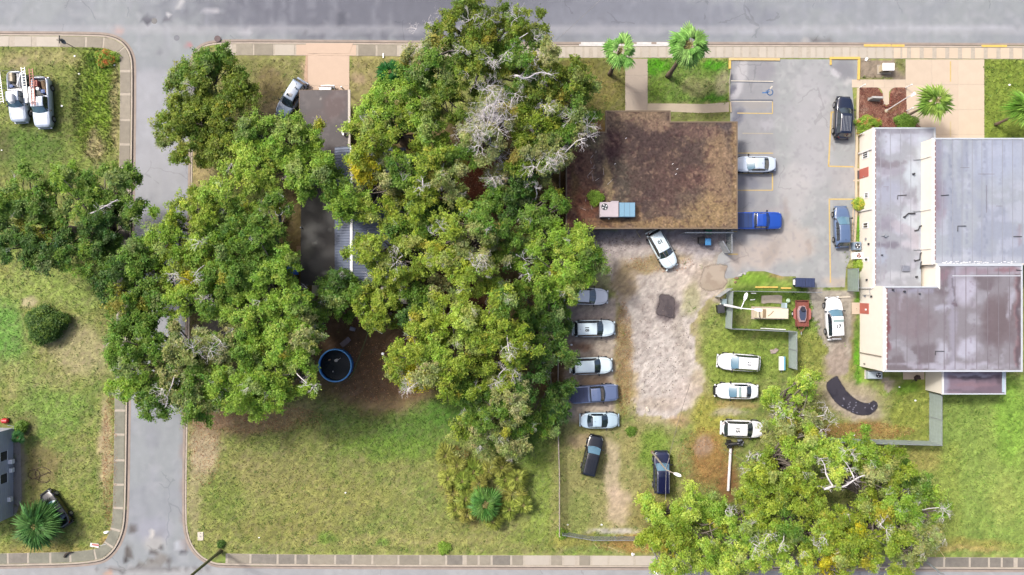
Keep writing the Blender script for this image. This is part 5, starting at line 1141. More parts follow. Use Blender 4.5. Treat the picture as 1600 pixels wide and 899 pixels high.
# two work trucks with open beds, ladders and gear on board
def work_truck(px, py, deg, label):
    root, G, hw, L = car('work_truck', label, 'pickup truck', px, py, deg, 'pickup', pwt, group='white work trucks parked on the grass', openbed=True, L=5.9, W=2.0, glass=M_glass_blue, rimm=M_rim)
    MB().mat(M_black).box(-.93*L/2, -.26*L/2, -hw*.77, hw*.77, .782, .80).build('bed_liner', root)
    q = MB().mat(M_dark)
    for x in (-.24*L/2, -.92*L/2):
        q.tube([(x, -hw*.86, 1.15), (x, -hw*.8, 1.98), (x, hw*.8, 1.98), (x, hw*.86, 1.15)], .03, 5)
    q.build('ladder_rack', root)
    return root, G, hw, L
def local(root, x, y): 
    a = root.rotation_euler.z; return (root.location.x+x*math.cos(a)-y*math.sin(a), root.location.y+x*math.sin(a)+y*math.cos(a))
def ladder(root, x0, x1, y, z, wd, m, label, tilt=0.0):
    lx, ly = local(root, (x0+x1)/2, y); l = abs(x1-x0)
    e = empty('ladder', (lx, ly, z), root.rotation_euler.z+tilt, label, 'ladder', 'ladders on the work trucks')
    for s in (1, -1): MB().mat(m).box(-l/2, l/2, s*wd/2-.03, s*wd/2+.03, 0, .08).build('rail', e)
    me = None; n = int(l/.3)
    for i in range(n):
        x = -l/2+.15+i*.3
        if me is None: o = MB().mat(m).box(-.025, .025, -wd/2+.03, wd/2-.03, .02, .06).build('rung', e, loc=(x, 0, 0)); me = o.data
        else: link('rung', me, e, (x, 0, 0))
alu = mat('aluminium_ladder', (214, 212, 206), .45, .1, 4, metal=.2, k=.7); ora = mat('orange_fibreglass_ladder', (206, 132, 112), .6, .1, 4)
t1, G1, hw1, L1_ = work_truck(27, 151.5, -86, 'white work truck with one ladder, nearest the left edge')
t2, G2, hw2, L2_ = work_truck(65, 160, -87, 'white work truck carrying two ladders, the right one of the pair')
ladder(t1, -3.55, 1.0, -1.12, 2.02, .42, alu, 'pale ladder along the side of the left work truck', .06)
ladder(t2, -3.75, -.2, -1.05, 2.02, .40, alu, 'pale extension ladder on the outer side of the right work truck', .05)
ladder(t2, -3.55, .7, -.18, 2.03, .40, ora, 'orange and silver ladder over the middle of the right work truck', .03)
def gear(root, x, y, z, build, name, label, cat, rz=0.):
    lx, ly = local(root, x, y); e = build.build(name, loc=(lx, ly, z), rot=(0, 0, root.rotation_euler.z+rz)); return tag(e, label, cat)
gear(t1, -.55, .05, 1.0, MB().mat(M_white).box(-.25, .25, -.85, .85, 0, .35, .03).box(-.05, .05, -.9, .9, .12, .38), 'tool_chest', 'white tool chest across the bed of the left work truck', 'tool chest')
gear(t1, -1.9, .30, .82, MB().mat(M_white).tube([(-.8, -.1, .1), (.8, 0, .3)], .06, 8).tube([(-.75, .12, .1), (.85, .2, .25)], .06, 8).tube([(-.8, .3, .12), (.7, .05, .5)], .07, 8), 'pipe_bundle', 'white pipes loose in the left work truck bed', 'pipes')
gear(t1, -1.2, -.42, .82, MB().mat(M_blue).tube([(0, 0, 0), (0, 0, .36)], .14, 14, .17).tube([(0, 0, .36), (0, 0, .37)], .19, 14), 'bucket', 'blue bucket behind the cab of the left work truck', 'bucket')
gear(t1, -2.2, -.35, .82, MB().mat(M_tan).box(-.5, .5, -.22, .22, 0, .5, .04).box(-.45, .45, -.18, -.12, .5, .54), 'storage_box', 'tan storage box at the tail of the left work truck bed', 'box')
gear(t1, .5, .1, 1.9, MB().mat(M_white).tube([(-.55, 0, .02), (-.4, 0, .1), (.4, 0, .1), (.55, 0, .02)], [.2, .34, .34, .2], 16), 'white_drum', 'round white drum lying on the left work truck roof', 'drum')
gear(t2, -.6, -.5, .82, MB().mat(M_white).box(-.9, .9, -.16, .16, 1.1, 1.24, .02).box(-.9, .9, -.62, -.34, 1.1, 1.24, .02).box(-.7, .9, .2, .44, 1.1, 1.22, .02), 'board_stack', 'long white boards on the rack of the right work truck', 'boards')
gear(t2, -1.7, .55, .82, MB().mat(M_wood).box(-.75, .75, -.2, .2, .2, .3, .01).box(-.7, .7, -.22, .1, .32, .38, .01), 'plank_pile', 'wooden planks in the right work truck bed', 'planks', .2)
gear(t2, -1.15, .45, .82, MB().mat(M_blue).box(-.22, .2, -.25, .2, 0, .42, .04).box(-.1, .1, -.3, -.24, .3, .4), 'tool_bag', 'dark blue tool bag in the right work truck bed', 'bag')
gear(t2, -2.1, -.32, .82, MB().mat(M_red).box(-.35, .35, -.2, .2, 0, .5, .03).tube([(-.2, 0, .55), (.2, 0, .55)], .04, 6), 'petrol_can', 'red fuel can at the tail of the right work truck bed', 'fuel can')
gear(t2, -1.5, -.2, .82, MB().mat(M_white).tube([(0, 0, 0), (0, 0, .4)], .15, 14, .18).tube([(0, 0, .4), (0, 0, .42)], .19, 14), 'bucket', 'white bucket between the ladders of the right work truck', 'bucket')
# ------------------------------------------------------------------ fences, poles, yard things
def fence_mat(name, rgb, dens_):
    m, nt, bs = new_mat(name); bs.inputs['Base Color'].default_value = alb(rgb, .7); bs.inputs['Roughness'].default_value = .6
    tc = nt.nodes.new('ShaderNodeTexCoord'); n = nt.nodes.new('ShaderNodeTexNoise'); n.inputs['Scale'].default_value = 2.5
    nt.links.new(tc.outputs['Object'], n.inputs['Vector'])
    a = _math(nt, 'MULTIPLY_ADD', n.outputs['Fac'], .3, dens_-.15)
    nt.links.new(a, bs.inputs['Alpha']); return m
M_mesh = fence_mat('chain_link_mesh', (176, 190, 186), .6); M_meshg = fence_mat('chain_link_mesh_pale', (190, 194, 196), .5); M_meshlight = fence_mat('thin_chain_link', (150, 158, 156), .30)
def fence(label, pts, h, m=M_mesh, post=2.6, railm=None, gates=(), group=None, cat='fence', rail_r=.035):
    w_ = [P(*q) for q in pts]; c = w_[0]; e = empty('chain_link_fence', (c.x, c.y, 0), 0, label, cat, group); rm = railm or M_grey
    pm = None
    for a, b in zip(w_[:-1], w_[1:]):
        L = (b-a).length; n = max(1, round(L/post)); d = (b-a)/n; ang = math.atan2(d.y, d.x)
        for i in range(n):
            p0 = a+d*i-c; l = d.length
            q = MB().mat(m).box(.03, l-.03, -.008, .008, .05, h-.03); q.build('mesh_panel', e, loc=(p0.x, p0.y, 0), rot=(0, 0, ang))
            q = MB().mat(rm).tube([(0, 0, h), (l, 0, h)], rail_r, 6); q.build('top_rail', e, loc=(p0.x, p0.y, 0), rot=(0, 0, ang))
        for i in range(n+1):
            p0 = a+d*i-c
            if i == n and b is not w_[-1]: continue
            if pm is None: o = MB().mat(rm).cyl(0, 0, -.1, h+.06, .045, 8).build('post', e, loc=(p0.x, p0.y, 0)); pm = o.data
            else: link('post', pm, e, (p0.x, p0.y, 0))
    return e
fence('tall chain link fence along the grass side of the generator enclosure, with bottom run', [(1135, 456), (1133, 512.5), (1232, 517), (1232, 574)], 2.4, M_mesh)
fence('chain link fence between the asphalt lot and the generator enclosure', [(1134, 455), (1272, 457)], 2.0, M_meshlight)
fence('open chain link gate leaf swung out at the corner of the enclosure', [(1117, 464), (1136, 451)], 1.9, M_meshg, cat='gate')
fence('tall chain link fence corner south of the pale building, beside the bright lawn', [(1451.5, 613), (1451.5, 689), (1374, 687), (1290, 684)], 2.45, M_mesh)
fence('short chain link fence panel beside the pale building door', [(1324, 421), (1324, 455)], 2.6, fence_mat('green_grey_mesh', (150, 166, 154), .6), post=2.6)
fence('weathered fence along the boundary from the brown building to the lower street', [(873.5, 246), (873, 400), (871, 560), (870, 640), (873, 740), (873, 832)], 1.5, M_meshlight, railm=mat('pinkish_grey_rail', (176, 160, 148), .8, .2, 2), rail_r=.05)
fence('low chain link fence across the lower end of the yard', [(878, 830), (925, 838), (995, 838)], 1.4, M_meshlight)
# cage beside the brown building
fence('galvanized chain link cage wall under the eave beside the bins', [(1063, 366), (1136, 366)], 2.3, M_meshlight, railm=mat('cage_rail', (170, 178, 186), .4, .1, 3, metal=.3), rail_r=.09, post=1.7)
fence('galvanized cage side wall running away from the brown building', [(1134, 360), (1134.5, 397)], 2.2, M_meshlight, rail_r=.06, post=1.4)
fence('galvanized gate leaf swung open beside the cage side wall', [(1121, 379), (1131, 396)], 2.1, M_meshg, cat='gate', rail_r=.07)

def wheelie(px, py, m, lidm, label, rz=0, s=1.0):
    p = P(px, py); e = empty('wheelie_bin', (p.x, p.y, 0), rz, label, 'bin')
    q = MB().mat(m).prism([(-.25*s, -.3*s), (.25*s, -.3*s), (.25*s, .3*s), (-.25*s, .3*s)], .08, 1.0, [(-.31*s, -.37*s), (.31*s, -.37*s), (.31*s, .37*s), (-.31*s, .37*s)]); q.build('bin_body', e)
    MB().mat(lidm).box(-.34*s, .34*s, -.40*s, .40*s, 1.0, 1.08, .03).box(-.2*s, .2*s, -.25*s, .2*s, 1.08, 1.11, .015).build('lid', e)
    for x in (-.22*s, .22*s): MB().mat(M_black).tube([(x-.04, .32*s, .1), (x+.04, .32*s, .1)], .1, 10).build('wheel', e)
    MB().mat(m).tube([(-.22*s, .42*s, .98), (.22*s, .42*s, .98)], .02, 5).build('handle', e)
wheelie(1104, 362, M_green, M_green, 'green wheelie bin between the cage wall and the brown building')
wheelie(1102.5, 379, M_blue, mat('light_blue_lid', (70, 140, 196), .4, .1, 3), 'blue wheelie bin in front of the cage wall')
wheelie(1093, 377, M_black, M_black, 'black wheelie bin standing left of the blue bin')
wheelie(1122.5, 482.5, M_black, M_dark, 'black bin outside the enclosure fence near the lamp post', .1, 1.2)
wheelie(1128, 471.5, mat('grey_teal_plastic', (120, 144, 150), .5, .1, 4), mat('grey_teal_lid', (140, 160, 166), .5, .1, 4), 'grey bin beside the enclosure fence, just above the black bin', 0, .8)

# twin-armed lamp post in the enclosure
def lamp_post(px, py, topx, topy, h, arms, label, m, heads=M_white, r=.11, base=None):
    b = P(px, py); t = P(topx, topy, h); e = empty('lamp_post', (b.x, b.y, 0), 0, label, 'lamp post'); d = t-b
    MB().mat(m).tube([(0, 0, -.1), (d.x*.5, d.y*.5, h*.5), (d.x, d.y, h)], [r, r*.85, r*.6], 10).build('pole', e)
    MB().mat(base or m).tube([(0, 0, 0), (0, 0, .25)], r*1.7, 10).build('base', e)
    for ax, ay, hx in arms:
        a = P(ax, ay, h+.2)-b; v = Vector((a.x-d.x, a.y-d.y, .2)); u = v.normalized()
        MB().mat(m).tube([(d.x, d.y, h-.05), (d.x+v.x*.5, d.y+v.y*.5, h+.15), (a.x, a.y, h+.2)], .05, 6).build('arm', e)
        n = Vector((-u.y, u.x, 0)); q = MB().mat(heads); c0 = Vector((a.x, a.y, h+.2)); f = Vector((u.x, u.y, 0)).normalized()
        pts = [c0-f*.1-n*.08, c0+f*.25-n*.18, c0+f*.62-n*.15, c0+f*.78, c0+f*.62+n*.15, c0+f*.25+n*.18, c0-f*.1+n*.08]
        q.prism([(v_.x, v_.y) for v_ in pts], h+.12, h+.28); hd = q.build('lamp_head', e)
        q = MB().mat(M_lamp_glass); c1 = c0+f*.42; q.disc(c1.x, c1.y, h+.115, .11, 12); q.build('lens', hd)
    return e
lamp_post(1128, 476, 1158, 482, 6.6, [(1163.5, 468, 0), (1180, 484, 0)], 'white lamp post with two arms leaning over the generator enclosure', M_white, r=.16)
lamp_post(1019, 706.5, 1041, 734.5, 7.0, [(1054, 740, 0)], 'grey street lamp whose arm reaches over the navy SUV', mat('grey_pole', (168, 158, 142), .7, .15, 3), r=.12, base=M_wood)
# overhead wires meeting at that lamp
def wire(a, b, ha, hb, sag, label, r=.02, m=None):
    p = P(*a, ha); q = P(*b, hb); n = 12; mb = MB().mat(m or M_wire)
    pts = [(p.x+(q.x-p.x)*i/n, p.y+(q.y-p.y)*i/n, ha+(hb-ha)*i/n-sag*4*(i/n)*(1-i/n)) for i in range(n+1)]
    mb.tube(pts, r, 4); o = mb.build('overhead_wire'); tag(o, label, 'wire', 'overhead wires')
M_wire = mat('pale_wire', (150, 148, 146), .6, .1, 3)
wire((1040, 733), (1046, 716), 7.0, 7.0, .02, 'short thick wire from the lamp arm over the navy SUV bonnet', .03)
wire((1041, 734), (1078, 600), 6.9, 8.5, .4, 'long overhead wire crossing the yard from the lamp towards the sandy patch', .022, mat('dull_wire', (120, 112, 100), .7, .1, 3))
wire((1041, 734), (1041, 905), 6.9, 7.5, .4, 'overhead wire running down the photo from the lamp across the navy SUV roof', .024)
wire((1019, 706), (1041, 734), .5, 6.6, 0, 'pale guy wire leaning against the street lamp pole', .02)
wire((868, 64), (946, -8), 9, 9.5, .3, 'thin wire crossing the top road beside the big tree', .018, M_wire)
wire((1031, 388), (1058, 424), 6., 6., .1, 'thin wire passing over the bonnet of the white number 10 SUV', .018, mat('tan_wire', (150, 130, 110), .7, .1, 3))
wire((1400, 862), (1130, 702), 8.5, 8.0, .5, 'thin wire running through the lower right trees', .02, mat('dull_wire2', (120, 118, 112), .7, .1, 3))

def pole(px, py, tx, ty, h, r0, r1, m, label, name='utility_pole', cat='pole', extra=None):
    b = P(px, py); t = P(tx, ty, h); e = empty(name, (b.x, b.y, 0), 0, label, cat)
    MB().mat(m).tube([(0, 0, -.1), (t.x-b.x, t.y-b.y, h)], r0, 10, r1).build('pole', e)
    return e, t-b
e, d = pole(345, 861, 291, 906, 9.6, .19, .13, mat('mossy_wood', (108, 112, 66), .85, .25, 3, .2), 'mossy wooden utility pole at the lower left street corner')
MB().mat(M_wood).box(d.x-1.1, d.x+1.1, d.y-.06, d.y+.06, 9.0, 9.12).build('cross_arm', e)
MB().mat(mat('pole_foot_wood', (110, 84, 62), .9, .2, 4)).tube([(0, 0, -.05), (-.1, -.1, 1.2)], .24, 10, .2).build('pole_foot', e)
e, d = pole(1434, 868, 1480, 903, 7.6, .12, .09, mat('pale_grey_pole', (176, 182, 184), .6, .1, 3), 'slim grey pole leaning out over the lower road at the right')
MB().mat(M_grey).tube([(d.x, d.y, 7.5), (d.x+1.2, d.y-.5, 7.8)], .05, 6).build('arm', e)
# pole top with transformer at the lower edge
e, d = pole(1018, 856, 1038, 893, 7.0, .10, .08, M_grey, 'utility pole carrying white insulators beside the lower road')
for k, (x, y, s) in enumerate(((-.15, .5, .16), (.0, .3, .2), (.15, .0, .2), (-.9, -.1, .12), (-.7, -.3, .13), (-1.1, .05, .1), (-.95, -.5, .12))):
    MB().mat(M_white).tube([(d.x+x, d.y+y, 6.8), (d.x+x, d.y+y, 7.25)], s, 10, s*.6).build('insulator', e)
MB().mat(M_grey).box(d.x-1.2, d.x+.5, d.y-.08, d.y+.04, 6.7, 6.82).build('cross_arm', e)
MB().mat(M_black).box(d.x+.1, d.x+.34, d.y-.7, d.y-.1, 6.4, 6.9, .03).build('switch_box', e)

# stop-type sign at the corner, seen edge-on from above
b = P(120.5, 77); t = P(98, 58, 2.9); e = empty('road_sign', (b.x, b.y, 0), 0, 'dark road sign on a thin post at the top left corner pavement', 'sign'); d = t-b
MB().mat(M_dark).tube([(0, 0, -.1), (0, 0, 2.9)], .04, 8).build('post', e)
q = MB().mat(mat('sign_back', (70, 86, 104), .4, .1, 3)); q.prism([(.36*math.cos(R(22.5+45*i)), .36*math.sin(R(22.5+45*i))) for i in range(8)], -.015, .015); sgn = q.build('sign_plate', e, loc=(0, 0, 2.5), rot=(R(72), 0, R(115)))
MB().mat(M_dark).box(-.45, .45, -.01, .01, 2.85, 3.02).build('street_name_plate', e); MB().mat(M_dark).box(-.01, .01, -.45, .45, 3.03, 3.2).build('street_name_plate', e)

# flagpole with a small flag, white marker posts, monument sign
e, d = pole(1384.5, 173.5, 1427, 146.5, 5.9, .06, .04, M_white, 'white flagpole standing in the red mulch bed', 'flagpole', 'flagpole')
MB().mat(M_white).prism([(d.x-.05, d.y-.25), (d.x+.3, d.y-.1), (d.x+.55, d.y+.1), (d.x+.35, d.y+.3), (d.x, d.y+.05)], 5.5, 5.52).build('flag', e)
MB().mat(M_tan).cyl(0, 0, 0, .08, .2, 12).build('base', e)
for k, (x, y, l) in enumerate(((1342.5, 137.5, 'white post at the upper left corner of the mulch bed'), (1414.5, 137.5, 'white post at the upper right corner of the mulch bed'), (1416, 173.5, 'white post right of the flagpole by the driveway'), (1340, 212, 'white post at the corner of the bright green bush'))):
    p = P(x, y); e = empty('marker_post', (p.x, p.y, 0), 0, l, 'post', 'white posts round the mulch bed'); MB().mat(M_white).cyl(0, 0, -.05, 1.35, .055, 10).build('post', e); MB().mat(M_white).tube([(0, 0, 1.35), (0, 0, 1.41)], .075, 10, .04).build('cap', e)
p = P(1364.5, 156); e = empty('monument_sign', (p.x, p.y, 0), R(-2), 'low grey stone sign slab standing in the mulch bed', 'sign')
sm = mat('grey_stone', (186, 184, 180), .85, .15, 2, .2); MB().mat(sm).box(-.62, .62, -.12, .12, .12, 1.05, .03).build('slab', e); MB().mat(mat('plinth_stone', (150, 144, 136), .9, .15, 2, .2)).box(-.7, .7, -.2, .2, -.05, .12).build('plinth', e)
bk = mat('edging_brick', (132, 76, 60), .9, .2, 5, .2)
for i, (x, y, rz) in enumerate(((1377.3, 149, 90), (1377.6, 155, 90), (1378.4, 161, 84), (1380, 165.5, 30), (1384.5, 167, 0), (1389, 165.5, -30), (1390.5, 161, 90), (1391, 155, 90), (1391.4, 149, 90))):
    p = P(x, y); 
    if i == 0: be = empty('brick_edging', (*P(1384, 158), 0), 0, 'U-shaped red brick edging at the end of the tan path', 'edging'); o = MB().mat(bk).box(-.2, .2, -.09, .09, 0, .16, .02).build('brick', be, loc=(p.x-be.location.x, p.y-be.location.y, 0), rot=(0, 0, R(rz))); bme = o.data
    else: link('brick', bme, be, (p.x-be.location.x, p.y-be.location.y, 0), (0, 0, R(rz)))
# utility cabinet in the small lawn
p = P(1381, 109); e = empty('utility_cabinet', (p.x, p.y, 0), 0, 'white topped utility cabinet on the small lawn by the top road', 'cabinet')
MB().mat(M_tan).box(-.62, .62, -.38, .38, 0, .95).build('cabinet_body', e); MB().mat(mat('bright_white_lid', (245, 245, 245), .5, .03, 2, k=.85)).box(-.66, .66, -.42, .42, .95, 1.05, .02).build('lid', e); MB().mat(M_dark).box(-.3, .3, -.395, -.38, .3, .7).build('vent', e)
MB().mat(mat('cabinet_pad', (176, 166, 150), .9, .1, 2)).box(-.8, .8, -.55, .55, -.05, .05).build('pad', e)
p = P(1353.5, 93); o = MB().mat(M_white).box(-.13, .13, -.2, .2, 0, .08).build('valve_lid', loc=(p.x, p.y, 0), rot=(0, 0, -.5)); tag(o, 'tiny white lid on the kerb end beside the small lawn', 'valve lid')
p = P(313.5, 838); e = empty('meter_box', (p.x, p.y, 0), 0, 'white rounded meter box lid in the grass near the lower left corner', 'meter box'); M_conc = mat('pale_concrete', (216, 206, 188), .85, .08, 3, .1)
MB().mat(M_conc).box(-.34, .34, -.5, .5, -.02, .07, .03).build('lid', e); MB().mat(M_grey).cyl(0, 0, .07, .085, .09, 10).build('reader_cap', e)

# dumpster, trailer, generator, tank pad
p = P(1255, 441.5, .6); e = empty('dumpster', (p.x, p.y, 0), R(-1), 'dark blue dumpster with a ribbed lid at the edge of the lot', 'dumpster')
dm = mat('dumpster_blue', (44, 56, 92), .6, .15, 3); MB().mat(dm).prism([(-1.02, -.38), (1.02, -.38), (1.02, .42), (-1.02, .42)], .12, 1.15, [(-1.08, -.52), (1.08, -.52), (1.08, .48), (-1.08, .48)]).build('bin_body', e)
for s in (-1, 1):
    lo = MB().mat(dm).box(s*.02, s*1.1, -.54, .5, 1.15, 1.22, .02).build('lid', e)
    for k in range(6): MB().mat(mat('dumpster_rib', (58, 72, 112), .5, .1, 3) if 'dumpster_rib' not in bpy.data.materials else bpy.data.materials['dumpster_rib']).box(s*(.12+k*.16)-.025, s*(.12+k*.16)+.025, -.5, .46, 1.221, 1.25).build('lid_rib', lo)
MB().mat(M_white).box(-1.19, -1.09, -.3, .3, .6, .95).build('side_pocket', e)
for x in (-.9, .9):
    for y in (-.3, .35): MB().mat(M_black).tube([(x-.04, y, .07), (x+.04, y, .07)], .08, 10).build('caster', e)

p = P(1253, 490.5, .6); e = empty('utility_trailer', (p.x, p.y, 0), R(-90), 'small rust red trailer with fenders, its drawbar pointing down the photo', 'trailer')
MB().mat(M_brownred).box(-1.55, 1.45, -.72, .72, .42, .52).build('deck', e)
for s in (1, -1): MB().mat(M_brownred).box(-1.55, 1.45, s*.70, s*.76, .52, .74).build('side_board', e)
MB().mat(M_brownred).box(-1.58, -1.52, -.76, .76, .52, .80).build('tail_board', e); MB().mat(M_brownred).box(1.42, 1.47, -.76, .76, .52, .74).build('head_board', e)
for s in (1, -1):
    q = MB().mat(mat('pink_red_fender', (176, 104, 92), .8, .2, 3) if 'pink_red_fender' not in bpy.data.materials else bpy.data.materials['pink_red_fender']); q.prism([(-.72, s*.77), (.72, s*.77), (.52, s*1.02), (-.52, s*1.02)] if s > 0 else [(-.52, s*1.02), (.52, s*1.02), (.72, s*.77), (-.72, s*.77)], .66, .72); q.build('fender', e)
    wo = MB().mat(M_tyre).tube([(0, -.1, 0), (0, .1, 0)], .3, 18).build('wheel', e, loc=(0, s*.88, .3)); MB().mat(M_white).tube([(0, s*.1, 0), (0, s*.115, 0)], .16, 12).build('rim', wo)
    MB().mat(M_brownred).tube([(1.4, s*.5, .44), (2.15, 0, .42)], .045, 6).build('drawbar', e)
MB().mat(M_grey).tube([(2.1, 0, .42), (2.45, 0, .42)], .06, 8).build('coupler', e)
for x in (-.2, .45): MB().mat(M_white).box(x-.12, x+.12, -.79, -.765, .5, .6).build('reflector', e)
ld = MB().mat(mat('pale_tarp_edge', (190, 160, 160), .8, .2, 2)); pts = [(-.9, -.3), (-.4, -.55), (.5, -.5), (1.0, -.3), (1.0, .3), (.5, .45), (-.5, .5), (-.95, .3)]
ld.prism(pts, .53, .86, [(x*.9, y*.9) for x, y in pts]); ro = p; o = ld.build('tub', loc=(p.x, p.y, 0), rot=(0, 0, R(-90))); tag(o, 'pale rimmed tub of dark water carried on the rust red trailer', 'tub')
MB().mat(mat('tub_water', (74, 82, 104), .15, .1, 2)).prism([(x*.78, y*.78) for x, y in pts], .861, .868).build('water', o)
q = MB().mat(mat('dark_bag', (44, 42, 56), .8, .2, 4)); q.prism([(-.5, -.3), (-.1, -.38), (.1, -.1), (-.05, .2), (-.4, .25), (-.62, 0)], .0, .22, [(-.42, -.2), (-.12, -.26), (0, -.1), (-.1, .12), (-.38, .16), (-.5, 0)]); lx = P(1258, 486, 1.0); o = q.build('rubbish_bag', loc=(lx.x, lx.y, .87), rot=(0, 0, R(-60))); tag(o, 'dark bag lying over the edge of the trailer tub', 'bag')

p = P(1204, 490, .9); e = empty('generator', (p.x, p.y, 0), R(-1), 'long cream generator cabinet on a concrete base inside the enclosure', 'generator')
crm = mat('cream_metal', (222, 210, 184), .6, .14, 1.5, k=.62)
MB().mat(mat('generator_pad', (190, 176, 158), .9, .12, 2)).box(-1.95, 1.9, -.72, .75, -.03, .14).build('pad', e)
MB().mat(crm).box(-1.25, 1.85, -.58, .60, .14, 1.5, .04).build('cabinet_body', e); MB().mat(crm).box(-1.65, -1.3, -.55, .58, .14, 1.36, .04).build('end_hood', e)
lo = MB().mat(mat('louvre_tan', (176, 156, 122), .6, .15, 3)).box(-1.15, -.75, -.5, .5, 1.5, 1.52).build('louvre_panel', e)
for k in range(5): MB().mat(M_wood).box(-1.12+k*.08, -1.09+k*.08, -.48, .48, 1.521, 1.545).build('louvre_blade', lo)
MB().mat(M_wood).tube([(-.55, -.3, 1.52), (-.2, -.05, 1.53), (.1, .3, 1.53)], .035, 5).build('rust_streak_pipe', e); MB().mat(M_black).tube([(-1.48, .3, 1.38), (-1.5, -.2, 1.4), (-1.42, -.45, 1.38)], .05, 6).build('cable', e)
MB().mat(mat('pale_blue_duct', (186, 208, 218), .5, .08, 2)).box(1.45, 1.65, .62, 1.25, .3, 1.55, .02).build('exhaust_stack', e)
p = P(1205.5, 468); o = MB().mat(mat('old_pad', (164, 154, 142), .9, .2, 2, .2)).prism([(-1.2, -.45), (-.9, -.5), (-.4, -.4), (1.15, -.5), (1.2, .4), (.8, .52), (-1.0, .45), (-1.2, .4)], -.05, .12).build('concrete_pad', loc=(p.x, p.y, 0)); tag(o, 'worn grey concrete pad above the cream generator', 'concrete pad')
p = P(1229, 470); e = empty('vent_stack', (p.x, p.y, 0), 0, 'round pale green vent cap between the pad and the trailer', 'vent'); MB().mat(M_grey).cyl(0, 0, 0, .55, .07, 8).build('pipe', e); MB().mat(mat('pale_green_cap', (196, 220, 186), .6, .1, 3)).tube([(0, 0, .5), (0, 0, .62)], .26, 16, .16).build('cap', e)
p = P(1177, 458.5); o = MB().mat(M_white).box(-.28, .28, -.04, .04, 0, .12).build('white_board', loc=(p.x, p.y, 0)); tag(o, 'short white board in the weeds inside the enclosure, upper one', 'board')
p = P(1176, 468.5); o = MB().mat(M_white).box(-.3, .25, -.05, .05, 0, .1).build('white_board', loc=(p.x, p.y, 0), rot=(0, 0, .1)); tag(o, 'short white board in the weeds inside the enclosure, lower one', 'board')
for i, (x, w_) in enumerate(((1186, .45), (1197.5, .4), (1208.5, .5), (1228, .6))):
    p = P(x, 449+(i == 3)*1.5); o = MB().mat(M_yellow).box(-w_, w_, -.09, .09, 0, .13, .02).build('parking_block', loc=(p.x, p.y, 0)); tag(o, ['yellow parking block, first from the open gate', 'yellow parking block, second from the open gate', 'yellow parking block, third from the open gate', 'longer yellow parking block nearest the dumpster'][i], 'parking block', 'yellow parking blocks in the weeds')
p = P(1170, 516.2); o = MB().mat(M_white).tube([(0, 0, .3), (2.9, -.15, .34)], .05, 6).build('pipe', loc=(wx(1187), wy(513), 0)); tag(o, 'long thin white pipe lying inside the lower enclosure fence', 'pipe')

# bench-like cooler and bits on the grass
p = P(1222, 568, .5); e = empty('cool_box', (p.x, p.y, 0), 0, 'narrow pale blue and white box on short legs by the fence end', 'box')
MB().mat(mat('cool_box_white', (226, 232, 224), .5, .1, 2, k=.7)).box(-.32, .12, -.8, .8, .3, .72, .03).build('lid', e); MB().mat(mat('cool_box_blue', (120, 180, 206), .4, .1, 2)).box(.12, .34, -.8, .8, .2, .66, .02).build('side_tray', e)
for x, y in ((-.22, -.7), (.22, -.7), (-.22, .7), (.22, .7)): MB().mat(M_grey).cyl(x, y, 0, .3, .03, 6).build('leg', e)
MB().mat(M_grey).tube([(0, -.8, .3), (0, -1.15, .25)], .025, 5).build('handle', e)
p = P(1209.5, 549); q = MB().mat(mat('pinkish_stump', (176, 160, 152), .9, .2, 4, .3)); q.prism(irregular(0, 0, .42, .36, 20, 4, 16, .5), -.02, .22, irregular(0, 0, .3, .26, 20, 4, 16, .5)); o = q.build('tree_stump', loc=(p.x, p.y, 0)); tag(o, 'small bleached tree stump in the grass above the narrow box', 'stump')

# black machine and white beam by the number 15 SUV
p = P(1148, 692.5, .5); e = empty('motorcycle', (p.x, p.y, 0), R(8), 'black motorcycle with grey bags beside the white number 15 SUV', 'motorcycle')
for x in (-.75, .78): wo = MB().mat(M_tyre).tube([(x, -.07, .32), (x, .07, .32)], .32, 18).build('wheel', e); MB().mat(M_rim).tube([(x, -.075, .32), (x, .075, .32)], .18, 12).build('rim', wo)
MB().mat(M_black).tube([(-.8, 0, .75), (-.3, 0, .82), (.1, 0, .88), (.5, 0, .86)], [.14, .2, .2, .12], 10).build('seat', e); MB().mat(pk).tube([(.0, 0, .82), (.3, 0, .95), (.62, 0, .85)], [.16, .24, .12], 12).build('fuel_tank', e)
MB().mat(M_dark).tube([(.6, -.42, 1.0), (.5, -.2, 1.05), (.5, .2, 1.05), (.6, .42, 1.0)], .025, 6).build('handlebar', e)
for s in (1, -1): MB().mat(M_grey).box(.35, .85, s*.16, s*.36, .35, .75, .03).build('engine_guard', e); MB().mat(M_black).box(-.95, -.45, s*.18, s*.45, .4, .8, .04).build('side_bag', e)
MB().mat(M_rim).tube([(.85, 0, .85), (.92, 0, .85)], .11, 12).build('headlight', e); MB().mat(M_white).tube([(-.85, -.2, .35), (.1, -.28, .33)], .04, 6).build('exhaust', e)
a = P(1141.5, 700, .3); b = P(1138, 767, .3); o = MB().mat(mat('white_beam', (214, 208, 208), .6, .1, 1.5, k=.7)).tube([(a.x, a.y, .35), (b.x, b.y, .25)], .16, 10).build('steel_beam'); tag(o, 'long straight white pipe lying on the leaves below the motorcycle', 'pipe')

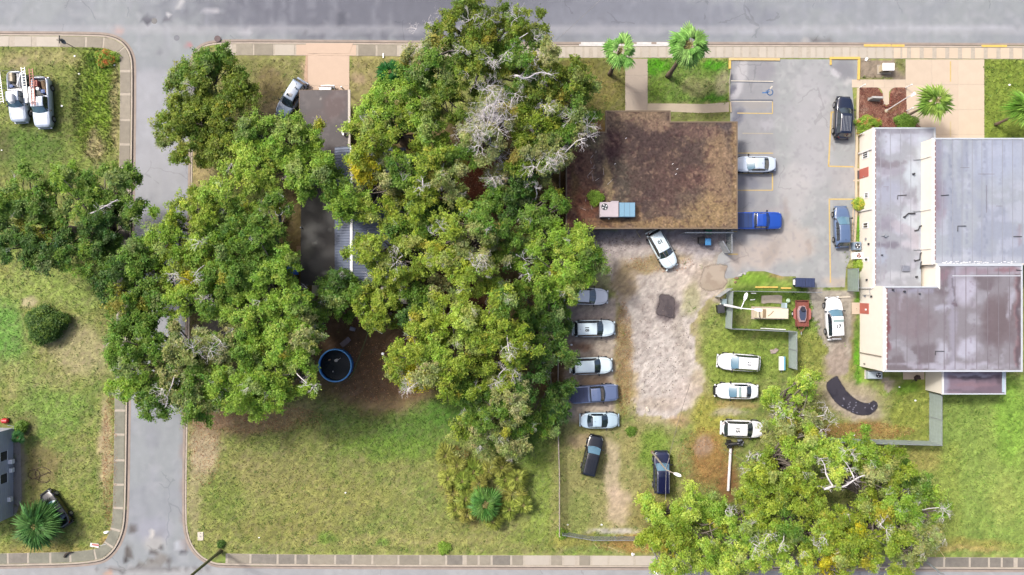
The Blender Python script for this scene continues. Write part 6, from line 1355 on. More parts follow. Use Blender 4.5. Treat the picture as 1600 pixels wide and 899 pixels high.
# condensers by the pale building
def condenser(px, py, w_, d_, h, m, fanm, label, topfan=True, fx=0.):
    p = P(px, py, h); e = empty('air_conditioner', (p.x, p.y, 0), 0, label, 'air conditioner', 'condensers beside the pale building')
    MB().mat(m).box(-w_/2, w_/2, -d_/2, d_/2, .05, h, .04).build('casing', e); MB().mat(M_conc).box(-w_/2-.1, w_/2+.1, -d_/2-.1, d_/2+.1, -.05, .05).build('pad', e)
    r = min(w_, d_)*.36; f = MB().mat(fanm).cyl(fx, 0, h+.002, h+.02, r, 20).build('fan', e); q = MB().mat(M_white)
    for k in range(3):
        t = k*2.094+.4; q.prism([(fx+.05*math.cos(t), .05*math.sin(t)), (fx+r*.8*math.cos(t-.3), r*.8*math.sin(t-.3)), (fx+r*.8*math.cos(t+.3), r*.8*math.sin(t+.3))], h+.021, h+.032)
    q.build('fan_blade', f); return e
e = condenser(1340, 384.5, .9, .9, .8, mat('grey_round_casing', (140, 158, 176), .5, .15, 3), M_dark, 'grey blue condenser unit behind the grey blue hatchback')
condenser(1342, 399.5, .98, .78, .75, M_white, mat('rusty_fan', (136, 84, 72), .7, .2, 4), 'white condenser with a rusty red fan beside the pale wall')
condenser(1368, 586.5, 1.65, .85, .7, mat('pale_grey_casing', (188, 200, 206), .5, .1, 2), M_dark, 'wide pale grey condenser with a black fan below the pale building', True, .35)
p = P(1350, 441, .4); o = MB().mat(mat('teal_lid_box', (132, 160, 172), .5, .15, 3)).box(-.5, .35, -.6, .55, 0, .55, .04).box(-.4, .25, -.5, .1, .55, .6, .02).build('equipment_box', loc=(wx(1341)-.5, wy(443), 0)); tag(o, 'grey green equipment box against the pale wall near the fence panel', 'box')
o = MB().mat(mat('door_mat_dark', (84, 76, 76), .9, .15, 4)).prism(polyP([(1337, 267), (1342.6, 267), (1342.6, 279.5), (1337, 279.5)]), 0, .05).build('door_mat'); tag(o, 'dark mat outside the upper red door of the pale building', 'mat')
tag(flat('doorstep', [(1331, 473), (1342.9, 473), (1342.9, 491), (1331, 491)], -.05, .06, TAN), kind='structure'); tag(flat('doorstep', [(1334, 262), (1336.9, 262), (1342.9, 264), (1342.9, 266.8), (1334, 266.8)], -.05, .05, TAN), kind='structure')
for y in (281,): tag(flat('doorstep', [(1333, y), (1342.9, y), (1342.9, y+2.5), (1333, y+2.5)], -.05, .05, TAN), kind='structure')
tag(flat('concrete_pad', [(1411, 575), (1444, 575), (1444, 593), (1411, 593)], -.05, .04, TAN), kind='structure')
p = P(1432, 590); e = empty('garden_trolley', (p.x, p.y, 0), R(25), 'dark folded garden trolley lying on the concrete pad', 'trolley')
MB().mat(mat('dark_brown_canvas', (74, 56, 52), .9, .2, 3)).prism([(-.35, -.25), (.3, -.3), (.42, .1), (.1, .3), (-.3, .2)], .04, .35, [(-.25, -.15), (.2, -.2), (.3, .05), (.05, .2), (-.2, .12)]).build('tray', e); MB().mat(M_black).tube([(-.3, 0, .2), (-.9, -.25, .12)], .03, 5).build('handle', e)
for s in (1, -1): MB().mat(M_tyre).tube([(s*.25, -.32, .12), (s*.25, -.26, .12)], .12, 10).build('wheel', e)
for (x, y, rz, l) in ((1375, 599, .2, 'a'),): pass
o = MB().mat(M_conc).prism(polyP([(1304, 464), (1328, 463), (1328, 465), (1304, 466)]), 0, .12).build('kerb_stop'); tag(o, 'thin concrete wheel stop ahead of the number 17 SUV', 'wheel stop')

# above-ground pool
p = P(524, 571, 1.0); e = empty('swimming_pool', (p.x, p.y, 0), 0, 'round above ground pool with dark water and a blue rim', 'pool')
n = 48; rO, rI = 1.86, 1.80
q = MB().mat(M_rimblue); vs = []; 
for i in range(n):
    t = 2*math.pi*i/n; c_, s_ = math.cos(t), math.sin(t); vs += [(rO*c_, rO*s_, 0), (rO*c_, rO*s_, 1.15), (rI*c_, rI*s_, 1.15), (rI*c_, rI*s_, .3)]
fs = []
for i in range(n):
    j = (i+1) % n
    for k in range(3): fs.append((i*4+k, j*4+k, j*4+k+1, i*4+k+1))
q.add(vs, [f[::1] for f in fs]); q.build('pool_wall', e, smooth=False)
q = MB().mat(mat('pool_rim', (96, 166, 222), .4, .06, 2, k=.7)); q.tube([(1.86*math.cos(2*math.pi*i/n), 1.86*math.sin(2*math.pi*i/n), 1.15) for i in range(n+1)], .085, 8, cap=False); q.build('top_rim', e, smooth=True)
MB().mat(M_water).disc(0, 0, .72, 1.79, 48).build('water', e)
for i in range(12):
    t = 2*math.pi*i/12+.13; MB().mat(M_rimblue).box(-.04, .04, -.03, .03, 0, 1.12).build('upright', e, loc=(1.9*math.cos(t), 1.9*math.sin(t), 0), rot=(0, 0, t))
pc = p
def floatie(dx, dy, mb, name, label, cat): o = mb.build(name, loc=(pc.x+dx, pc.y+dy, .73)); tag(o, label, cat)
floatie(0.05, .55, MB().mat(M_conc).prism(irregular(0, 0, .24, .17, 10, 2, 14, .3), 0, .08).tube([(.2, .05, .08), (.55, .3, .1)], .025, 5), 'skimmer_float', 'pale skimmer with a handle floating in the pool', 'skimmer')
floatie(-.35, -.75, MB().mat(M_conc).tube([(0, 0, 0), (0, 0, .1)], .09, 12, .06), 'pool_ball', 'small pale ball floating near the lower side of the pool', 'ball')
floatie(-.75, .6, MB().mat(M_wood).prism(irregular(0, 0, .14, .09, 10, 3, 12, .4), 0, .03), 'fallen_leaf_clump', 'clump of pale leaves floating at the left of the pool', 'leaves')
p = P(540, 535); e = empty('lounger', (p.x, p.y, 0), R(40), 'dull folding lounger lying beside the pool', 'lounger')
MB().mat(mat('faded_mauve_fabric', (124, 112, 116), .9, .15, 3)).box(-.6, .35, -.3, .3, .18, .24).build('seat', e); MB().mat(bpy.data.materials['faded_mauve_fabric']).box(-.02, .55, -.28, .28, 0, .05).build('backrest', e, loc=(.35, 0, .24), rot=(0, R(-35), 0))
for x, y in ((-.5, -.26), (-.5, .26), (.3, -.26), (.3, .26)): MB().mat(M_grey).cyl(x, y, 0, .18, .02, 6).build('leg', e)
p = P(551.5, 514); o = MB().mat(mat('grey_lavender_plastic', (138, 138, 150), .6, .1, 3)).box(-.3, .15, -.22, .22, 0, .35, .05).box(.15, .3, -.2, .2, 0, .25, .03).build('storage_box', loc=(p.x, p.y, 0), rot=(0, 0, -.3)); tag(o, 'grey storage box on the brown ground above the pool', 'box')
p = P(563, 498); e = empty('lawn_chair', (p.x, p.y, 0), R(20), 'faded red lawn chair with dark cushion behind the patio', 'chair')
rc = mat('faded_red_fabric', (168, 92, 98), .8, .15, 3); MB().mat(rc).box(-.3, .3, -.28, .28, .38, .44, .02).build('seat', e); MB().mat(rc).box(-.3, .3, -.03, .03, 0, .55).build('backrest', e, loc=(0, .28, .42), rot=(R(-18), 0, 0))
for x, y in ((-.26, -.24), (.26, -.24), (-.26, .24), (.26, .24)): MB().mat(M_black).cyl(x, y, 0, .38, .02, 6).build('leg', e)
MB().mat(M_black).box(.0, .5, -.42, -.05, .44, .56, .04).build('cushion', e)
a, b = P(572, 505), P(598, 521); o = MB().mat(M_white).tube([(a.x, a.y, .5), (b.x, b.y, .35)], .045, 6).build('pool_pole'); tag(o, 'long white pole slanting across the yard below the red chair', 'pole')
hs = [(577, 510), (574, 524), (568, 540), (562, 556), (556, 572), (552, 584), (545, 592)]
o = MB().mat(mat('green_hose', (96, 122, 62), .5, .1, 3)).tube([(*P(x, y), .04) for x, y in smooth_path(hs)], .035, 6).build('garden_hose'); tag(o, 'green garden hose curving down beside the pool', 'hose')
for i, (x, y, m, l) in enumerate(((602, 487.5, M_white, 'white pot, left one of three below the patio roof'), (605, 491, M_conc, 'small cream pot, middle one of three below the patio roof'), (611, 490, M_conc, 'cream pot, right one of three below the patio roof'))):
    p = P(x, y); e = empty('plant_pot', (p.x, p.y, 0), 0, l, 'plant pot', 'pots below the patio roof'); MB().mat(m).tube([(0, 0, 0), (0, 0, .26)], .11, 12, .15).build('pot', e); MB().mat(M_wood).disc(0, 0, .262, .12, 12).build('soil', e)
p = P(600, 552); e = empty('birdbath', (p.x, p.y, 0), 0, 'white birdbath on a thin stem right of the pool', 'birdbath'); MB().mat(M_white).cyl(0, 0, 0, .8, .04, 8).build('stem', e); MB().mat(M_white).tube([(0, 0, .78), (0, 0, .86)], .08, 14, .16).build('basin', e)
a, b = P(600, 553), P(601, 566); o = MB().mat(M_grey).tube([(a.x, a.y-.2, .04), (b.x, b.y, .04), (b.x+1.0, b.y, .05)], .03, 5).build('pipe'); tag(o, 'thin bent pipe on the ground below the birdbath', 'pipe')
p = P(561, 578)
o = MB().mat(mat('blue_tarpaulin', (24, 92, 196), .5, .15, 1.5)).prism(polyP([(446, 405), (470, 404), (469, 430), (449, 428)]), .7, .74).build('tarpaulin'); tag(o, 'bright blue tarpaulin stretched beside the dark house roof', 'tarpaulin')
for k in range(2): pass
p = P(455.5, 394); e = empty('grill', (p.x, p.y, 0), 0, 'dark red round kettle grill above the blue tarpaulin', 'grill'); MB().mat(mat('dark_red_enamel', (140, 26, 40), .3, .08, 3)).tube([(0, 0, .5), (0, 0, .65), (0, 0, .85), (0, 0, .95)], [.2, .31, .26, .06], 18).build('lid', e, smooth=True)
for t in (0, 2.1, 4.2): MB().mat(M_black).tube([(.12*math.cos(t), .12*math.sin(t), .5), (.3*math.cos(t), .3*math.sin(t), 0)], .02, 5).build('leg', e)
p = P(441, 340); e = empty('parked_motorbike', (p.x, p.y, 0), R(95), 'black motorbike with a chrome ring, half hidden under the tree', 'motorcycle')
for x in (-.7, .72): MB().mat(M_tyre).tube([(x, -.07, .32), (x, .07, .32)], .32, 16).build('wheel', e)
MB().mat(pk).tube([(-.7, 0, .8), (0, 0, .85), (.5, 0, .95)], [.16, .22, .14], 10).build('seat', e); q = MB().mat(M_rim); q.tube([(.55+.42*math.cos(2*math.pi*i/20), .42*math.sin(2*math.pi*i/20), 1.0) for i in range(21)], .05, 6, cap=False); q.build('crash_bar', e)
MB().mat(M_dark).tube([(.45, -.4, 1.02), (.45, .4, 1.02)], .025, 6).build('handlebar', e)
p = P(599, 88.5); o = MB().mat(M_white).box(-.06, .06, -.2, .35, 0, .12).build('marker_stone', loc=(p.x, p.y, 0)); tag(o, 'small white marker in the dry lawn by the top pavement', 'marker')
p = P(951, 833)

# bottom-left bits
def ring_hose(cx, cy, r, ang, seed):
    r_ = random.Random(seed); return [(cx+r*(1+.08*math.sin(3*t+seed))*math.cos(t), cy+r*.9*(1+.1*math.sin(2*t))*math.sin(t)) for t in np.linspace(ang, ang+5.2, 22)]
pts = [(*P(x, y), .05) for x, y in ring_hose(68, 742, 13, .6, 2)]+[(*P(x, y), .05) for x, y in ring_hose(54, 742, 9, 2.0, 5)]
o = MB().mat(mat('dark_brown_hose', (92, 72, 56), .7, .1, 3)).tube(pts, .035, 5).build('garden_hose'); tag(o, 'dark looped hose left on the worn lawn above the black sedan', 'hose')
p = P(10, 657); e = empty('toy_car', (p.x, p.y, 0), 0, 'bright red ride-on toy beside the left house', 'toy'); MB().mat(mat('bright_red_plastic', (206, 32, 36), .4, .08, 3)).tube([(-.4, 0, .2), (-.1, 0, .35), (.3, 0, .3), (.45, 0, .2)], [.15, .3, .28, .14], 12).build('toy_body', e)
for x, y in ((-.25, -.25), (-.25, .25), (.28, -.25), (.28, .25)): MB().mat(M_black).tube([(x, y-.04, .12), (x, y+.04, .12)], .12, 10).build('wheel', e)
p = P(148, 852); e = empty('fallen_sign', (p.x, p.y, 0), R(-8), 'small red and white sign lying in the orange grass', 'sign'); MB().mat(M_white).box(-.5, .5, -.22, .22, .03, .06).build('panel', e); MB().mat(M_red).box(-.3, .5, -.05, .16, .061, .066).build('red_stripe', e); MB().mat(M_grey).tube([(.5, 0, .04), (1.4, .35, .04)], .02, 5).build('stake', e)
p = P(166, 832); o = MB().mat(M_white).prism(irregular(0, 0, .3, .2, 10, 8, 14, .3), 0, .14, irregular(0, 0, .2, .12, 10, 8, 14, .3)).build('white_stone', loc=(p.x, p.y, 0)); tag(o, 'white stone beside the orange soil near the lower left corner', 'stone')
p = P(106, 866); e = empty('fallen_branch', (p.x, p.y, 0), 0, 'dark stub of a fallen branch across the lower left pavement', 'branch'); MB().mat(mat('dark_bark', (66, 58, 48), .9, .2, 4, .3)).tube([(-.3, -.3, .1), (-.1, .05, .2), (.35, .3, .25), (.75, .25, .12)], [.16, .14, .1, .03], 7).build('stem', e)
p = P(1344, 448)
# small litter: the pale dots one sees in the grass
mb = MB().mat(M_white)
for x, y in ((117, 88), (124, 116), (97, 166), (3, 235), (179, 102), (893, 539), (1126, 676), (1334, 680), (1430, 626), (887, 820), (990, 866), (1405, 605), (940, 820), (405, 840), (540, 770), (1577, 133)):
    p = P(x, y); s = .07+.05*random.random(); mb.prism([(p.x+s*math.cos(t)*1.3, p.y+s*math.sin(t)) for t in (0.2, 1.4, 2.6, 3.9, 5.2)], .02, .06)
tag(mb.build('litter'), 'scattered pale scraps of litter in the grass', kind='stuff')
for (a, b, l, hh) in (((928, 849), (935, 857), 'short pale stick in the grass near the low fence', .04), ((950, 854), (974, 864), 'long pale stick in the orange grass near the lower pavement', .04), ((1460, 862), (1462, 872), 'short straw coloured stick beside the lower right pavement', .04), ((1469, 861), (1477, 873), 'straw coloured stick slanting to the lower right pavement', .04), ((1000, 372), (993, 362), 'thin pole leaning at the brown building edge', .3)):
    p, q_ = P(*a), P(*b); o = MB().mat(mat('straw_stick', (214, 196, 140), .9, .1, 3) if 'straw_stick' not in bpy.data.materials else bpy.data.materials['straw_stick']).tube([(p.x, p.y, hh), (q_.x, q_.y, hh+.05)], .04, 5, .02).build('stick'); tag(o, l, 'stick')
p = P(988.5, 866); o = MB().mat(M_white).prism([(-.14, -.16), (.1, -.2), (.16, .0), (-.02, .2), (-.16, .1)], 0, .25, [(-.08, -.08), (.04, -.1), (.08, 0), (0, .1), (-.08, .04)]).build('white_post_stub', loc=(p.x, p.y, 0)); tag(o, 'little white stub at the edge of the lower pavement by the tree', 'post')
p = P(1052, 411)
# wheel-rutted sand, rocks by the muddy puddle
for i, (x, y, s, m) in enumerate(((1151, 435, .2, M_wood), (1157, 430, .22, sm), (1149, 441, .16, M_wood), (1164, 428, .14, sm), (1012, 640, .25, M_conc))):
    p = P(x, y); o = MB().mat(m).prism(irregular(0, 0, s*1.3, s, 30*i, i+3, 10, .4), -.02, s*.6, irregular(0, 0, s*.8, s*.5, 30*i, i+3, 10, .4)).build('rock', loc=(p.x, p.y, 0)); tag(o, ['brown rock nearest the muddy puddle', 'flat grey rock right of the muddy puddle', 'smallest brown rock below the puddle edge', 'grey chip of rock beside the weedy verge', 'pale rock at the lower edge of the sandy yard'][i], 'rock', 'rocks near the muddy puddle' if i < 4 else None)
# ------------------------------------------------------------------ vegetation
LK = .78   # leaf colours are photographed colours; base colour = linear * this
def rand_frames(n, nrm, spread):
    """per-leaf orthonormal pairs: directions lying in planes whose normals scatter around nrm"""
    N = nrm+rng.normal(0, spread, (n, 3)); N /= np.linalg.norm(N, axis=1, keepdims=True)+1e-9
    A = rng.normal(0, 1, (n, 3)); U_ = A-np.sum(A*N, 1, keepdims=True)*N; U_ /= np.linalg.norm(U_, axis=1, keepdims=True)+1e-9
    return N, U_, np.cross(N, U_)
def leaf_mesh(name, Pn, nrm, size, width, cols, spread=.6, m=None):
    n = len(Pn); N, A, B = rand_frames(n, nrm, spread)
    s = size[:, None] if np.ndim(size) else size
    L = A*s*.5; W_ = B*s*width*.5; bend = N*s*.08
    V = np.stack([Pn-L+W_-bend, Pn-L-W_-bend, Pn+L], 1).reshape(-1, 3)
    F = np.arange(n*3).reshape(-1, 3)
    me = bpy.data.meshes.new(name); me.vertices.add(n*3); me.vertices.foreach_set('co', V.astype(np.float32).ravel())
    me.loops.add(n*3); me.loops.foreach_set('vertex_index', F.astype(np.int32).ravel())
    me.polygons.add(n); me.polygons.foreach_set('loop_start', np.arange(0, n*3, 3, dtype=np.int32))
    me.materials.append(m or M_leaf); me.update(calc_edges=True)
    a = me.color_attributes.new("Col", 'FLOAT_COLOR', 'POINT'); c = np.ones((n*3, 4), np.float32); c[:, :3] = np.repeat(lin(np.clip(cols, 0, 255))*LK, 3, 0)
    a.data.foreach_set('color', c.ravel()); return me
PAL = {'olive': (106, 130, 48), 'green': (102, 138, 52), 'bright': (128, 164, 58), 'yellow': (128, 152, 52), 'dark': (74, 106, 48), 'greygreen': (140, 156, 84), 'autumn': (182, 180, 46), 'lime': (146, 178, 66)}
TIP = {'olive': (144, 160, 60), 'green': (126, 158, 62), 'bright': (160, 190, 76), 'yellow': (170, 188, 70), 'dark': (98, 132, 56), 'greygreen': (174, 176, 116), 'autumn': (210, 200, 50), 'lime': (186, 206, 90)}
def crown_points(lobes, hb, ht):
    """lobes: (world x, y, R, colour) -> tuft centres, normals, colours"""
    TC, TN, TCOL, CL = [], [], [], []
    for (cx, cy, Rr, key, dens) in lobes:
        ph = rng.uniform(0, 6.28, 5)
        n1 = int(Rr*Rr*1.45*dens)+6
        for _ in range(n1):
            a = rng.uniform(0, 6.283); q = math.sqrt(rng.uniform(0, 1))
            out = 1+.16*math.sin(2*a+ph[0])+.13*math.sin(3*a+ph[1])+.10*math.sin(5*a+ph[2])+.07*math.sin(8*a+ph[3])
            r = Rr*q*out*.93
            dome = 1-(q**2)*.62
            z = hb+(ht-hb)*dome*rng.uniform(.5, 1.0)-(rng.uniform(0, 2.2) if rng.uniform() < .3 else 0)
            cr = rng.uniform(.45, 1.1)*(1.0 if q < .8 else .75)
            x, y = cx+r*math.cos(a), cy+r*math.sin(a)
            CL.append((x, y, z, cr))
            ns = rng.integers(5, 9); m_ = 4; aa = rng.uniform(0, 6.283, ns); el = rng.uniform(-.15, .85, ns); Ls = cr*rng.uniform(.7, 1.35, ns)
            D = np.stack([np.cos(aa)*np.cos(el), np.sin(aa)*np.cos(el), np.sin(el)*.8], 1)
            t_ = np.linspace(.25, 1, m_)[None, :, None]+rng.uniform(-.08, .08, (ns, m_, 1))
            c = (np.array((x, y, z))+D[:, None, :]*Ls[:, None, None]*t_+np.array((0, 0, -.18))*t_**2*Ls[:, None, None]+rng.normal(0, .09, (ns, m_, 3))).reshape(-1, 3)
            d = np.repeat(D, m_, 0); tt = np.repeat(t_.reshape(ns, m_), 1, 0).reshape(-1, 1)
            tint = rng.normal(0, 1); mixc = np.clip(rng.uniform(-.15, .25)+.22*tint+.55*tt+np.repeat(rng.normal(0, .18, (ns, 1)), m_, 0), 0, 1.15)
            base = np.array(PAL[key])*(1-mixc)+np.array(TIP[key])*mixc
            if rng.uniform() < .10: base = base*.6+np.array((168, 172, 130))*.4
            if rng.uniform() < .02: base = base*.5+np.array((196, 172, 60))*.5
            n2 = len(c); col = base+rng.normal(0, 9, (n2, 1))*np.array((1, 1, .5))+rng.normal(0, 5, (n2, 3))
            TC.append(c); TN.append(d); TCOL.append(col)
    return np.concatenate(TC), np.concatenate(TN), np.concatenate(TCOL), CL
LEAVES = [0]
def leaf_cloud(TC, TN, TCOL, per, tr, size):
    n = len(TC)*per; idx = np.repeat(np.arange(len(TC)), per)
    off = rng.normal(0, 1, (n, 3))*tr*np.array((1, 1, .55)); Pn = TC[idx]+off
    nrm = TN[idx]*.6+np.array((0, 0, .9))+off*.8
    col = TCOL[idx]+rng.normal(0, 8, (n, 1)); sz = rng.uniform(.7, 1.35, n)*size
    LEAVES[0] += n; return Pn, nrm, sz, col
def limb_path(a, b, bend=.35, n=6):
    a, b = Vector(a), Vector(b); d = b-a; side = Vector((random.uniform(-1, 1), random.uniform(-1, 1), random.uniform(0, .8)))*d.length*bend*.4
    return [a+d*(i/n)+side*math.sin(math.pi*i/n)+Vector((random.gauss(0, .06), random.gauss(0, .06), random.gauss(0, .05)))*(0 < i < n)*d.length*.3 for i in range(n+1)]
def twigs(mb, base, r, n=7, up=.5, depth=2, th=.035, bias=None):
    """a bare, twisting spray of branches"""
    def grow(p, d, l, t, k):
        m1 = p+d*l*.5+Vector((random.gauss(0, .12), random.gauss(0, .12), random.gauss(0, .06)))*l; e = p+d*l+Vector((random.gauss(0, .18), random.gauss(0, .18), random.gauss(0, .08)))*l
        mb.tube([p, m1, e], [t, t*.75, t*.45], 3, cap=False)
        if k > 0:
            for q in range(3):
                nd = (d+Vector((random.gauss(0, .6), random.gauss(0, .6), random.gauss(.05, .3)))).normalized(); s = m1 if q == 0 else e; grow(s, nd, l*random.uniform(.5, .75), t*.55, k-1)
    for i in range(n):
        a = 6.283*i/n+random.gauss(0, .4); d = Vector((math.cos(a), math.sin(a), random.uniform(.1, up)))
        if bias is not None: d = d*.8+Vector(bias)
        grow(Vector(base), d.normalized(), r*random.uniform(.4, .62), th, depth)
TREES = []
def tree(name, label, lobes, ht, hb=None, trunk=None, cat='tree', group='trees', per=20, tr=.16, size=.2, grow=1.0, bare=(), rtw=.35, dens=1.0, limbs=9):
    """lobes in photograph pixels (x, y, r, colour[, density]) as seen at canopy height"""
    hb = ht*.62 if hb is None else hb; hc = (ht+hb)/2
    k = U*(CAMH-hc)/CAMH
    wl = [(wx(l[0], hc), wy(l[1], hc), l[2]*k*grow, l[3], (l[4] if len(l) > 4 else 1.0)*dens) for l in lobes]
    tot = sum(l[2]**2 for l in wl); tx = sum(l[0]*l[2]**2 for l in wl)/tot; ty = sum(l[1]*l[2]**2 for l in wl)/tot
    if trunk: tx, ty = wx(trunk[0]), wy(trunk[1])
    root = empty(name, (tx, ty, 0), 0, label, cat, group)
    TC, TN, TCOL, CL = crown_points(wl, hb, ht); o3 = np.array((tx, ty, 0))
    Pn, nrm, sz, col = leaf_cloud(TC, TN, TCOL, per, tr, size)
    me = leaf_mesh('crown', Pn-o3, nrm, sz, .62, col); link('crown', me, root)
    mb = MB().mat(M_bark); R0 = max(.14, .055*ht**.9); fork = hb*.55
    mb.tube([(0, 0, -.1), (.05, .02, fork*.5), (0, .05, fork)], [R0*1.25, R0*.95, R0*.8], 9)
    cs = sorted(CL, key=lambda c: random.random())[:int(limbs*len(lobes)**.8)+3]
    for (x, y, z, cr) in cs:
        b = (x-tx, y-ty, z-.2); pth = limb_path((0, .03, fork*random.uniform(.8, 1)), b); mb.tube(pth, R0*.42, 5, .045, cap=False)
        j = pth[random.choice((3, 4))]; c2 = random.choice(CL); dd = Vector((c2[0]-tx, c2[1]-ty, c2[2]))-j
        if dd.length < 4.5: mb.tube(limb_path(j, j+dd, n=4), R0*.2, 4, .03, cap=False)
    mb.build('trunk', root, smooth=True)
    tw = MB().mat(M_twig); cnt = 0
    for (x, y, z, cr) in CL:
        if random.random() < rtw*.25:
            a_ = random.uniform(0, 6.28); twigs(tw, (x-tx+random.gauss(0, .3), y-ty+random.gauss(0, .3), z+cr*.22), random.uniform(.5, 1.0), random.choice((3, 4, 5)), .4, 2, .013, (1.3*math.cos(a_), 1.3*math.sin(a_), .2)); cnt += 1
    if cnt: tw.build('bare_twigs', root)['kind'] = 'stuff'
    for (bx_, by_, br, bn) in bare:
        tw = MB().mat(M_twig); b = (wx(bx_, ht)-tx, wy(by_, ht)-ty, ht-.3)
        
        for q_ in range(2):
            a_ = random.uniform(0, 6.28); o_q = (b[0]+random.gauss(0, .35)*br, b[1]+random.gauss(0, .35)*br, b[2]-.2*q_)
            twigs(tw, o_q, br*.72, max(4, bn*2//3), .35, 3, .024, (.7*math.cos(a_), .7*math.sin(a_), 0))
        st = limb_path((0, 0, fork), b); tw.tube(st, .12, 6, .035, cap=False)
        tw.build('dead_branch', root)
    TREES.append(root); return root
def bareseg(root, pts, h, r=.07, n2=5):
    """a long bare limb seen over the crown"""
    tw = MB().mat(M_twig); q = [Vector((wx(x, h)-root.location.x, wy(y, h)-root.location.y, h+random.uniform(-.15, .15))) for x, y in smooth_path(pts, 1)]
    tw.tube(q, r, 6, r*.35)
    for i in range(n2): 
        p = q[random.randrange(1, len(q))]; twigs(tw, p, random.uniform(.5, 1.1), 2, .4, 1, .025)
    tw.build('bare_limb', root)

o_ = 'large spreading oak'
t = tree('oak_tree', 'olive brown green tree overhanging the street, highest of the left trees', [(318, 140, 58, 'olive'), (292, 182, 52, 'olive'), (352, 180, 52, 'olive', .9), (300, 115, 32, 'green'), (375, 135, 30, 'olive', .7), (290, 225, 36, 'olive', .9), (345, 225, 36, 'olive'), (330, 100, 30, 'green')], 8.5, grow=1.1, dens=1.25, trunk=(352, 205), rtw=.3, bare=((292, 135, 1.2, 4),))
t = tree('oak_tree', 'bright green oak covering the lower carport corner and silver SUV', [(438, 225, 58, 'bright'), (478, 205, 34, 'bright'), (400, 255, 50, 'lime'), (470, 270, 50, 'bright'), (505, 285, 34, 'green', .8), (395, 205, 26, 'green', .7)], 10.5, rtw=.2)
t = tree('oak_tree', 'yellow green oak bordering the street above the middle gap', [(310, 340, 52, 'yellow'), (262, 372, 44, 'bright'), (350, 310, 42, 'lime'), (360, 355, 42, 'green'), (322, 395, 44, 'bright', .9), (350, 430, 40, 'green'), (210, 400, 30, 'green', .8)], 11, grow=1.06, rtw=.4, bare=((316, 378, 1.1, 5), (300, 432, 1.0, 4)))
t = tree('oak_tree', 'dark mid green tree between the street and the yellow green oak', [(225, 435, 40, 'green'), (262, 425, 38, 'yellow', .9), (232, 480, 44, 'green'), (195, 470, 36, 'green'), (180, 440, 30, 'dark'), (200, 515, 34, 'green')], 10, rtw=.3, grow=1.05)
t = tree('oak_tree', 'oak over the street with an orange tinted tuft near the gap', [(305, 440, 34, 'yellow', .8), (284, 470, 30, 'lime', .8), (296, 438, 12, 'autumn', 1.5), (330, 470, 34, 'green', .9), (355, 480, 30, 'green')], 10.5, rtw=.6, bare=((272, 432, 1.2, 5), (315, 470, 1.0, 4)))
t = tree('oak_tree', 'broad grey green oak at the lower left, spilling over the street', [(225, 555, 62, 'green'), (205, 590, 42, 'bright'), (270, 600, 58, 'greygreen'), (290, 550, 46, 'greygreen'), (240, 620, 36, 'green'), (335, 575, 56, 'green'), (340, 535, 34, 'greygreen'), (190, 545, 36, 'green'), (300, 620, 40, 'green'), (350, 615, 36, 'bright')], 11.5, trunk=(325, 560), grow=1.06, rtw=.8, bare=((300, 545, 1.6, 6), (345, 540, 1.7, 7), (262, 612, 1.3, 5)))
t = tree('oak_tree', 'bright oak left of the dark roof and blue tarpaulin', [(405, 385, 46, 'green'), (385, 430, 50, 'green'), (430, 455, 48, 'bright'), (398, 490, 46, 'bright'), (420, 345, 32, 'green', .9), (375, 400, 36, 'green'), (440, 410, 26, 'bright'), (450, 480, 40, 'bright')], 12, rtw=.35, grow=1.05)
t = tree('oak_tree', 'bright oak reaching over the swimming pool', [(440, 540, 56, 'bright'), (410, 590, 54, 'bright'), (458, 592, 36, 'lime'), (468, 530, 38, 'greygreen'), (380, 555, 40, 'green'), (375, 610, 38, 'bright'), (430, 620, 34, 'bright'), (474, 560, 24, 'bright')], 12, grow=1.05, rtw=.4, bare=((478, 600, 1.0, 4),))
t = tree('oak_tree', 'green tree covering the back step of the dark roofed house', [(505, 470, 38, 'green'), (535, 470, 26, 'green', .9), (480, 500, 34, 'green'), (530, 440, 18, 'dark')], 8, rtw=.4)
t = tree('oak_tree', 'dark green oak at the left edge above the lawn', [(45, 300, 48, 'green'), (30, 350, 46, 'dark'), (70, 345, 46, 'green'), (90, 395, 40, 'dark'), (55, 395, 34, 'dark'), (12, 390, 24, 'dark'), (5, 320, 20, 'green')], 9.5, rtw=.25)
t = tree('oak_tree', 'green oak shading the left pavement with a dark fork visible', [(130, 305, 42, 'green'), (168, 290, 34, 'green'), (150, 350, 44, 'dark'), (190, 290, 28, 'green'), (205, 330, 18, 'green', .7), (130, 400, 42, 'green'), (110, 275, 24, 'bright', .8), (175, 400, 34, 'dark', .8)], 9.5, trunk=(196, 368), rtw=.2)
bareseg(t, [(140, 335), (160, 325), (185, 312)], 9.0, .09); 
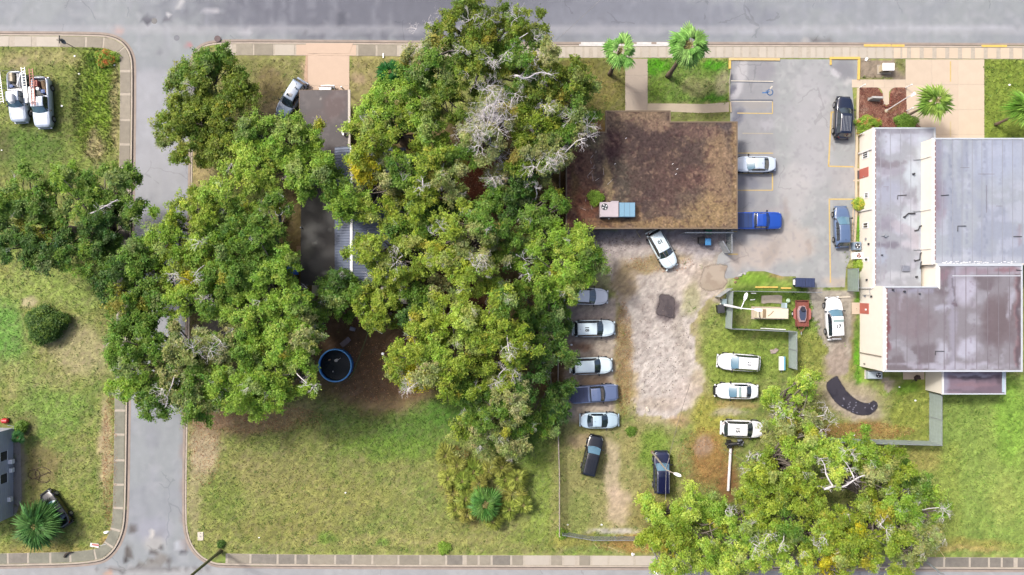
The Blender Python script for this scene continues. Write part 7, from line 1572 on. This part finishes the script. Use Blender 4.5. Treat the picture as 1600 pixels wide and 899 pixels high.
# the big group in the middle
t = tree('oak_tree', 'big olive oak overhanging the top road, highest of the middle trees', [(720, 40, 40, 'olive'), (770, 45, 46, 'olive'), (820, 35, 34, 'olive'), (745, 95, 52, 'olive'), (805, 95, 48, 'green'), (690, 105, 42, 'green'), (850, 80, 24, 'greygreen', .7), (735, 12, 26, 'olive', .8)], 13.5, rtw=.8, bare=((745, 25, 1.7, 7), (825, 50, 1.5, 7), (765, 80, 1.5, 6), (726, 82, 1.1, 5), (780, 95, 1.1, 4)))
t = tree('oak_tree', 'green oak leaning over the top pavement beside the small dark palm', [(665, 80, 34, 'greygreen', .7), (660, 120, 40, 'green'), (690, 150, 46, 'olive'), (640, 150, 40, 'bright')], 12, rtw=.6, bare=((660, 48, 1.1, 6),))
t = tree('dead_oak_tree', 'pale dead topped oak with silvery bare branches', [(790, 160, 34, 'greygreen', .3), (740, 205, 36, 'greygreen', .35), (770, 225, 36, 'greygreen', .4)], 13, rtw=1.0, group=None, cat='dead tree', bare=((770, 165, 2.6, 11), (785, 135, 2.0, 9), (755, 185, 2.2, 9), (735, 203, 2.2, 9), (775, 205, 2.0, 8), (800, 150, 1.8, 8), (760, 150, 2.0, 8), (765, 225, 1.6, 8), (785, 190, 2.0, 8)))
t = tree('oak_tree', 'olive green oak between the dead oak and the brown roof', [(850, 135, 44, 'olive'), (885, 115, 34, 'olive', .8), (895, 165, 40, 'green', .8), (845, 185, 42, 'yellow'), (870, 215, 34, 'green'), (900, 130, 26, 'olive', .6)], 11.5, rtw=.6, bare=((850, 115, 1.7, 6), (856, 160, 1.2, 5)))
bareseg(t, [(805, 118), (822, 124), (842, 112), (860, 116)], 12, .12, 8)
t = tree('oak_tree', 'greyish oak with bare tips over the brown roof corner', [(845, 235, 40, 'greygreen'), (862, 250, 30, 'greygreen'), (815, 245, 34, 'yellow', .8), (905, 200, 22, 'greygreen', .5)], 11, rtw=.8, bare=((868, 240, 1.7, 9), (838, 262, 1.7, 9), (908, 188, 1.7, 8), (915, 215, 1.4, 7)))
t = tree('oak_tree', 'small half bare tree in the gap over the red leaf litter', [(780, 270, 16, 'greygreen', .6), (820, 285, 26, 'dark', .8)], 9, rtw=1, cat='tree', bare=((782, 250, 1.9, 9), (775, 268, 1.5, 8)))
t = tree('oak_tree', 'bright lime oak over the dry lawn right of the carport', [(600, 165, 42, 'bright'), (578, 190, 36, 'lime'), (625, 200, 46, 'yellow'), (660, 195, 36, 'bright'), (570, 225, 32, 'yellow')], 11.5, rtw=.25)
t = tree('oak_tree', 'yellow autumn tinted oak beside the grey metal roof', [(575, 252, 36, 'yellow', .9), (572, 262, 24, 'autumn', 1.2), (545, 300, 30, 'bright', .9), (535, 325, 20, 'bright', .8), (578, 325, 20, 'yellow', .8), (610, 275, 30, 'greygreen', .7)], 9.5, rtw=.5)
t = tree('oak_tree', 'grey green oak over the red leaf litter gap, pale twigs showing', [(680, 255, 42, 'yellow'), (640, 265, 36, 'green'), (700, 285, 40, 'greygreen'), (655, 310, 32, 'yellow', .8), (720, 240, 24, 'green', .8)], 11, rtw=.7, bare=((660, 290, 1.2, 6),))
t = tree('oak_tree', 'yellow green oak covering the metal roof ribs', [(600, 380, 40, 'yellow', .85), (570, 395, 30, 'yellow', .8), (635, 350, 36, 'green', .8), (648, 400, 40, 'yellow', .9), (610, 425, 34, 'yellow', .8), (620, 330, 22, 'yellow', .7)], 10, rtw=.6, bare=((625, 395, 1.3, 6),))
t = tree('oak_tree', 'dense yellow green oak in the centre of the middle trees', [(715, 355, 46, 'yellow'), (745, 390, 48, 'greygreen'), (700, 405, 42, 'yellow'), (760, 345, 34, 'green'), (740, 430, 36, 'yellow', .9)], 12.5, rtw=.7, bare=((742, 405, 1.8, 8), (685, 350, 1.1, 5)))
t = tree('oak_tree', 'bright green oak on the boundary left of the sandy yard', [(855, 375, 44, 'bright'), (890, 385, 38, 'lime'), (835, 420, 46, 'bright'), (885, 430, 42, 'bright'), (918, 412, 28, 'green'), (890, 445, 18, 'lime', .7), (800, 380, 40, 'green')], 9, rtw=.4, bare=((818, 415, 1.5, 6),))
t = tree('oak_tree', 'dark green oak hiding the tail of the leaf covered SUV', [(855, 470, 42, 'green'), (830, 505, 42, 'green'), (870, 510, 30, 'dark'), (860, 555, 34, 'dark', .9), (868, 450, 22, 'bright', .8)], 7.5, rtw=.45)
t = tree('oak_tree', 'large yellow green oak above the backyard gap', [(760, 480, 42, 'yellow'), (780, 520, 46, 'yellow'), (735, 510, 44, 'lime'), (790, 470, 34, 'green'), (810, 540, 40, 'yellow')], 12, rtw=.6, bare=((795, 550, 1.4, 6),))
t = tree('oak_tree', 'golden green oak right of the pool yard', [(668, 505, 34, 'yellow'), (650, 545, 36, 'yellow'), (690, 545, 44, 'lime'), (705, 590, 44, 'yellow'), (670, 575, 30, 'greygreen', .8), (700, 500, 30, 'yellow')], 11.5, rtw=.4)
bareseg(t, [(660, 590), (650, 600), (640, 606)], 9.5, .05, 8)
t = tree('oak_tree', 'low golden branch tree beside the pale drooping twigs', [(645, 595, 22, 'autumn', .7), (630, 585, 20, 'yellow', .8)], 7.5, rtw=.5, bare=((645, 608, 1.5, 9),))
t = tree('oak_tree', 'mixed green oak over the lower boundary, with grey bare tips', [(770, 580, 44, 'yellow'), (740, 610, 42, 'green'), (795, 615, 44, 'greygreen'), (835, 600, 30, 'dark', .9), (765, 650, 40, 'green')], 8.5, rtw=.6, bare=((790, 575, 1.5, 6), (775, 600, 1.3, 6)))
t = tree('small_tree', 'low feathery pale green tree at the lower end of the middle trees', [(760, 680, 34, 'greygreen', .8), (790, 690, 30, 'greygreen', .7), (735, 660, 28, 'yellow', .8), (810, 655, 28, 'green', .8)], 6.5, cat='tree', rtw=.8)
t = tree('shrub', 'dark green scrub along the boundary fence', [(865, 640, 20, 'dark', 1.), (850, 660, 22, 'green'), (872, 610, 18, 'dark'), (878, 480, 16, 'green')], 4.5, cat='shrub', rtw=.3, limbs=4)
t = tree('young_tree', 'green tree hanging down in front of the patio roof', [(585, 475, 26, 'lime', .9), (570, 470, 24, 'yellow'), (590, 500, 18, 'yellow', .9), (560, 455, 22, 'green'), (612, 462, 18, 'yellow', .8)], 7.5, rtw=.5)
t = tree('young_tree', 'dark undergrowth tree right of the patio roof', [(655, 465, 24, 'green', .9), (672, 485, 26, 'green', .9), (640, 490, 18, 'dark'), (690, 455, 26, 'greygreen', .8)], 7.5, rtw=.5)
t = tree('young_tree', 'green undergrowth tree between the lime oak and the metal roof', [(690, 330, 24, 'dark'), (660, 350, 20, 'dark'), (640, 310, 20, 'dark')], 7.5, rtw=.5)
t = tree('young_tree', 'grey green tree at the lower edge of the red leaf litter gap', [(775, 305, 24, 'green', .9), (800, 320, 30, 'dark'), (850, 320, 34, 'green'), (835, 345, 30, 'green')], 8.5, rtw=.5, bare=((835, 290, .9, 4),))
# lower right group
t = tree('oak_tree', 'pale grey green tree beside the crescent puddle', [(1255, 600, 24, 'lime', .7), (1235, 645, 32, 'lime', .8), (1265, 650, 30, 'greygreen', .8), (1225, 675, 26, 'greygreen', .7), (1210, 625, 14, 'lime', .5)], 7.5, rtw=1., bare=((1290, 650, 1.4, 6), (1222, 655, 1.7, 8), (1290, 682, 1.2, 6)))
t = tree('oak_tree', 'bright yellow green oak right of the long white pipe', [(1186, 735, 24, 'yellow'), (1220, 735, 46, 'yellow'), (1260, 710, 40, 'lime'), (1195, 770, 44, 'yellow'), (1250, 765, 44, 'yellow'), (1290, 740, 30, 'lime', .8)], 10.5, rtw=.4, bare=((1178, 712, .8, 5),))
t = tree('oak_tree', 'lime oak with feathery crown at the lower edge, left of the group', [(1085, 800, 40, 'lime'), (1050, 830, 40, 'yellow'), (1100, 850, 46, 'lime'), (1050, 870, 34, 'lime'), (1120, 800, 34, 'bright'), (1025, 850, 26, 'yellow', .8), (1030, 800, 18, 'lime', .6)], 9.5, rtw=.4)
t = tree('oak_tree', 'green oak at the lower edge, second from the left of the group', [(1160, 820, 40, 'bright'), (1185, 855, 46, 'lime'), (1140, 880, 40, 'lime'), (1195, 810, 34, 'yellow')], 10, rtw=.6, bare=((1185, 855, 1.8, 7), (1140, 795, 1.0, 5)))
t = tree('oak_tree', 'oak with twisted silver limbs around the dark hollow', [(1340, 705, 34, 'bright'), (1380, 715, 32, 'yellow'), (1300, 700, 26, 'lime', .7), (1390, 750, 34, 'yellow'), (1360, 740, 24, 'greygreen', .6)], 9.5, trunk=(1318, 755), rtw=.6, bare=((1336, 708, 1.2, 6),))
bareseg(t, [(1288, 765), (1302, 760), (1318, 762), (1335, 748), (1350, 742)], 9, .13, 10); bareseg(t, [(1302, 760), (1292, 745), (1290, 730), (1282, 716)], 9.2, .10, 6); bareseg(t, [(1335, 748), (1330, 735), (1320, 722)], 9.4, .08, 5)
t = tree('oak_tree', 'golden tipped oak at the lower edge below the dark hollow', [(1270, 835, 46, 'yellow'), (1310, 860, 44, 'yellow'), (1250, 880, 44, 'lime'), (1290, 885, 34, 'autumn', .5), (1300, 815, 30, 'yellow', .8), (1235, 820, 30, 'green')], 10.5, rtw=.6, bare=((1282, 850, 1.2, 5), (1220, 855, 1.2, 5)))
t = tree('oak_tree', 'lower right oak with pale twiggy tips reaching the bright lawn', [(1360, 810, 42, 'yellow'), (1400, 790, 36, 'bright'), (1395, 840, 42, 'yellow'), (1350, 860, 42, 'yellow'), (1430, 800, 30, 'bright', .8), (1420, 855, 30, 'greygreen', .7), (1340, 825, 10, 'autumn')], 9.5, rtw=.7, bare=((1385, 828, 1.2, 5),))
t = tree('oak_tree', 'ragged bright tree at the lower right above the street pole', [(1450, 830, 24, 'greygreen', .6), (1460, 790, 24, 'bright', .7), (1432, 760, 26, 'green', .7), (1410, 880, 30, 'yellow', .7)], 8, rtw=1., bare=((1470, 795, 1.4, 7),))

# shrubs
def shrub(label, px, py, r, h, key, n=None, name='shrub', per=12, size=.13, group=None, flat=1.0, el=1.0, tr=.10, tip=None):
    b = P(px, py, h*.6); root = empty(name, (b.x, b.y, 0), 0, label, 'shrub', group); Rr = r*U
    n = n or int(90*Rr*Rr)+40
    a = rng.uniform(0, 6.283, n); q = np.sqrt(rng.uniform(0, 1, n)); k = 1+.15*np.sin(3*a+1)+.1*np.sin(5*a)
    X = Rr*q*k*np.cos(a)*el; Y = Rr*q*k*np.sin(a)/el; Z = h*np.sqrt(np.clip(1-.85*q*q, 0, 1))*rng.uniform(.8, 1.05, n)*flat+h*(1-flat)
    TC = np.stack([X, Y, Z], 1); TN = np.stack([X/Rr, Y/Rr, np.ones(n)*.8], 1)
    m_ = rng.uniform(0, 1, (n, 1)); col = np.array(PAL[key])*(1-m_)+np.array(TIP[key])*m_+rng.normal(0, 8, (n, 1))
    if tip is not None: s = (rng.uniform(0, 1, (n, 1)) < .25); col = np.where(s, np.array(tip, float), col)
    # lower skirts
    TC2 = TC*np.array((1, 1, .5)); Pn, nrm, sz, c = leaf_cloud(np.concatenate([TC, TC2]), np.concatenate([TN, TN]), np.concatenate([col, col]), per, tr, size)
    link('foliage', leaf_mesh('foliage', Pn, nrm, sz, .6, c), root)
    mb = MB().mat(M_bark)
    for i in range(7): t = 6.28*i/7; mb.tube([(0, 0, -.05), (Rr*.3*math.cos(t), Rr*.3*math.sin(t), h*.5), (Rr*.6*math.cos(t), Rr*.6*math.sin(t), h*.75)], .03, 5, .012, cap=False)
    mb.build('stem', root); return root
shrub('dark round bush standing alone on the left lawn', 66, 508, 27, 2.4, 'dark', tip=(120, 146, 60), per=24, tr=.16, size=.18)
shrub('bright green bush with pinkish tips against the pale building corner', 1358, 194, 15, 1.5, 'bright', tip=(200, 150, 90), el=1.15, per=22)
shrub('clipped dark green hedge bush by the pale building and driveway', 1416, 191, 13.5, 1.3, 'green', el=1.2, per=24, flat=.5)
shrub('yellow green bush between the kerb and the pale wall', 1345, 319, 9, 1.2, 'lime', per=20, tip=(220, 200, 80))
shrub('small green bush below the rusty condenser', 1344, 414, 8, .8, 'lime', per=18)
shrub('bright tuft of weeds growing on the brown roof beside the air conditioner', 926, 315, 11, .6, 'bright', per=16).location.z = HB
shrub('small bright weed clump at the lower corner of the boundary fence', 878, 835, 7, .5, 'bright', per=18)
shrub('lone bright weed tuft in the big lawn near the lower pavement', 694, 857, 8.5, .5, 'bright', per=18)
shrub('tiny round green plant beside the meter box', 345, 851, 4, .4, 'dark', per=16)
shrub('green weed patch at the sand edge below the light blue sedan', 987, 674, 7, .3, 'green', per=10)
shrub('weedy green bush at the corner of the left house', 32, 668, 9, 1.0, 'green', per=14)
shrub('olive dry bush leaning on the boundary below the middle trees', 712, 716, 16, 1.2, 'greygreen', per=12, tip=(150, 124, 70), tr=.16, size=.2)
shrub('yellowish dry palmetto scrub left of the big fan palm', 720, 775, 15, 1.0, 'greygreen', per=12, tip=(176, 140, 80), tr=.16, size=.2)
shrub('green and tan scrub right of the big fan palm', 806, 775, 14, 1.0, 'greygreen', per=12, tr=.16, size=.2)
shrub('tan scrub above the big fan palm', 770, 728, 16, 1.2, 'greygreen', per=12, tr=.16, size=.2)
shrub('bright green weed strip in the roadside corner bed, orange edged', 165, 90, 15, .7, 'bright', per=14, tip=(210, 130, 70), el=1.2)

# fan palms: every frond a part
def fan_frond(L, blade, droop, segs=13, wide=1.25, thin=.085):
    """petiole plus pleated fan, along +x; returns two meshes"""
    q = MB(); pts = []; pet = L-blade
    path = [(0, 0, 0), (pet*.5, 0, .12*L-droop*.1), (pet, 0, .10*L-droop*.35)]
    V = []; F = []; tip = Vector(path[-1]); dz = -droop
    for i in range(segs):
        a = -wide+2*wide*i/(segs-1)+random.gauss(0, .04); ln = blade*(1-.28*abs(a)/wide)*random.uniform(.8, 1.08)
        d = Vector((math.cos(a), math.sin(a), 0)); s = Vector((-d.y, d.x, 0)); n = len(V); wv = blade*thin
        mid = tip+d*ln*.55+Vector((0, 0, -.06*droop*3)); end = tip+d*ln+Vector((0, 0, dz*.55))
        V += [tip, mid+s*wv+Vector((0, 0, -.03)), end, mid-s*wv+Vector((0, 0, -.03)), mid+Vector((0, 0, .035))]
        F += [(n, n+1, n+4), (n+1, n+2, n+4), (n+2, n+3, n+4), (n+3, n, n+4)]
    return path, V, F
def palm(label, px, py, cx, cy, r, h, nf=30, spiky=False, cat='palm tree', group=None, trunk_r=.18, col=((96, 158, 58), (140, 196, 84)), name='palm_tree', blade=.60, young=.5, dead=0, lean_root=True):
    b = P(px, py); c = P(cx, cy, h); root = empty(name, (b.x, b.y, 0), 0, label, cat, group); d = Vector((c.x-b.x, c.y-b.y, 0))
    Rr = r*U*(CAMH-h)/CAMH
    mb = MB().mat(mat('palm_trunk', (118, 100, 84), .95, .35, 5, .4) if 'palm_trunk' not in bpy.data.materials else bpy.data.materials['palm_trunk'])
    if h > 1.2:
        n = 10; mb.tube([(d.x*(i/n)**1.2, d.y*(i/n)**1.2, h*i/n-.05) for i in range(n+1)], [trunk_r*(1.5-.5*min(1, i/2))+(.02 if i % 2 else 0) for i in range(n+1)], 10)
    else: mb.tube([(0, 0, -.05), (d.x, d.y, h)], trunk_r, 8)
    mb.build('trunk', root, smooth=True)
    vars_ = []
    for v in range(4):
        path, V, F = fan_frond(1.0, blade, .30+.12*v, 9 if spiky else 13, wide=.75 if spiky else 1.25, thin=.05 if spiky else .085)
        me = bpy.data.meshes.new('frond'); q = MB(); q.add(V, F)
        q.tube(path, .014, 4, .008)
        me.from_pydata(q.v, [], q.f); me.materials.append(M_leaf); me.update()
        t_ = random.random(); cc = np.array(col[0])*(1-t_)+np.array(col[1])*t_; nb = len(V)
        arr = np.tile(cc, (len(q.v), 1)); arr[:nb] *= np.tile(np.array([.95, .72, 1.1, .9, 1.12]), nb//5+1)[:nb, None]*np.repeat(rng.uniform(.82, 1.15, nb//5+1), 5)[:nb, None]; arr[nb:] = (178, 170, 110)  # lit ridges and shaded sides of the pleats put into the vertex colours
        a = me.color_attributes.new("Col", 'FLOAT_COLOR', 'POINT'); o4 = np.ones((len(arr), 4), np.float32); o4[:, :3] = lin(np.clip(arr, 0, 255))*LK; a.data.foreach_set('color', o4.ravel()); vars_.append(me)
    if dead:
        me = vars_[3].copy(); arr = np.ones((len(me.vertices), 4), np.float32); arr[:, :3] = lin(np.array((168, 152, 120)))*LK; me.color_attributes['Col'].data.foreach_set('color', arr.ravel()); deadm = me
    for i in range(nf+dead):
        az = 2.39996*i+random.gauss(0, .16); lev = i/max(1, nf-1)
        if i >= nf: el = -.75; s = Rr*.85; me = deadm; az = random.uniform(0, 6.28)
        else: el = .95-1.15*lev**.8; s = Rr*(young+(1.02-young)*min(1, lev*1.7)); me = vars_[i % 4]
        o = link('frond', me, root, (d.x, d.y, h), None); o.rotation_euler = (random.gauss(0, .3), -el+random.gauss(0, .16), az+random.gauss(0, .08)); s2 = s*random.uniform(.72, 1.1); o.scale = (s2, s2, s2)
    return root
palm('fan palm with an open ring crown, left of the walkway', 953, 116, 970, 78, 33, 7.2, 26, False, 'palm tree', None, .2, ((120, 172, 82), (176, 214, 128)))
palm('taller fan palm right of the walkway, leaning over the pavement', 1044, 119, 1078, 70, 37, 8.2, 38, False, 'palm tree', None, .24, ((112, 164, 76), (166, 206, 116)), dead=4)
palm('feathery palm leaning over the tan driveway beside the flagpole', 1413, 183, 1464, 157, 34, 5.6, 44, True, 'palm tree', None, .13, ((112, 152, 62), (160, 186, 90)), blade=.75)
palm('palm at the right edge leaning out of the photo', 1555, 195, 1612, 168, 38, 5.8, 41, True, 'palm tree', None, .14, ((112, 156, 62), (150, 184, 84)), blade=.75)
palm('bushy spiky palm beside the black sedan at the lower left', 57, 815, 55, 823, 42, 2.6, 117, True, 'palm tree', None, .3, ((84, 132, 70), (136, 166, 96)), blade=.8, young=.35, dead=10)
palm('dark fan palm in the dry scrub at the bottom of the middle trees', 757, 782, 758, 788, 33, 2.2, 59, True, 'palm tree', None, .25, ((84, 136, 64), (130, 170, 88)), blade=.7)
palm('small dark palm by the top pavement left of the tall oaks', 608, 116, 610, 112, 26, 1.8, 34, False, 'palm tree', None, .12, ((36, 96, 42), (60, 122, 52)), blade=.8)
palm('little dark palm against the corner of the left house', 26, 682, 28, 684, 14, 1.4, 20, False, 'palm tree', None, .08, ((50, 100, 50), (86, 140, 66)), blade=.8)
palm('sago like palm on the tan scrub, right of the dark fan palm', 806, 700, 808, 696, 22, 1.4, 31, True, 'palm tree', None, .12, ((120, 160, 70), (150, 180, 90)), blade=.8)

PLM = [(696, 712, 'nearest the tip of the middle trees'), (714, 728, 'just below the tip of the middle trees'), (700, 748, 'at the left fringe, upper one'), (722, 752, 'left of the dark fan palm, upper one'), (708, 772, 'at the left fringe, middle one'), (728, 780, 'touching the dark fan palm from the left'), (712, 796, 'at the left fringe, lowest one'), (740, 738, 'in the middle of the scrub, higher one'),
       (748, 756, 'just above the dark fan palm'), (764, 736, 'in the top row of the scrub, middle one'), (784, 730, 'in the top row of the scrub, right one'), (790, 750, 'up and right of the dark fan palm'), (808, 748, 'at the upper right fringe'), (802, 772, 'right of the dark fan palm'), (796, 796, 'down and right of the dark fan palm'), (818, 790, 'at the right fringe, lowest one'), (730, 806, 'lowest of the scrub, left one'), (770, 815, 'lowest of the scrub, middle one')]
for i_, (x, y, wh) in enumerate(PLM):
    g_ = random.uniform(-1, 1); c0 = (138+10*g_, 150-4*g_, 68+6*g_); c1 = (180+8*g_, 188-2*g_, 96+6*g_)
    palm('%s palmetto clump %s' % (('tan', 'olive', 'straw')[i_ % 3], wh), x, y, x, y, random.uniform(18, 24), random.uniform(.8, 1.7), 32, True, 'palmetto', 'palmetto clumps in the dry scrub', .08, (c0, c1), name='palmetto', blade=.75, young=.4)

# ---- grass blades, weeds and leaf litter over the lots
BLD = [rect_px(905, 190, 1120, 352), rect_px(1343, 200, 1620, 575), rect_px(472, 142, 630, 445)]
def scatter(n, x0, x1, y0, y1):
    return rng.uniform(x0, x1, n), rng.uniform(y0, y1, n)
sx, sy = scatter(520000, -20, 1620, -10, 910)
ok = ~inpoly(sx, sy, ROADPOLY)
for r_ in ((481, 546, 80, 240), (977, 1012, 90, 174), (1012, 1141, 161, 176), (1138, 1342, 91, 350), (1142, 1320, 350, 450), (1330, 1417, 124, 214), (1414, 1620, 90, 580), (905, 1146, 186, 352), (1343, 1560, 440, 610), (476, 626, 142, 440), (0, 20, 665, 806), (1536, 1537, 0, 1)):
    if r_ == (1414, 1620, 90, 580): ok &= ~((sx > 1414) & (sx < 1537) & (sy > 90) & (sy < 580)) & ~((sx >= 1537) & (sy > 214) & (sy < 580))
    else: ok &= ~((sx > r_[0]) & (sx < r_[1]) & (sy > r_[2]) & (sy < r_[3]))
for W_, sg, wd in ((L1s, -1, 21), (L2s, 1, 3)):
    ok &= dseg(sx, sy, W_) > wd
ok &= ~((sy < 93) & (sx > 330)) & ~((sy > 865) & (sx > 300))
for q_ in (wet, pud, cres): ok &= ~(inpoly(sx, sy, q_) | (dseg(sx, sy, q_+[q_[0]]) < 1.5))
sx, sy = sx[ok], sy[ok]
ix = np.clip(np.searchsorted(xs, (sx-800)*U)-1, 0, len(xs)-1); iy = np.clip(np.searchsorted(ys, (449.5-sy)*U)-1, 0, len(ys)-1)
cc = gc.reshape(len(ys), len(xs), 3)[iy, ix]
green = cc[:, 1]-cc[:, 0]*.5-cc[:, 2]*.5        # how grassy the ground is there
yel = (cc[:, 0]+cc[:, 1])*.5-cc[:, 2]
dn = np.clip((green-6)/26, 0, 1)*.9+np.clip((yel-44)/40, 0, 1)*.5
keep = rng.uniform(0, 1, len(sx)) < np.clip(dn, .04, 1)
sx, sy, cc, green = sx[keep], sy[keep], cc[keep], green[keep]
tall = fbm(sx/7, sy/6, 190, 3)
hgt = .05+.13*np.clip((tall-.48)*5, 0, 1)+.05*np.clip(green/40, 0, 1)
weedy = ((sx-150)/38)**2+((sy-160)/95)**2 < 1; hgt = np.where(weedy, hgt*2.2, hgt)
n = len(sx); X = (sx-800)*U; Y = (449.5-sy)*U
a = rng.uniform(0, 6.283, n); ln = hgt*rng.uniform(.6, 1.4, n); wd = np.where(weedy, .05, .028)*rng.uniform(.7, 1.4, n)
lean = rng.uniform(.3, 1.1, n)
dx, dy = np.cos(a), np.sin(a); B0 = np.stack([X-dy*wd, Y+dx*wd, np.zeros(n)-.01], 1); B1 = np.stack([X+dy*wd, Y-dx*wd, np.zeros(n)-.01], 1)
T = np.stack([X+dx*ln*lean, Y+dy*ln*lean, ln], 1)
V = np.stack([B0, B1, T], 1).reshape(-1, 3); F = np.arange(n*3).reshape(-1, 3)
me = np_mesh('grass', V, F, [M_grass]); cg = cc+rng.normal(0, 11, (n, 1))+rng.normal(0, 5, (n, 3))
tipc = rng.uniform(0, 1, (n, 1)); cg = np.where(tipc < .12, cg*.6+np.array((196, 180, 120))*.4, cg)
set_col(me, np.repeat(np.clip(cg, 0, 255), 3, 0), K*1.0); tag(link('grass', me), 'short mixed green and straw coloured grass over the lots', kind='stuff')
NGR = n
# broad-leaved weeds scattered through the lawns
pick = rng.choice(len(sx), 2600, replace=False); wx_, wy_, wc = X[pick], Y[pick], cc[pick]; pn = 7
Pn = np.repeat(np.stack([wx_, wy_, np.full(len(pick), .05)], 1), pn, 0)+rng.normal(0, 1, (len(pick)*pn, 3))*np.array((.12, .12, .02))
wcol = np.repeat(wc*.55+np.array((92, 140, 52))*.45+rng.normal(0, 10, (len(pick), 1)), pn, 0)
me = leaf_mesh('weeds', Pn, np.tile(np.array((0, 0, 1.)), (len(Pn), 1)), rng.uniform(.10, .24, len(Pn)), .5, wcol, .5); tag(link('weeds', me), 'low broad leaved weeds scattered through the lawns', kind='stuff')
# fallen leaves under and around the oaks
def litter(n, cx, cy, rx, ry, pal, z=.02, sz=.10):
    a = rng.uniform(0, 6.283, n); q = np.sqrt(rng.uniform(0, 1, n)); x = cx+rx*q*np.cos(a); y = cy+ry*q*np.sin(a)
    c = np.array(pal, float)[rng.integers(0, len(pal), n)]+rng.normal(0, 10, (n, 1))
    return np.stack([(x-800)*U, (449.5-y)*U, z+rng.uniform(0, .03, n)], 1), c, rng.uniform(.6, 1.4, n)*sz
LP = [(150, 96, 66), (176, 120, 80), (118, 78, 58), (196, 160, 118)]; LO = [(176, 122, 76), (156, 104, 66), (190, 152, 100)]
parts = [litter(1600, 1105, 718, 46, 52, LO), litter(1500, 600, 580, 90, 50, LP), litter(1500, 740, 290, 60, 50, LP), litter(1800, 400, 655, 110, 22, LP), litter(1800, 1340, 674, 90, 14, LP), litter(1100, 975, 560, 14, 90, LP),
         litter(420, 1034, 545, 46, 90, [(116, 102, 96), (140, 124, 114), (96, 84, 80)], .01, .13), litter(260, 945, 380, 56, 16, [(110, 98, 92), (150, 140, 132)], .01, .16), litter(900, 1110, 380, 50, 16, [(130, 126, 128), (160, 150, 140)], .03, .08), litter(500, 1030, 412, 55, 14, LP), litter(1600, 172, 720, 12, 110, LP), litter(800, 990, 850, 60, 14, LO), litter(900, 320, 700, 26, 60, LP), litter(1400, 915, 300, 32, 90, LP, .04)]
Pn = np.concatenate([p_[0] for p_ in parts]); c = np.concatenate([p_[1] for p_ in parts]); s = np.concatenate([p_[2] for p_ in parts])
me = leaf_mesh('fallen_leaves', Pn, np.tile(np.array((0, 0, 1.)), (len(Pn), 1)), s, .6, c, .35); tag(link('fallen_leaves', me), 'brown and orange fallen leaves on the bare ground', kind='stuff')
# mulch chips
n = 9000; x, y = scatter(n, 1343, 1416, 138, 200); k_ = ~((x > 1372) & (x < 1397) & (y < 145)) & ~((x > 1377) & (x < 1392) & (y < 166)); x, y = x[k_], y[k_]
Pn = np.stack([(x-800)*U, (449.5-y)*U, np.full(len(x), .04)], 1); c = np.array([(150, 96, 82), (108, 66, 58), (176, 136, 116), (124, 84, 74)], float)[rng.integers(0, 4, len(x))]
me = leaf_mesh('mulch_chips', Pn, np.tile(np.array((0, 0, 1.)), (len(x), 1)), rng.uniform(.06, .14, len(x)), .5, c, .5); tag(link('mulch_chips', me), 'red brown bark chips in the flagpole bed', kind='stuff')
print('LEAVES', LEAVES[0], 'GRASS', NGR)
